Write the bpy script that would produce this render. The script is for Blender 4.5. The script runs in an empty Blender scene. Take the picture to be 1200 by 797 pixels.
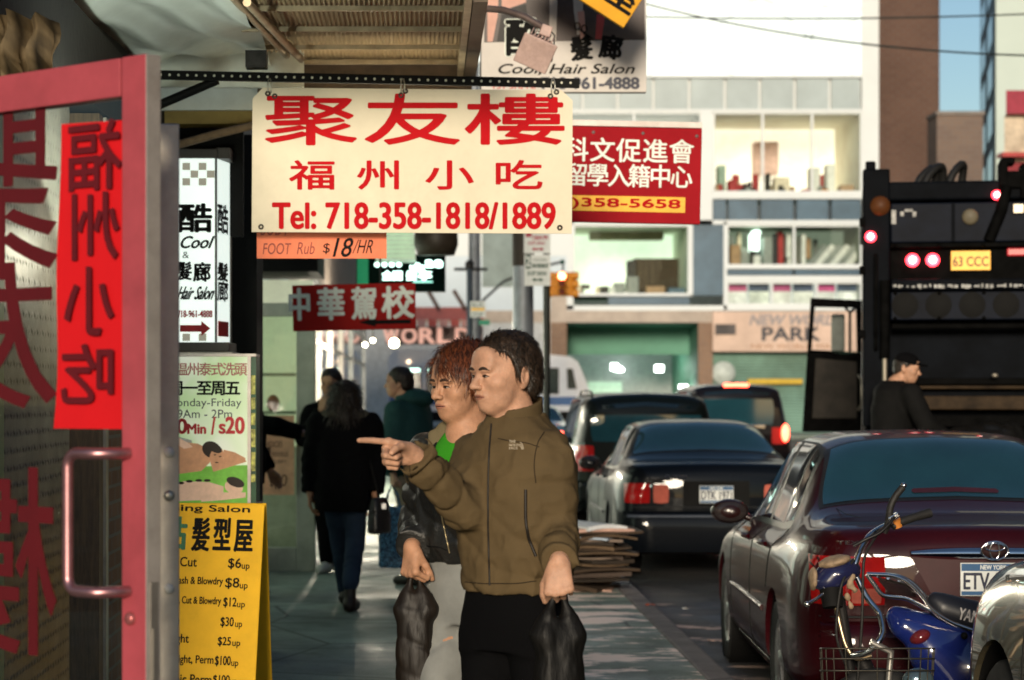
import bpy, math, random
import numpy as np
from mathutils import Vector, Matrix

# ------------------------------------------------------------------ camera, sky, sun, exposure
scn = bpy.context.scene
COL = scn.collection
FPX, VX, VY, CZ = 2700.0, 498.0, 460.0, 1.70     # focal length in photo pixels, vanishing point, camera height

cam_d = bpy.data.cameras.new('camera')
cam_d.sensor_width = 36.0
cam_d.lens = 36.0 * FPX / 1200.0
cam_d.shift_x = (600.0 - VX) / 1200.0
cam_d.shift_y = (VY - 398.5) / 1200.0
cam_d.clip_start = 0.1
cam_d.clip_end = 2000.0
cam_d.dof.use_dof = True
cam_d.dof.focus_distance = 8.3
cam_d.dof.aperture_fstop = 4.4
cam = bpy.data.objects.new('camera', cam_d)
COL.objects.link(cam)
cam.location = (0, 0, CZ)
cam.rotation_euler = (math.pi / 2, 0, 0)
scn.camera = cam

SUN_EL, SUN_AZ = math.radians(11), math.radians(188)   # azimuth clockwise from +Y (ahead): behind the camera, a little left
world = bpy.data.worlds.new('World')
scn.world = world
world.use_nodes = True
wn = world.node_tree
bg = wn.nodes['Background']
sky = wn.nodes.new('ShaderNodeTexSky')
sky.sky_type = 'NISHITA'
sky.sun_disc = False
sky.sun_elevation = SUN_EL
sky.sun_rotation = SUN_AZ
sky.air_density = 1.0
sky.dust_density = 0.3
sky.ozone_density = 2.2
wn.links.new(sky.outputs[0], bg.inputs[0])
bg.inputs[1].default_value = 0.06

sun_d = bpy.data.lights.new('sun', 'SUN')
sun_d.energy = 2.25
sun_d.angle = math.radians(11)
sun_d.color = (1.0, 0.86, 0.67)
sun = bpy.data.objects.new('sun', sun_d)
COL.objects.link(sun)
_sd = Vector((math.sin(SUN_AZ) * math.cos(SUN_EL), math.cos(SUN_AZ) * math.cos(SUN_EL), math.sin(SUN_EL)))
sun.rotation_euler = _sd.to_track_quat('Z', 'Y').to_euler()

scn.view_settings.view_transform = 'Standard'
scn.view_settings.look = 'None'
scn.view_settings.gamma = 1.0
scn.view_settings.exposure = 0.9
scn.view_settings.use_curve_mapping = False
scn.render.engine = 'CYCLES'
scn.cycles.use_denoising = True
scn.cycles.max_bounces = 6
scn.cycles.diffuse_bounces = 3
scn.cycles.glossy_bounces = 4
scn.cycles.transparent_max_bounces = 12
scn.cycles.sample_clamp_indirect = 6.0
scn.cycles.caustics_reflective = False
scn.cycles.caustics_refractive = False

random.seed(7)
RNG = np.random.default_rng(5)
R = math.radians
SW = 0.15                                            # pavement height above the road


def P(px, py, Y):
    return Vector(((px - VX) * Y / FPX, Y, CZ + (VY - py) * Y / FPX))


# ------------------------------------------------------------------ materials
_mats = {}


def mat(name, col, rough=0.6, metal=0.0, var=0.18, scale=6.0, bump=0.0, bscale=60.0, emit=None, estr=0.0, coat=0.0,
        alpha=None, spec=0.3, stretch=(1, 1, 1), rvar=0.0, dirt=0.0):
    if name in _mats:
        return _mats[name]
    m = bpy.data.materials.new(name)
    m.use_nodes = True
    nt = m.node_tree
    b = nt.nodes['Principled BSDF']
    c4 = (*col, 1.0)
    b.inputs['Base Color'].default_value = c4
    b.inputs['Roughness'].default_value = rough
    b.inputs['Metallic'].default_value = metal
    b.inputs['Specular IOR Level'].default_value = spec
    if coat:
        b.inputs['Coat Weight'].default_value = coat
        b.inputs['Coat Roughness'].default_value = 0.03
    tc = nt.nodes.new('ShaderNodeTexCoord')
    mp = nt.nodes.new('ShaderNodeMapping')
    mp.inputs['Scale'].default_value = stretch
    nt.links.new(tc.outputs['Object'], mp.inputs['Vector'])
    if var or dirt or rvar:
        n = nt.nodes.new('ShaderNodeTexNoise')
        n.inputs['Scale'].default_value = scale
        n.inputs['Detail'].default_value = 6.0
        n.inputs['Roughness'].default_value = 0.65
        nt.links.new(mp.outputs[0], n.inputs['Vector'])
        rp = nt.nodes.new('ShaderNodeValToRGB')
        rp.color_ramp.elements[0].position = 0.32
        rp.color_ramp.elements[1].position = 0.68
        rp.color_ramp.elements[0].color = (*[max(0.0, c * (1 - var)) for c in col], 1)
        rp.color_ramp.elements[1].color = (*[min(1.0, c * (1 + var)) for c in col], 1)
        nt.links.new(n.outputs['Fac'], rp.inputs[0])
        out = rp.outputs[0]
        if dirt:
            n2 = nt.nodes.new('ShaderNodeTexNoise')
            n2.inputs['Scale'].default_value = scale * 0.35
            n2.inputs['Detail'].default_value = 8.0
            n2.inputs['Roughness'].default_value = 0.75
            nt.links.new(mp.outputs[0], n2.inputs['Vector'])
            r2 = nt.nodes.new('ShaderNodeValToRGB')
            r2.color_ramp.elements[0].position = 0.5
            r2.color_ramp.elements[1].position = 0.72
            r2.color_ramp.elements[0].color = (0, 0, 0, 1)
            r2.color_ramp.elements[1].color = (dirt, dirt, dirt, 1)
            nt.links.new(n2.outputs['Fac'], r2.inputs[0])
            mx = nt.nodes.new('ShaderNodeMix')
            mx.data_type = 'RGBA'
            nt.links.new(r2.outputs[0], mx.inputs['Factor'])
            nt.links.new(out, mx.inputs['A'])
            mx.inputs['B'].default_value = (col[0] * 0.35 + .01, col[1] * 0.30 + .008, col[2] * 0.25 + .005, 1)
            out = mx.outputs['Result']
        nt.links.new(out, b.inputs['Base Color'])
        if rvar:
            mr = nt.nodes.new('ShaderNodeMapRange')
            mr.inputs['To Min'].default_value = max(0.02, rough - rvar)
            mr.inputs['To Max'].default_value = min(1.0, rough + rvar)
            nt.links.new(n.outputs['Fac'], mr.inputs['Value'])
            nt.links.new(mr.outputs[0], b.inputs['Roughness'])
    if bump:
        nb = nt.nodes.new('ShaderNodeTexNoise')
        nb.inputs['Scale'].default_value = bscale
        nb.inputs['Detail'].default_value = 4.0
        nt.links.new(mp.outputs[0], nb.inputs['Vector'])
        bp = nt.nodes.new('ShaderNodeBump')
        bp.inputs['Strength'].default_value = bump
        bp.inputs['Distance'].default_value = 0.01
        nt.links.new(nb.outputs['Fac'], bp.inputs['Height'])
        nt.links.new(bp.outputs[0], b.inputs['Normal'])
    if emit is not None:
        b.inputs['Emission Color'].default_value = (*emit, 1)
        b.inputs['Emission Strength'].default_value = estr
    if alpha is not None:
        b.inputs['Alpha'].default_value = alpha
    _mats[name] = m
    return m


def glass(name, tint=(0.9, 0.95, 0.93), mixf=0.12, rough=0.02):
    """A thin pane: mostly see-through, with a mirror share that grows at a glancing angle."""
    if name in _mats:
        return _mats[name]
    m = bpy.data.materials.new(name)
    m.use_nodes = True
    nt = m.node_tree
    nt.nodes.remove(nt.nodes['Principled BSDF'])
    out = nt.nodes['Material Output']
    tr = nt.nodes.new('ShaderNodeBsdfTransparent')
    tr.inputs[0].default_value = (*tint, 1)
    gl = nt.nodes.new('ShaderNodeBsdfGlossy')
    gl.inputs['Roughness'].default_value = rough
    gl.inputs[0].default_value = (0.9, 0.9, 0.9, 1)
    fr = nt.nodes.new('ShaderNodeFresnel')
    fr.inputs[0].default_value = 1.45
    ad = nt.nodes.new('ShaderNodeMath')
    ad.operation = 'ADD'
    ad.use_clamp = True
    ad.inputs[1].default_value = mixf - 0.04
    nt.links.new(fr.outputs[0], ad.inputs[0])
    mx = nt.nodes.new('ShaderNodeMixShader')
    ge = nt.nodes.new('ShaderNodeNewGeometry')
    fb = nt.nodes.new('ShaderNodeMath')
    fb.operation = 'SUBTRACT'
    fb.inputs[0].default_value = 1.0
    nt.links.new(ge.outputs['Backfacing'], fb.inputs[1])
    ml = nt.nodes.new('ShaderNodeMath')
    ml.operation = 'MULTIPLY'
    nt.links.new(ad.outputs[0], ml.inputs[0])
    nt.links.new(fb.outputs[0], ml.inputs[1])
    nt.links.new(ml.outputs[0], mx.inputs[0])
    nt.links.new(tr.outputs[0], mx.inputs[1])
    nt.links.new(gl.outputs[0], mx.inputs[2])
    nt.links.new(mx.outputs[0], out.inputs[0])
    _mats[name] = m
    return m


def brick_mat(name, c1, c2, mortar, sx=1.0, bw=0.21, bh=0.075):
    if name in _mats:
        return _mats[name]
    m = bpy.data.materials.new(name)
    m.use_nodes = True
    nt = m.node_tree
    b = nt.nodes['Principled BSDF']
    b.inputs['Roughness'].default_value = 0.9
    tc = nt.nodes.new('ShaderNodeTexCoord')
    sp = nt.nodes.new('ShaderNodeSeparateXYZ')
    cb = nt.nodes.new('ShaderNodeCombineXYZ')
    add = nt.nodes.new('ShaderNodeMath')
    nt.links.new(tc.outputs['Object'], sp.inputs[0])
    nt.links.new(sp.outputs[0], add.inputs[0])
    nt.links.new(sp.outputs[1], add.inputs[1])
    nt.links.new(add.outputs[0], cb.inputs[0])
    nt.links.new(sp.outputs[2], cb.inputs[1])
    br = nt.nodes.new('ShaderNodeTexBrick')
    br.inputs['Scale'].default_value = 1.0
    br.inputs['Brick Width'].default_value = bw
    br.inputs['Row Height'].default_value = bh
    br.inputs['Mortar Size'].default_value = bh * 0.11
    br.inputs['Color1'].default_value = (*c1, 1)
    br.inputs['Color2'].default_value = (*c2, 1)
    br.inputs['Mortar'].default_value = (*mortar, 1)
    nt.links.new(cb.outputs[0], br.inputs['Vector'])
    n = nt.nodes.new('ShaderNodeTexNoise')
    n.inputs['Scale'].default_value = 0.22
    n.inputs['Detail'].default_value = 9
    nt.links.new(tc.outputs['Object'], n.inputs['Vector'])
    mx = nt.nodes.new('ShaderNodeMix')
    mx.data_type = 'RGBA'
    mx.blend_type = 'MULTIPLY'
    mx.inputs['Factor'].default_value = 0.7
    nt.links.new(br.outputs['Color'], mx.inputs['A'])
    rp = nt.nodes.new('ShaderNodeValToRGB')
    rp.color_ramp.elements[0].color = (0.62, 0.59, 0.57, 1)
    rp.color_ramp.elements[1].color = (1, 1, 1, 1)
    rp.color_ramp.elements[0].position = 0.3
    rp.color_ramp.elements[1].position = 0.65
    nt.links.new(n.outputs['Fac'], rp.inputs[0])
    nt.links.new(rp.outputs[0], mx.inputs['B'])
    nt.links.new(mx.outputs['Result'], b.inputs['Base Color'])
    bp = nt.nodes.new('ShaderNodeBump')
    bp.inputs['Strength'].default_value = 0.5
    bp.inputs['Distance'].default_value = 0.01
    nt.links.new(br.outputs['Fac'], bp.inputs['Height'])
    bp.invert = True
    nt.links.new(bp.outputs[0], b.inputs['Normal'])
    _mats[name] = m
    return m


# ------------------------------------------------------------------ mesh building
class MB:
    def __init__(s):
        s.v, s.f, s.m, s.sm = [], [], [], []

    def add(s, vs, fs, mi=0, smooth=False):
        o = len(s.v)
        s.v.extend([tuple(map(float, v)) for v in vs])
        for f in fs:
            s.f.append(tuple(int(i) + o for i in f))
            s.m.append(mi)
            s.sm.append(smooth)
        return s

    def box(s, c, d, rot=None, mi=0):
        x, y, z = d[0] / 2, d[1] / 2, d[2] / 2
        vs = [Vector(p) for p in ((-x, -y, -z), (x, -y, -z), (x, y, -z), (-x, y, -z), (-x, -y, z), (x, -y, z), (x, y, z), (-x, y, z))]
        if rot is not None:
            vs = [rot @ p for p in vs]
        c = Vector(c)
        return s.add([p + c for p in vs], [(0, 3, 2, 1), (4, 5, 6, 7), (0, 1, 5, 4), (1, 2, 6, 5), (2, 3, 7, 6), (3, 0, 4, 7)], mi)

    def bx(s, x0, x1, y0, y1, z0, z1, mi=0):
        return s.box(((x0 + x1) / 2, (y0 + y1) / 2, (z0 + z1) / 2), (x1 - x0, y1 - y0, z1 - z0), None, mi)

    def tube(s, pts, r, n=10, mi=0, caps=True, closed=False):
        pts = [Vector(p) for p in pts]
        k = len(pts)
        rs = [r] * k if not hasattr(r, '__len__') else list(r)
        up = None
        rings = []
        for i, p in enumerate(pts):
            if closed:
                t = pts[(i + 1) % k] - pts[i - 1]
            else:
                t = pts[min(i + 1, k - 1)] - pts[max(i - 1, 0)]
            if t.length < 1e-9:
                t = Vector((0, 0, 1))
            t.normalize()
            if up is None:
                a = Vector((0, 0, 1)) if abs(t.z) < 0.9 else Vector((1, 0, 0))
                up = (a - t * a.dot(t)).normalized()
            else:
                up = up - t * up.dot(t)
                up = up.normalized() if up.length > 1e-6 else t.orthogonal().normalized()
            sd = t.cross(up)
            rings.append([p + (up * math.cos(a) + sd * math.sin(a)) * rs[i] for a in [2 * math.pi * j / n for j in range(n)]])
        vs = [q for rg in rings for q in rg]
        fs = []
        for i in range(k if closed else k - 1):
            for j in range(n):
                a, b = i * n, ((i + 1) % k) * n
                fs.append((a + j, a + (j + 1) % n, b + (j + 1) % n, b + j))
        s.add(vs, fs, mi, True)
        if caps and not closed:
            s.add(rings[0], [tuple(range(n))[::-1]], mi)
            s.add(rings[-1], [tuple(range(n))], mi)
        return s

    def cyl(s, a, b, r0, r1=None, n=20, mi=0):
        return s.tube([a, b], [r0, r0 if r1 is None else r1], n, mi)

    def grid(s, G, mi=0, smooth=True, cu=False, cv=False, flip=False):
        nu, nv = len(G), len(G[0])
        vs = [p for row in G for p in row]
        fs = []
        for i in range(nu if cu else nu - 1):
            for j in range(nv if cv else nv - 1):
                q = (i * nv + j, ((i + 1) % nu) * nv + j, ((i + 1) % nu) * nv + (j + 1) % nv, i * nv + (j + 1) % nv)
                fs.append(q[::-1] if flip else q)
        return s.add(vs, fs, mi, smooth)

    def ell(s, c, r, nu=16, nv=10, rot=None, mi=0):
        G = []
        for i in range(nv + 1):
            th = math.pi * i / nv
            row = []
            for j in range(nu):
                ph = 2 * math.pi * j / nu
                p = Vector((r[0] * math.sin(th) * math.cos(ph), r[1] * math.sin(th) * math.sin(ph), r[2] * math.cos(th)))
                if rot is not None:
                    p = rot @ p
                row.append(p + Vector(c))
            G.append(row)
        return s.grid(G, mi, True, cv=True)

    def lathe(s, prof, n=24, mi=0, axis='Z', c=(0, 0, 0), smooth=True):
        G = []
        for (r, h) in prof:
            row = []
            for j in range(n):
                a = 2 * math.pi * j / n
                if axis == 'Z':
                    p = (r * math.cos(a), r * math.sin(a), h)
                elif axis == 'X':
                    p = (h, r * math.cos(a), r * math.sin(a))
                else:
                    p = (r * math.sin(a), h, r * math.cos(a))
                row.append((p[0] + c[0], p[1] + c[1], p[2] + c[2]))
            G.append(row)
        return s.grid(G, mi, smooth, cv=True)

    def prism(s, poly, y0, y1, mi=0, side=None):
        """Polygon in XZ pushed through Y."""
        n = len(poly)
        vs = [(x, y0, z) for x, z in poly] + [(x, y1, z) for x, z in poly]
        fs = [tuple(range(n)), tuple(range(2 * n - 1, n - 1, -1))]
        s.add(vs, fs, mi)
        s.add(vs, [(i, (i + 1) % n + n * 0, (i + 1) % n + n, i + n)[::-1] for i in range(n)], mi if side is None else side)
        return s


def link(name, data, parent=None, loc=None, rot=None):
    o = bpy.data.objects.new(name, data)
    COL.objects.link(o)
    if parent is not None:
        o.parent = parent
    if loc is not None:
        o.location = loc
    if rot is not None:
        o.rotation_euler = rot
    return o


def obj(name, mb, mats, parent=None, loc=None, rot=None, bevel=0.0, seg=2, fixn=True):
    me = bpy.data.meshes.new(name)
    me.from_pydata(mb.v, [], mb.f)
    me.polygons.foreach_set('material_index', mb.m)
    me.polygons.foreach_set('use_smooth', mb.sm)
    for m in (mats if isinstance(mats, (list, tuple)) else [mats]):
        me.materials.append(m)
    if fixn:
        import bmesh
        bm = bmesh.new()
        bm.from_mesh(me)
        bmesh.ops.recalc_face_normals(bm, faces=bm.faces)
        bm.to_mesh(me)
        bm.free()
    me.update()
    o = link(name, me, parent, loc, rot)
    if bevel:
        b = o.modifiers.new('bevel', 'BEVEL')
        b.width = bevel
        b.segments = seg
        b.limit_method = 'ANGLE'
        b.angle_limit = R(40)
        b.harden_normals = False
    return o


def tag(o, label, cat, group=None):
    o['label'] = label
    o['category'] = cat
    if group:
        o['group'] = group
    return o


def thing(name, label, cat, loc=(0, 0, 0), rotz=0.0, group=None):
    o = bpy.data.objects.new(name, None)
    COL.objects.link(o)
    o.empty_display_size = 0.2
    o.location = loc
    o.rotation_euler = (0, 0, rotz)
    return tag(o, label, cat, group)


def structure(o):
    o['kind'] = 'structure'
    return o


def stuff(o):
    o['kind'] = 'stuff'
    return o


def copy_thing(root, loc, rotz=0.0, label=None):
    r = root.copy()
    COL.objects.link(r)
    r.location = loc
    r.rotation_euler = (0, 0, rotz)
    if label:
        r['label'] = label
    for ch in list(root.children):
        c = ch.copy()
        COL.objects.link(c)
        c.parent = r
        for g in ch.children:
            d = g.copy()
            COL.objects.link(d)
            d.parent = c
    return r


# ------------------------------------------------------------------ lettering
_glyph = {}


def glyphs(s):
    """Flat outline mesh of a string in the built-in font: (verts Nx2, faces)."""
    if s in _glyph:
        return _glyph[s]
    cu = bpy.data.curves.new('lettering', 'FONT')
    cu.body = s
    cu.resolution_u = 4
    cu.fill_mode = 'FRONT'
    o = bpy.data.objects.new('lettering', cu)
    COL.objects.link(o)
    dg = bpy.context.evaluated_depsgraph_get()
    me = bpy.data.meshes.new_from_object(o.evaluated_get(dg))
    v = np.zeros(len(me.vertices) * 3)
    me.vertices.foreach_get('co', v)
    v = v.reshape(-1, 3)[:, :2]
    f = [tuple(p.vertices) for p in me.polygons]
    bpy.data.objects.remove(o)
    bpy.data.curves.remove(cu)
    bpy.data.meshes.remove(me)
    _glyph[s] = (v, f)
    return _glyph[s]


_ref = None


def is_cjk(ch):
    return ord(ch) > 0x2E80


def text_into(mb, s, x0, z0, x1, z1, y, bold=0.0, mirror=False, slant=0.0, rot=0.0, mi=0, wf=0.94):
    """Letters stretched into a box. CJK strings are set one character per cell; others as one line."""
    global _ref
    if _ref is None:
        v, _ = glyphs('國')
        _ref = (v.min(0), v.max(0))
    cx, cz = (x0 + x1) / 2, (z0 + z1) / 2

    def put(ch, a0, b0, a1, b1, lo, hi, k):
        v, f = glyphs(ch)
        if not len(v):
            return
        u = (v - lo) / np.maximum(hi - lo, 1e-6)
        X = a0 + u[:, 0] * (a1 - a0)
        Z = b0 + u[:, 1] * (b1 - b0)
        X = X + slant * (Z - b0)
        if mirror:
            X = 2 * cx - X
        if rot:
            c_, s_ = math.cos(rot), math.sin(rot)
            X, Z = cx + (X - cx) * c_ - (Z - cz) * s_, cz + (X - cx) * s_ + (Z - cz) * c_
        offs = [(0, 0)]
        if bold:
            offs += [(bold, 0), (-bold, 0), (0, bold * .8), (0, -bold * .8), (bold * .7, bold * .6), (-bold * .7, -bold * .6), (bold * .7, -bold * .6), (-bold * .7, bold * .6)]
        for q, (ox, oz) in enumerate(offs):
            mb.add([(X[i] + ox, y - 0.00012 * q, Z[i] + oz) for i in range(len(v))], f, mi)

    if any(is_cjk(c) for c in s):
        n = len(s)
        cell = (x1 - x0) / n
        w = cell * wf if n > 1 else cell
        for i, ch in enumerate(s):
            if ch == ' ':
                continue
            a = x0 + cell * i + (cell - w) / 2
            if is_cjk(ch):
                put(ch, a, z0, a + w, z1, _ref[0], _ref[1], i)
            else:
                v, _ = glyphs(ch)
                put(ch, a, z0, a + w, z1, v.min(0), v.max(0), i)
    else:
        v, f = glyphs(s)
        put(s, x0, z0, x1, z1, v.min(0), v.max(0), 0)
    return mb


def sign(name, label, cat, rect, Y, mats, th=0.03, rows=(), yaw=0.0, roll=0.0, group=None, bevel=0.004, shapes=None, lname='lettering', poly=None):
    """A board facing the camera whose outline is given in photo pixels at depth Y; lettering rows are its parts.
    rows: (text, x0, y0, x1, y1, material, options)."""
    k = Y / FPX
    x0, y0, x1, y1 = rect
    cx, cy = (x0 + x1) / 2, (y0 + y1) / 2
    mb = MB()
    hw, hh = (x1 - x0) / 2 * k, (y1 - y0) / 2 * k
    if poly:
        mb.prism([((px - cx) * k, (cy - py) * k) for px, py in poly], -th / 2, th / 2)
    else:
        mb.bx(-hw, hw, -th / 2, th / 2, -hh, hh)
    o = obj(name, mb, mats, None, P(cx, cy, Y), (0, roll, yaw), bevel)
    tag(o, label, cat, group)
    for row in rows:
        t, a0, b0, a1, b1, m = row[:6]
        op = row[6] if len(row) > 6 else {}
        lb = MB()
        text_into(lb, t, (a0 - cx) * k, (cy - b1) * k, (a1 - cx) * k, (cy - b0) * k, -th / 2 - 0.0015 - op.get('up', 0), op.get('bold', 0) * k,
                  op.get('mirror', False), op.get('slant', 0), op.get('rot', 0), 0, op.get('wf', .94))
        if lb.f:
            obj(op.get('name', lname), lb, m, o, fixn=False)
    return o, (lambda px, py: ((px - cx) * k, (cy - py) * k)), k
# ------------------------------------------------------------------ ground
def ground_material(name, base, sun_streaks=None, joints=False, wet=0.0):
    m = bpy.data.materials.new(name)
    m.use_nodes = True
    nt = m.node_tree
    L = nt.links
    b = nt.nodes['Principled BSDF']
    tc = nt.nodes.new('ShaderNodeTexCoord')

    def noise(scale, detail, stretch=(1, 1, 1), rough=0.65, off=(0, 0, 0)):
        mp = nt.nodes.new('ShaderNodeMapping')
        mp.inputs['Scale'].default_value = stretch
        mp.inputs['Location'].default_value = off
        L.new(tc.outputs['Object'], mp.inputs[0])
        n = nt.nodes.new('ShaderNodeTexNoise')
        n.inputs['Scale'].default_value = scale
        n.inputs['Detail'].default_value = detail
        n.inputs['Roughness'].default_value = rough
        L.new(mp.outputs[0], n.inputs['Vector'])
        return n.outputs['Fac']

    def ramp(src, p0, p1, c0, c1):
        r = nt.nodes.new('ShaderNodeValToRGB')
        r.color_ramp.elements[0].position = p0
        r.color_ramp.elements[1].position = p1
        r.color_ramp.elements[0].color = (*c0, 1)
        r.color_ramp.elements[1].color = (*c1, 1)
        L.new(src, r.inputs[0])
        return r.outputs[0]

    def mix(f, a, bb, mode='MIX'):
        x = nt.nodes.new('ShaderNodeMix')
        x.data_type = 'RGBA'
        x.blend_type = mode
        for sock, v in (('Factor', f), ('A', a), ('B', bb)):
            if isinstance(v, bpy.types.NodeSocket):
                L.new(v, x.inputs[sock])
            elif sock == 'Factor':
                x.inputs[sock].default_value = v
            else:
                x.inputs[sock].default_value = (*v, 1)
        return x.outputs['Result']

    col = ramp(noise(1.1, 9, rough=.72), 0.32, 0.68, [c * 0.42 for c in base], [c * 1.4 for c in base])
    # hairline cracks and dark drip stains
    vc = nt.nodes.new('ShaderNodeTexVoronoi')
    vc.feature = 'DISTANCE_TO_EDGE'
    vc.inputs['Scale'].default_value = 0.55
    L.new(tc.outputs['Object'], vc.inputs['Vector'])
    crack = ramp(vc.outputs['Distance'], 0.004, 0.010, (1, 1, 1), (0, 0, 0))
    col = mix(crack, col, [c * 0.3 for c in base])
    stain = ramp(noise(2.6, 4, off=(9, 2, 0)), 0.60, 0.68, (0, 0, 0), (.75, .75, .75))
    col = mix(stain, col, [c * 0.3 for c in base])
    col = mix(0.55, col, ramp(noise(90, 3), 0.3, 0.7, (0.55, 0.55, 0.55), (1.25, 1.25, 1.25)), 'MULTIPLY')
    # gum and oil spots
    v = nt.nodes.new('ShaderNodeTexVoronoi')
    v.inputs['Scale'].default_value = 2.3
    L.new(tc.outputs['Object'], v.inputs['Vector'])
    spot = ramp(v.outputs['Distance'], 0.06, 0.10, (1, 1, 1), (0, 0, 0))
    col = mix(spot, col, [c * 0.35 for c in base])
    if joints:
        br = nt.nodes.new('ShaderNodeTexBrick')
        br.offset = 0.0
        br.inputs['Scale'].default_value = 1.0
        br.inputs['Brick Width'].default_value = 1.6
        br.inputs['Row Height'].default_value = 1.55
        br.inputs['Mortar Size'].default_value = 0.014
        br.inputs['Color1'].default_value = (1, 1, 1, 1)
        br.inputs['Color2'].default_value = (0.82, 0.82, 0.82, 1)
        br.inputs['Mortar'].default_value = (0.25, 0.25, 0.25, 1)
        L.new(tc.outputs['Object'], br.inputs['Vector'])
        col = mix(1.0, col, br.outputs['Color'], 'MULTIPLY')
    if sun_streaks:  # bright streaks of low sun mixed into the ground colour
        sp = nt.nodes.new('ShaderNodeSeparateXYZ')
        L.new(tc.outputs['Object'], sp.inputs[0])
        n = noise(1.0, 8, (1.15, 2.3, 1), 0.66, sun_streaks['off'])
        k = ramp(n, sun_streaks['thr'], sun_streaks['thr'] + 0.035, (0, 0, 0), (1, 1, 1))

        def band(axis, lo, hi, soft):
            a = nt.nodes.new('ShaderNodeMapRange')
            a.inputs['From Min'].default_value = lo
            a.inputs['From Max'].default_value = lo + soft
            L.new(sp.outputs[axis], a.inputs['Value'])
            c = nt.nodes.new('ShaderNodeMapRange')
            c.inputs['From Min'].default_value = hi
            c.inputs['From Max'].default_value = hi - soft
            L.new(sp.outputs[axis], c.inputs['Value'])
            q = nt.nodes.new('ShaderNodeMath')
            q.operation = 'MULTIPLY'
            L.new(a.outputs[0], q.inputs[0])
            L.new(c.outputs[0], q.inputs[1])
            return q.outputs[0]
        by, bx_ = band(1, sun_streaks['y0'], sun_streaks['y1'], 0.5), band(0, sun_streaks['x0'], sun_streaks['x1'], 0.25)
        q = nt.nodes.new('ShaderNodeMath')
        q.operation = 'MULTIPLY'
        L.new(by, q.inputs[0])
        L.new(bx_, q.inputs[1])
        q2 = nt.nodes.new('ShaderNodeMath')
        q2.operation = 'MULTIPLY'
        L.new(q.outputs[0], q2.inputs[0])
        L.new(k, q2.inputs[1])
        col = mix(q2.outputs[0], col, sun_streaks['col'])
    L.new(col, b.inputs['Base Color'])
    mr = nt.nodes.new('ShaderNodeMapRange')
    mr.inputs['From Min'].default_value = 0.35
    mr.inputs['From Max'].default_value = 0.65
    mr.inputs['To Min'].default_value = 0.75 - wet
    mr.inputs['To Max'].default_value = 0.85
    L.new(noise(0.9, 6, off=(3, 1, 0)), mr.inputs['Value'])
    L.new(mr.outputs[0], b.inputs['Roughness'])
    bp = nt.nodes.new('ShaderNodeBump')
    bp.inputs['Strength'].default_value = 0.5
    bp.inputs['Distance'].default_value = 0.006
    L.new(noise(55, 5), bp.inputs['Height'])
    L.new(bp.outputs[0], b.inputs['Normal'])
    return m


KX = 1.68
road_m = ground_material('asphalt', (0.05, 0.05, 0.052), dict(off=(4, 0, 0), thr=0.56, y0=13.5, y1=19.5, x0=1.6, x1=2.4, col=(0.5, 0.36, 0.31)), wet=0.35)  # pinkish sunlight on the asphalt painted into its colour
pave_m = ground_material('pavement_concrete', (0.22, 0.275, 0.235), dict(off=(1.3, 7.2, 0), thr=0.525, y0=11.6, y1=18.4, x0=0.40, x1=1.75, col=(0.95, 0.75, 0.66)), joints=True, wet=0.3)  # streaks of low sunlight painted into the concrete colour
kerb_m = ground_material('kerb_stone', (0.17, 0.15, 0.15))
structure(obj('ground', MB().bx(-300, 300, -80, 500, -0.5, -0.004), mat('distant_ground', (0.07, 0.07, 0.07), 0.9)))
structure(obj('road', MB().grid([[(-120, -40, 0), (120, -40, 0)], [(-120, 86, 0), (120, 86, 0)]], smooth=False), road_m))
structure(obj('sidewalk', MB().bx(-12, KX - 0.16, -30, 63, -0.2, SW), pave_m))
structure(obj('kerb', MB().bx(KX - 0.155, KX, -30, 63.1, -0.2, SW + 0.004), kerb_m, bevel=0.02))
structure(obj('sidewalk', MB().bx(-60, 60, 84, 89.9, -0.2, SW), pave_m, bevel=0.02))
# lane and crossing paint
pb = MB()
for i in range(8):
    pb.bx(6.4, 6.52, 2 + i * 7, 5 + i * 7, 0.004, 0.0042)
structure(obj('lane_marking', pb, mat('worn_road_paint', (0.6, 0.6, 0.56), 0.8, dirt=0.9, scale=3)))

WHITE = mat('white_cladding', (0.62, 0.66, 0.67), 0.5, var=0.05, scale=0.4)
STEEL = mat('dark_steel', (0.025, 0.024, 0.024), 0.45, metal=0.6, var=0.4, scale=20)
BLACK = mat('matte_black', (0.006, 0.006, 0.006), 0.7, var=0.2, spec=.1)
ALU = mat('dull_aluminium', (0.42, 0.38, 0.35), 0.45, metal=0.5, var=0.12, scale=12, bump=0.08, bscale=40, dirt=0.35)

# ------------------------------------------------------------------ far side: mall with the parking garage
FY = 90.0


def F(px, py, y=FY):
    p = P(px, py, y)
    return p.x, p.z


def frect(mb, x0, y0, x1, y1, d0=0.0, d1=0.3, mi=0, y=FY):
    """Box whose front outline is the pixel rectangle on the facade plane y; d0..d1 = depth behind it."""
    a, zt = F(x0, y0, y)
    b, zb = F(x1, y1, y)
    return mb.bx(a, b, y + d0, y + d1, zb, zt, mi)


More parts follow.
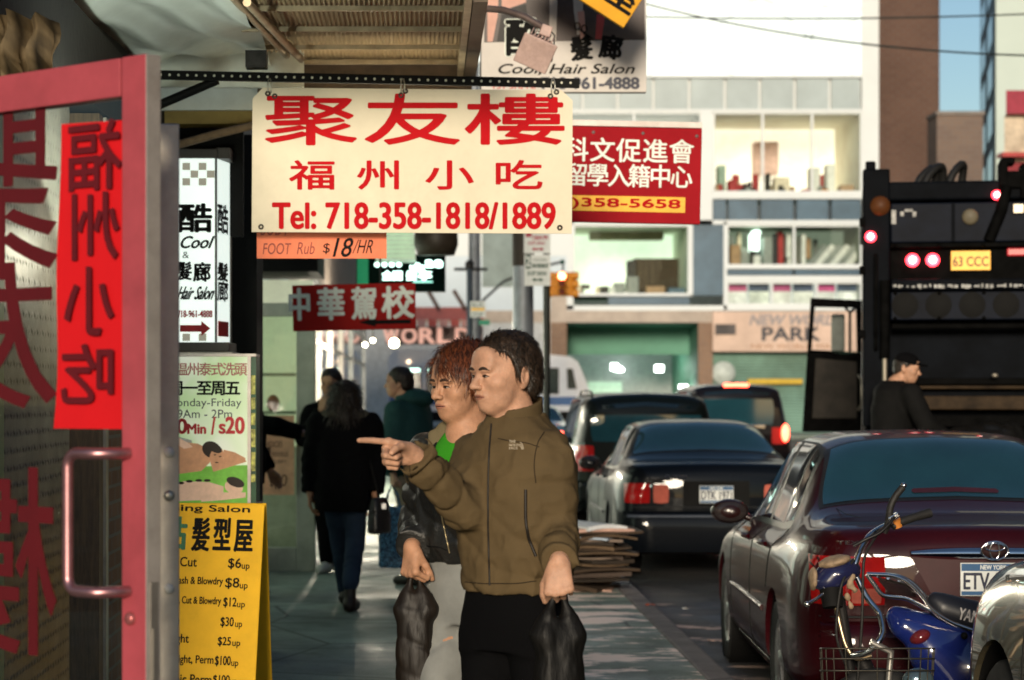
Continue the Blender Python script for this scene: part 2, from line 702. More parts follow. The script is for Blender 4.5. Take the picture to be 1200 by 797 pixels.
mall = thing('mall_building', 'white glass fronted mall with a green parking garage entrance, straight ahead across the street', 'building', (0, 0, 0))
W = MB()
for r in ((500, -160, 1010, -34), (1010, -160, 1030, 470), (835, 226, 1010, 233), (500, 128, 1010, 131), (500, 91, 1010, 128.5), (500, 88, 1010, 91), (808, 260, 812, 346), (848, 260, 852, 363),
          (664, 258, 835, 263), (812, 258, 1010, 263), (664, 330, 672, 363), (664, 345, 812, 347), (852, 312, 1010, 315), (852, 323, 1010, 330), (664, 358, 1010, 364),
          (664, 236, 672, 330), (500, 131, 664, 300), (822, 131, 835, 258), (360, -160, 500, 300)):
    frect(W, *r, 0.31 if r[1] == 91 else 0.0, 0.4)
obj('wall', W, WHITE, mall)
W = MB()
for r in ((360, 364, 835, 378), (645, 345, 664, 364)):
    frect(W, *r, -0.05, 0.5)
obj('stone_band', W, mat('beige_stone', (0.40, 0.34, 0.29), 0.85, dirt=0.5, scale=1.0), mall)
obj('body', MB().bx(F(500, 0)[0], F(1030, 0)[0], FY + 9.5, FY + 30, 0, F(0, -160)[1]), mat('mall_core', (0.35, 0.36, 0.36), 0.9), mall)
# translucent white glass at the top with its thin diagonal rods
up = mat('glowing_white_glass', (0.60, 0.69, 0.70), 0.35, var=0.05, scale=0.25, spec=0.6, emit=(0.80, 0.98, 0.97), estr=0.20)  # faint glow put in for the bright sky it reflects
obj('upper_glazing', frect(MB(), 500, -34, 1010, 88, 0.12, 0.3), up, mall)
rod = mat('thin_rod', (0.50, 0.56, 0.57), 0.5)
for (a, b, c, d) in ((760, 88, 930, -34), (860, -34, 1000, 88), (700, 20, 860, 88), (900, 60, 1010, 20), (760, -10, 1010, 10), (985, -34, 930, 88)):
    p, q = P(a, b, FY + 0.05), P(c, d, FY + 0.05)
    obj('tension_rod', MB().tube([p, q], 0.013, 6), rod, mall)
# grey spandrel panels of the top row, blue ones of the lower rows
gp = mat('grey_spandrel', (0.34, 0.40, 0.41), 0.3, var=0.12, scale=0.6)
bp_ = mat('blue_spandrel', (0.065, 0.115, 0.16), 0.3, var=0.25, scale=0.7)
xs = [600, 641, 683, 724, 766, 808, 850, 891, 932, 973, 1010]
for a, b in zip(xs, xs[1:]):
    obj('spandrel_panel', frect(MB(), a + 2, 92, b - 2, 128, 0.06, 0.3), gp, mall, bevel=0.01)
for a, b in ((835, 852), (853, 889), (891, 931), (933, 972), (974, 1010)):
    obj('spandrel_panel', frect(MB(), a + 1, 234, b - 1, 258, 0.06, 0.3), bp_, mall, bevel=0.01)
for a, b in ((852, 929), (932, 1010)):
    obj('spandrel_panel', frect(MB(), a, 316, b, 322, 0.06, 0.3), bp_, mall)
obj('spandrel_panel', frect(MB(), 713, 348, 808, 357, 0.06, 0.3), bp_, mall)
obj('spandrel_panel', frect(MB(), 812, 263, 848, 346, 0.06, 0.3), bp_, mall)
clear = glass('shop_glass', (0.95, 0.98, 0.97), 0.06)
FR = mat('white_mullion', (0.62, 0.66, 0.67), 0.4, var=0.03)


def room(x0, y0, x1, y1, depth, col, strength, items=(), back_var=0.4, pname='shop_interior'):
    a, zt = F(x0, y0)
    b, zb = F(x1, y1)
    y0_, y1_ = FY + 0.42, FY + depth
    mb = MB()
    vs = [(a, y0_, zb), (b, y0_, zb), (b, y1_, zb), (a, y1_, zb), (a, y0_, zt), (b, y0_, zt), (b, y1_, zt), (a, y1_, zt)]
    mb.add(vs, [(0, 1, 2, 3), (4, 7, 6, 5), (0, 3, 7, 4), (1, 5, 6, 2)], 0)
    mb.add(vs, [(3, 2, 6, 7)], 1)
    nm = '%s_%d_%d' % (pname, x0, y0)
    o = obj(pname, mb, [mat(nm, col, 0.8, var=0.2, scale=0.5), mat(nm + '_lit', col, 0.8, var=back_var, scale=0.35, emit=col, estr=strength)], mall, fixn=False)
    for (ix0, iy0, ix1, iy1, im, d) in items:
        obj('display_item', frect(MB(), ix0, iy0, ix1, iy1, 0.9 + d, 1.7 + d), im, o, bevel=0.05)
    return o


def window(x0, y0, x1, y1, divs, y=FY):
    a, zt = F(x0, y0, y)
    b, zb = F(x1, y1, y)
    f = MB()
    for z in (zt - 0.04, zb + 0.04):
        f.bx(a, b, y + 0.05, y + 0.2, z - 0.04, z + 0.04)
    for i in range(divs + 1):
        x = a + (b - a) * i / divs
        w = 0.045 if 0 < i < divs else 0.06
        f.bx(x - w, x + w, y + 0.051, y + 0.199, zb + 0.081, zt - 0.081)
    o = obj('window', f, FR, mall)
    obj('pane', MB().bx(a, b, y + 0.10, y + 0.12, zb + 0.05, zt - 0.05), clear, o)
    return o


cr, tan_, red_, dk = mat('cream_goods', (0.7, 0.6, 0.45), 0.7), mat('tan_goods', (0.35, 0.22, 0.12), 0.7), mat('red_goods', (0.35, 0.03, 0.03), 0.6), mat('dark_goods', (0.03, 0.03, 0.03), 0.7)
gr_, wh_ = mat('grey_goods', (0.25, 0.27, 0.25), 0.7), mat('white_goods', (0.7, 0.7, 0.66), 0.6)
room(505, 131, 822, 258, 7, (1.0, 0.98, 0.90), 0.50, [(560, 190, 575, 258, wh_, 0), (590, 170, 600, 258, cr, 1), (760, 200, 768, 258, cr, 1)])
room(836, 131, 1010, 226, 6, (1.0, 0.90, 0.70), 0.52,
     [(838, 214, 846, 226, tan_, 0), (849, 188, 858, 226, mat('green_goods', (.3, .4, .33), .7), 1), (858, 208, 868, 226, red_, 0), (866, 212, 886, 222, red_, 0.5), (872, 218, 890, 226, dk, 0),
      (903, 200, 907, 226, dk, 0), (912, 205, 930, 224, cr, 0), (924, 214, 940, 226, tan_, 0.8), (960, 190, 972, 226, wh_, 1.2), (980, 186, 990, 226, wh_, 1.2), (990, 214, 1006, 226, tan_, 0),
      (944, 219, 958, 226, red_, 0), (905, 150, 935, 190, mat('pink_poster', (.75, .5, .45), .6), 4.0), (968, 219, 978, 226, mat('orange_goods', (.6, .25, .05), .6), 0.2)])
for a, b in ((505, 664), (664, 822)):
    window(a, 131, b, 258, 2)
window(836, 131, 1010, 226, 3)
GOODS = [cr, tan_, red_, dk, gr_, wh_]


def clutter(x0, x1, base, hmin, hmax, n, seed, d0=0.0):
    rr = random.Random(seed)
    for i in range(n):
        a = rr.uniform(x0, x1)
        w_ = rr.uniform(3, 9)
        h_ = rr.uniform(hmin, hmax)
        obj('display_item', frect(MB(), a, base - h_, min(a + w_, x1 + 3), base, .7 + d0 + i * .11, 1.0 + d0 + i * .11), GOODS[rr.randrange(6)], mall, bevel=.06)


clutter(838, 1002, 226, 4, 16, 22, 3)
clutter(836, 1000, 226, 14, 34, 7, 4, 2.0)
room(673, 263, 808, 345, 6, (0.80, 0.95, 0.72), 0.50,
     [(753, 296, 808, 345, mat('brown_racks', (0.05, 0.035, 0.02), 0.8), 3), (745, 299, 755, 345, dk, 2.6), (722, 330, 735, 345, gr_, 0), (738, 322, 752, 345, gr_, 0.3), (708, 334, 716, 345, dk, 0), (683, 332, 694, 337, dk, 0),
      (760, 334, 782, 345, tan_, 0), (786, 336, 806, 345, bp_, 0), (700, 263, 790, 273, mat('olive_goods', (.25, .26, .1), .7), 3)])
window(672, 263, 808, 346, 1)
room(852, 263, 1010, 312, 4, (0.20, 0.24, 0.17), 0.42,
     [(885, 271, 895, 292, mat('lit_goods', (.8, .9, .8), .5, emit=(.8, 1, .85), estr=1.6), 0.2), (890, 266, 899, 272, _mats['lit_goods'], 0.8), (860, 285, 872, 312, tan_, 0), (900, 275, 912, 312, gr_, 0.4), (918, 268, 925, 312, red_, 0.5),
      (928, 270, 934, 300, wh_, 0.4), (945, 272, 950, 308, wh_, 0.2), (874, 290, 884, 312, gr_, 0.6), (935, 280, 943, 312, gr_, 0.9), (953, 275, 960, 300, tan_, 1)])
# slanting bolts of fabric in the right-hand window
for i in range(6):
    a, z = F(952 + i * 9, 312)
    b, z2 = F(975 + i * 9, 287)
    obj('fabric_bolt', MB().tube([(a, FY + 1.0, z), (b, FY + 1.6, z2)], 0.16, 8), wh_ if i % 2 else gr_, mall)
clutter(854, 1000, 312, 10, 44, 26, 8, .2)
clutter(676, 800, 345, 3, 14, 16, 9)
clutter(850, 1000, 226, 2, 8, 6, 11)
window(852, 263, 1010, 312, 2)
room(852, 330, 1010, 358, 1.6, (0.75, 0.78, 0.72), 0.30)
for i, (c1, c2) in enumerate((((.45, .08, .2), (.7, .72, .68)), ((.05, .07, .12), (.65, .68, .62)), ((.42, .07, .2), (.72, .7, .66)), ((.05, .07, .13), (.7, .72, .66)), ((.45, .06, .2), (.7, .7, .7)), ((.05, .08, .14), (.68, .72, .7)))):
    x = 854 + i * 26
    pb = MB()
    frect(pb, x, 331, x + 23, 341, 0.5, 0.56, 0)
    frect(pb, x, 341, x + 23, 357, 0.5, 0.56, 1)
    pm = mat('poster_top_%d' % i, c1, 0.5, var=.3, scale=2)
    obj('poster', pb, [pm, mat('poster_low_%d' % i, c2, 0.5, var=.45, scale=1.6)], mall)
window(852, 330, 1010, 358, 3)

# garage entrance
G = MB()
a, zt = F(664, 379)
b, _ = F(818, 379)
vs = [(a, FY + .3, 0.01), (b, FY + .3, 0.01), (b, FY + 22, 0.01), (a, FY + 22, 0.01), (a, FY + .3, zt), (b, FY + .3, zt), (b, FY + 22, zt - .6), (a, FY + 22, zt - .6)]
G.add(vs, [(0, 1, 2, 3), (4, 7, 6, 5), (0, 3, 7, 4), (1, 5, 6, 2), (3, 2, 6, 7)])
green_wall = mat('green_garage_paint', (0.10, 0.24, 0.17), 0.55, var=0.25, scale=0.5, dirt=0.5)
obj('garage_interior', G, green_wall, mall, fixn=False)
obj('garage_header', frect(MB(), 664, 379, 818, 414, 3.0, 3.4), mat('green_header', (0.09, 0.24, 0.17), 0.6, var=.15, scale=.6), mall)
LAMPW = mat('white_lamp_glow', (1, 1, 1), 0.5, var=0, emit=(0.90, 1.0, 0.92), estr=7.0)
for (x, y, w, h, d) in ((735, 428, 4, 4, 6), (745, 430, 4, 3, 8), (751, 431, 3, 2, 9), (791, 430, 5, 4, 6), (808, 456, 5, 5, 2), (775, 437, 9, 5, 12)):
    obj('garage_lamp', frect(MB(), x - w, y - h, x + w, y + h, d, d + .2), LAMPW, mall)
obj('attendant_booth', frect(MB(), 708, 446, 752, 488, 9, 10), mat('pale_booth', (.45, .6, .5), .5, emit=(.5, .8, .6), estr=.10), mall)
pl = bpy.data.lights.new('garage_light', 'POINT')
pl.energy = 150
pl.color = (0.75, 1.0, 0.85)
pl.shadow_soft_size = 0.5
link('garage_light', pl, mall, ((a + b) / 2, FY + 5, 3.6))
for (x0, x1) in ((645, 664), (818, 835)):
    obj('pillar', frect(MB(), x0, 378, x1, 500, -0.1, 0.6), brick_mat('brown_pillar_brick', (.22, .12, .07), (.28, .16, .09), (.3, .27, .24)), mall)
obj('left_bay', frect(MB(), 360, 300, 664, 364, 0.02, .5), mat('pale_blue_cladding', (.50, .58, .64), .5, var=.08, scale=.4), mall)
obj('left_window', frect(MB(), 565, 270, 607, 336, -.05, .018), mat('grey_green_glass', (.16, .21, .21), .15, var=.3, scale=.6), mall)
obj('left_bay', frect(MB(), 360, 378, 645, 500, 0, .5), mat('pale_bay', (.45, .47, .48), .7, dirt=.4), mall)
obj('body', MB().bx(F(360, 0)[0], F(500, 0)[0] - .01, FY + .51, FY + 30, 0, F(0, -160)[1]), mat('mall_core', (.35, .36, .36), .9), mall)
obj('body', MB().bx(F(500, 0)[0], F(664, 0)[0], FY + .51, FY + 9.4, 0, F(0, 259)[1]), mat('mall_core', (.35, .36, .36), .9), mall)
obj('body', MB().bx(F(818, 0)[0] + .01, F(1030, 0)[0] - .4, FY + .61, FY + 9.4, 0, F(0, 364)[1]), mat('mall_core', (.35, .36, .36), .9), mall)
sh = MB()
a, zt = F(835, 413)
b, _ = F(1010, 413)
n = 26
G = []
for i in range(n * 2 + 1):
    z = zt * (1 - i / (2 * n)) + SW * i / (2 * n)
    G.append([(a, FY + .25 + (0.04 if i % 2 else 0), z), (b, FY + .25 + (0.04 if i % 2 else 0), z)])
sh.grid(G, smooth=False)
obj('rolling_shutter', sh, mat('green_shutter', (0.16, 0.27, 0.22), 0.6, dirt=.5, scale=.7), mall)
obj('yellow_height_bar', frect(MB(), 876, 444, 940, 450, -0.1, .1), mat('yellow_bar', (.5, .33, .03), .6), mall)
x, z = F(848, 437)
obj('round_plate', MB().lathe([(0, FY - .06), (.45, FY - .06), (.45, FY + .2)], 24, axis='Y', c=(x, 0, z)), mat('pale_plate', (.45, .5, .47), .5), mall)
# signs on the mall
tag(sign('garage_sign', 'beige PARK sign board above the closed green shutters of the mall', 'sign', (835, 365, 1010, 412), FY - 0.3,
         mat('beige_sign', (.55, .40, .32), .6, var=.15, scale=1), .2,
         [('PARK', 893, 384, 960, 399, mat('sign_dark', (.05, .05, .06), .6), {'bold': .9}), ('NEW WORLD', 878, 369, 986, 381, mat('sign_grey', (.27, .24, .24), .6), {'slant': .25, 'bold': .8}),
          ('NEW WORLD MALL', 880, 403, 984, 409, mat('sign_brown', (.32, .16, .08), .6))], yaw=0)[0], 'beige PARK sign board above the closed green shutters of the mall', 'sign')
bpy.data.objects['garage_sign']['label'] = 'beige PARK sign board above the closed green shutters of the mall'
ph = MB()
frect(ph, 838, 380, 862, 392, -0.05, 0.0, 0, FY - .42)
obj('picture', ph, mat('sign_picture', (.06, .05, .05), .5, var=.6, scale=.8), mall)
WRD = mat('warm_lit_letters', (.75, .4, .32), .5, var=.1, emit=(1.0, .55, .42), estr=.38)
o, loc, k = sign('mall_sign', 'long WORLD letter sign with pinkish capitals under a red awning', 'sign', (452, 383, 566, 404), 84.0, mat('brownish_fascia', (.27, .2, .18), .7), .2,
                 [(c, 450 + 21 * i, 385, 450 + 21 * i + 17, 402, WRD, {'bold': 1.0}) for i, c in enumerate('WORLD')])
# red awning over that sign, the pale lintel and ribs over it
aw = MB()
a, b = P(450, 0, 84).x, P(566, 0, 84).x
aw.grid([[(a, 82.6, P(0, 376, 84).z), (b, 82.6, P(0, 376, 84).z)], [(a, 84, P(0, 360, 84).z), (b, 84, P(0, 360, 84).z)]], 0, False)
for i in range(9):
    u = a + (b - a) * i / 9
    aw.bx(u, u + (b - a) / 9 * .8, 82.58, 82.62, P(0, 384, 84).z, P(0, 376, 84).z, 1 if i % 2 else 0)
t = obj('awning', aw, [mat('red_canvas', (.5, .1, .08), .7, var=.2), mat('pink_canvas', (.6, .3, .26), .7)])
tag(t, 'faded red canvas awning over the WORLD letters', 'awning')
for (x0, y0, x1, y1) in ((508, 345, 514, 362), (538, 345, 545, 362)):
    mb = MB()
    mb.tube([P(x0 - 6, y0 - 4, 83.2), P(x1, y1, 82.8)], .08, 6)
    tag(obj('awning_bracket', mb, mat('brown_steel', (.12, .07, .05), .6)), 'brown slanting bracket %s above the red canvas awning' % ('nearest the driving school sign' if x0 == 508 else 'nearest the grey lamp post'), 'bracket')

# ------------------------------------------------------------------ towers behind
TB = brick_mat('tower_brown_brick', (.125, .066, .050), (.15, .082, .060), (.14, .108, .09), bw=.5, bh=.2)
t = thing('brick_tower', 'tall blank brown brick tower rising beside the white mall', 'building', (0, 0, 0))
a, b = P(1028, 0, 112).x, P(1101, 0, 112).x
obj('wall', MB().bx(a, b, 112, 130, 0, 45), TB, t)
t = thing('brick_building', 'low dark brick building between the brown tower and the pale tower', 'building', (0, 0, 0))
a, b = P(1098, 0, 94).x, P(1152, 0, 94).x
obj('wall', MB().bx(a, b, 94, 95.8, 0, P(0, 135, 94).z), brick_mat('grey_brown_brick', (.17, .12, .10), (.20, .14, .11), (.18, .15, .13), bw=.5, bh=.2), t)
obj('coping', MB().bx(a - .05, b + .05, 93.9, 95.8, P(0, 135, 94).z + .003, P(0, 134, 94).z + .12), mat('coping_stone', (.2, .17, .15), .8), t)
t = thing('apartment_tower', 'pale green grey high rise at the right edge with columns of windows', 'building', (0, 0, 0))
a = P(1149, 0, 96).x
b = a + 16
d = P(1167, 0, 96).x
def skew_box(xa, xb, ya, yb, z0, z1):
    r_ = yb / ya
    return MB().add([(xa, ya, z0), (xb, ya, z0), (xb * r_ + 1, yb, z0), (xa * r_, yb, z0), (xa, ya, z1), (xb, ya, z1), (xb * r_ + 1, yb, z1), (xa * r_, yb, z1)],
                    [(0, 3, 2, 1), (4, 5, 6, 7), (0, 1, 5, 4), (1, 2, 6, 5), (2, 3, 7, 6), (3, 0, 4, 7)])


e_ = P(1149, 0, 112).x
obj('wall', MB().add([(d, 96, 0), (b, 96, 0), (b + 4, 112, 0), (e_, 112, 0), (d, 96, 48), (b, 96, 48), (b + 4, 112, 48), (e_, 112, 48)],
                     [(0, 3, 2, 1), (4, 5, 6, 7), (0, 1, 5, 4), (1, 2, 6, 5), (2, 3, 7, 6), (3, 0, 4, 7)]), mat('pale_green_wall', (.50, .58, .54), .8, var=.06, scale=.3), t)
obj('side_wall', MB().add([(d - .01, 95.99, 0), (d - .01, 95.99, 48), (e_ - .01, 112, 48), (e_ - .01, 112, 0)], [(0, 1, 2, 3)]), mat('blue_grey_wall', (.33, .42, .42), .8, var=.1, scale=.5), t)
wm = mat('tower_window_glass', (.10, .15, .17), .15, var=.4, scale=.6)
wf = mat('tower_window_frame', (.55, .6, .58), .6)
for j in range(13):
    z = 3 + j * 1.95
    for u0, u1 in ((.12, .42), (.56, .86)):
        def S(u, dy=0.0):
            return d + (e_ - d) * u - .06, 96 + 16 * u
        (xa, ya), (xb, yb) = S(u0), S(u1)
        w = obj('window', MB().add([(xa, ya, z), (xb, yb, z), (xb, yb, z + 1.25), (xa, ya, z + 1.25)], [(0, 1, 2, 3)]), wm, t, fixn=False)
    for u in (4.0, 8.5):
        obj('window', MB().bx(d + u - 2.2, d + u, 95.9, 95.97, z, z + 1.25), wf, t)
t = thing('red_storefront_building', 'red fronted shop building at the right edge behind the truck', 'building', (0, 0, 0))
YY = 52.0
a = P(1176, 0, YY).x
zt = P(0, 108, YY).z
obj('wall', skew_box(a, a + 8, YY, YY + 14, 0, P(0, 190, YY).z), mat('deep_red_wall', (.22, .02, .03), .6, var=.2), t)
obj('sign_band', skew_box(a - .02, a + 8, YY - .3, YY + 13, P(0, 135, YY).z, zt), mat('crimson_band', (.28, .02, .045), .5), t)
obj('upper_wall', skew_box(a + .02, a + 8, YY, YY + 13, P(0, 190, YY).z + .003, P(0, 135, YY).z - .003), mat('cream_poster_wall', (.5, .42, .32), .6, var=.6, scale=1.4), t)
obj('ledge', MB().bx(a - .15, a + 8, YY - .5, YY - .01, P(0, 186, YY).z, P(0, 181, YY).z), mat('ledge_red', (.4, .05, .05), .5), t)

# overhead wires
WIRE = mat('black_wire', (.01, .015, .015), .6, var=0)


def wire(p, q, sag, n=24):
    return [Vector(p).lerp(Vector(q), i / n) - Vector((0, 0, sag * 4 * (i / n) * (1 - i / n))) for i in range(n + 1)]


tag(obj('overhead_wire', MB().tube(wire(P(600, 14, 34), P(1260, 14, 34), .10), .012, 6), WIRE), 'upper overhead wire running nearly level across the sky', 'wire')
tag(obj('overhead_wire', MB().tube(wire(P(690, -14, 36), P(1290, 66, 30), .28), .013, 6), WIRE), 'lower overhead wire sloping down to the right across the brick tower', 'wire')
# ------------------------------------------------------------------ shop row on the left
# added fill lamps shaped as tubes, unseen, by the wall and behind the sign
def fill_tube(name, label, a, b, e, col, r_=.016, est=6.0):
    a, b = Vector(a), Vector(b)
    o = thing(name, label, 'lamp', (a + b) / 2)
    m_ = mat('fill_glow_%d' % int(e), (1, 1, 1), .5, var=0, emit=col, estr=est)
    d = (b - a) / 2
    obj('tube', MB().tube([-d, d], r_, 10), m_, o)
    obj('housing', MB().box((0, 0, .035), (.07 if abs(d.y) > abs(d.x) else d.length * 2, d.length * 2 if abs(d.y) > abs(d.x) else .07, .03)), WHITE, o)
    l = bpy.data.lights.new('fill_tube', 'AREA')
    l.shape = 'RECTANGLE'
    l.size, l.size_y = .08, d.length * 2
    l.energy = e
    l.color = col
    q = link('fill_tube', l, o, (0, 0, -.03), (0, 0, 0 if abs(d.y) > abs(d.x) else math.pi / 2))
    return o


DARKW = mat('near_black_wall', (.014, .012, .010), .8, var=.4, scale=3, bump=.3, bscale=20)  # near-black base colour, tone varies at random
TANC = mat('tan_canvas', (.13, .095, .05), .8, var=.35, scale=4)
near = thing('shop_building', 'dark shop front with diamond plate siding behind the open red framed door', 'building', (0, 0, 0))
wx = -1.42
obj('wall', MB().bx(-8, wx - .25, 6.9, 13.2, 0, 9), DARKW, near)
# diamond plate siding with raised lozenges
dm = MB().bx(wx - .2, wx, 6.9, 9.2, SW, 2.9)
for i in range(38):
    for j in range(46):
        y, z = 6.94 + i * .06, SW + .03 + j * .06
        if y > 9.18 or z > 2.88:
            continue
        s_ = 1 if (i + j) % 2 else -1
        a, b = .021, .006
        pts = []
        for (u, v) in ((a, 0), (0, b), (-a, 0), (0, -b)):
            c_, q_ = .7071, .7071 * s_
            pts.append((wx + .0005, y + u * c_ - v * q_, z + u * q_ + v * c_))
        o_ = [(wx + .004, y, z)]
        dm.add(pts + o_, [(0, 1, 4), (1, 2, 4), (2, 3, 4), (3, 0, 4)], 0, True)
obj('siding', dm, mat('diamond_plate', (.16, .145, .13), .45, metal=.3, var=.35, scale=5, dirt=.6), near)
obj('door_recess', MB().bx(wx - .6, wx - .22, 9.2, 10.5, SW, 2.9), BLACK, near)
obj('jamb', MB().bx(wx - .2, wx + .02, 9.9, 10.02, SW, 2.9), mat('old_brown_wood', (.12, .07, .035), .6, var=.4, scale=14, stretch=(6, 6, .6)), near)
obj('jamb', MB().bx(wx - .2, wx + .03, 10.05, 10.12, SW, 2.9), ALU, near)
obj('pier', MB().bx(wx - .2, wx, 10.15, 10.75, SW, 2.2), brick_mat('old_orange_brick', (.30, .13, .06), (.38, .19, .10), (.32, .29, .25)), near)
obj('pier', MB().bx(wx - .2, wx - .01, 10.76, 13.2, SW, 3.0), mat('stained_brown_panel', (.10, .065, .04), .7, var=.4, scale=4, dirt=.6), near)
obj('fascia', MB().bx(wx - .2, wx + .03, 6.9, 13.2, 2.91, 3.25), DARKW, near)
obj('light_strip', MB().bx(wx + .001, wx + .05, 7.35, 7.5, SW, 2.9), mat('pale_green_trim', (.35, .42, .2), .6, var=.2), near)
obj('black_pier', MB().bx(P(264, 0, 13.4).x, P(301, 0, 13.4).x, 13.4, 13.9, SW, 3.2), BLACK, near)
# sagging canvas and rolled awning up under the roof, left of the door top
cv = MB()
G = []
for i in range(13):
    row = []
    for j in range(9):
        u, v = i / 12, j / 8
        p = P(-40 + 105 * u, 8 + 90 * v + 14 * u, 6.9 + .3 * u)
        p.y += .10 * math.sin(u * 21 + v * 2) + .05 * math.sin(v * 9)
        row.append(p)
    G.append(row)
cv.grid(G)
tag(obj('canvas_curtain', cv, TANC), 'tan canvas hanging in folds above the left end of the red framed door', 'canvas')
SOF = mat('white_sheet_metal', (.56, .58, .53), .38, metal=.25, var=.14, scale=2.5, bump=.55, bscale=3.2, dirt=.45)
t = thing('awning_roof', 'pale crumpled sheet metal roof under the awning, lit from below, top left', 'awning', (0, 0, 0))
ZS = 3.34
sb = MB()
G = []
for i in range(40):
    row = []
    for j in range(24):
        u, v = i / 39, j / 23
        x = -1.62 + .86 * u
        y = 9.3 + 2.1 * v
        row.append((x, y, ZS + .035 * math.sin(x * 7 + y * 1.6) * math.sin(y * 2.1) + .02 * math.sin(x * 19 - y * 5)))
    G.append(row)
sb.grid(G)
obj('sheet', sb, SOF, t, fixn=False)
obj('lip', MB().bx(-1.62, -.60, 11.40, 11.44, ZS - .13, ZS + .12), SOF, t)
obj('lip', MB().bx(-1.62, -.45, 11.90, 11.94, ZS - .18, ZS + .02), SOF, t)
bm_ = MB()
for (a, b, r) in (((-1.75, 8.2, 3.2), (-1.15, 11.3, 3.3), .05), ((-1.6, 8.0, 3.27), (-1.3, 11.3, 3.22), .05)):
    bm_.tube([a, b], r, 8)
tag(obj('awning_beam', MB().box((-1.62, 9.7, 3.22), (.34, 3.6, .16), Matrix.Rotation(R(-3), 3, 'Z')), BLACK), 'black timber beam under the awning along the shop wall, top left', 'beam')
# corrugated brown canopy over the pavement
t = thing('corrugated_canopy', 'brown corrugated canopy over the pavement above the white restaurant sign', 'canopy', (0, 0, 0))
cb = MB()
n = 150
G = []
for i in range(n + 1):
    x = -.86 + 1.08 * i / n
    z = ZS + .05 + .012 * math.sin(i * 2 * math.pi / 3.0)
    G.append([(x, 9.5, z - .01), (x, 11.8, z)])
cb.grid(G)
obj('sheet', cb, mat('brown_corrugated', (.33, .24, .14), .55, var=.3, scale=3, dirt=.55), t, fixn=False)
RODM = mat('tan_steel_rod', (.34, .27, .18), .5, metal=.4, var=.25, scale=10, dirt=.5)
for y in (9.55, 9.98, 10.55, 11.1, 11.6):
    obj('batten', MB().bx(-.84, .22, y - .012, y + .012, ZS + .012, ZS + .034), RODM, t)
obj('edge_beam', MB().bx(.20, .26, 9.5, 11.8, ZS - .03, ZS + .09), mat('dark_brown_beam', (.08, .055, .035), .6, var=.3, scale=9), t)
obj('edge_trim', MB().bx(.165, .196, 9.5, 11.8, ZS - .02, ZS + .034), RODM, t)
obj('end_beam', MB().bx(-.86, .24, 11.82, 11.9, ZS - .1, ZS + .1), mat('dark_brown_beam', (.08, .055, .035)), t)
for q, (a, b) in enumerate((((-.79, 9.45, ZS - .015), (-.66, 11.0, ZS - .03)), ((-.73, 9.45, ZS - .04), (-.59, 11.0, ZS - .05)))):
    obj('brace_rod', MB().tube([a, b], .018, 8), RODM, t)
obj('brace_clamp', MB().bx(-.85, -.75, 10.9, 11.0, ZS - .1, ZS - .02), STEEL, t)
tl = fill_tube('hidden_fill_lamp', 'added unseen lamp by the shop wall, behind the red paper sheet on the door', (-1.15, 8.5, 2.28), (-1.15, 8.95, 2.28), 1, (.95, 1.0, .85))  # unseen lamp added to brighten the siding and the paper sheet
for q in list(tl.children):
    if q.type == 'LIGHT':
        bpy.data.objects.remove(q)
pl = bpy.data.lights.new('fill_tube', 'POINT')
pl.energy = 6.5
pl.color = (1.0, .95, .78)
pl.shadow_soft_size = .12
link('fill_tube', pl, tl, (0, 0, -.06))
ul = bpy.data.lights.new('fill_tube', 'AREA')  # added upward fill for the sheet metal roof
ul.shape = 'RECTANGLE'
ul.size, ul.size_y = .12, .5
ul.energy = 16
ul.color = (.86, 1.0, .86)
link('fill_tube', ul, tl, (0, 0, .07), (math.pi - R(30), 0, 0))
tl = fill_tube('canopy_fill_lamp', 'added unseen strip lamp behind the white restaurant sign, shining up at the canopy', (-.55, 11.25, 2.98), (.15, 11.25, 2.98), 16, (1.0, .88, .62))  # unseen lamp added to brighten the underside of the canopy
for q in tl.children:
    q.rotation_euler = (math.pi, 0, q.rotation_euler[2])
tag(obj('yellow_beam', MB().bx(-2.2, -.7, 12.3, 12.5, P(0, 145, 12.3).z, P(0, 124, 12.3).z), mat('ochre_paint', (.34, .23, .06), .6, var=.3, scale=3, dirt=.6)),
    'ochre painted beam crossing under the awning behind the steel sign bar', 'beam')
tag(obj('conduit_pipe', MB().tube([P(200, 172, 12.0), P(250, 158, 12.05), P(300, 146, 12.1)], .022, 8), mat('rusty_pipe', (.22, .15, .09), .7, var=.4)), 'rusty slanting pipe above the lit hair salon light box', 'pipe')
tag(obj('awning_fascia_board', MB().bx(-2.2, -.99, 12.55, 12.6, 2.55, 3.4), BLACK), 'black board behind the ochre beam above the hair salon light box', 'board')

# ------------------------------------------------------------------ the open glass door, nearest the camera
D = thing('glass_door', 'open red framed glass door with a bent tube handle, nearest the camera at left', 'door', (-1.313, 5.637, SW + .01), math.atan2(-.67, .74))
RZ = math.atan2(-.67, .74)
dx_, dy_ = math.cos(RZ), math.sin(RZ)


def leaf(px, py):
    """Photo pixel -> (along, height) on the door leaf's plane."""
    rx, rz = (px - VX) / FPX, (VY - py) / FPX
    # (hx + a*dx, hy + a*dy) = (rx*Y, Y)
    a = (rx * 5.637 + 1.313) / (dx_ - rx * dy_)
    Y = 5.637 + a * dy_
    return a, CZ + rz * Y - SW - .01


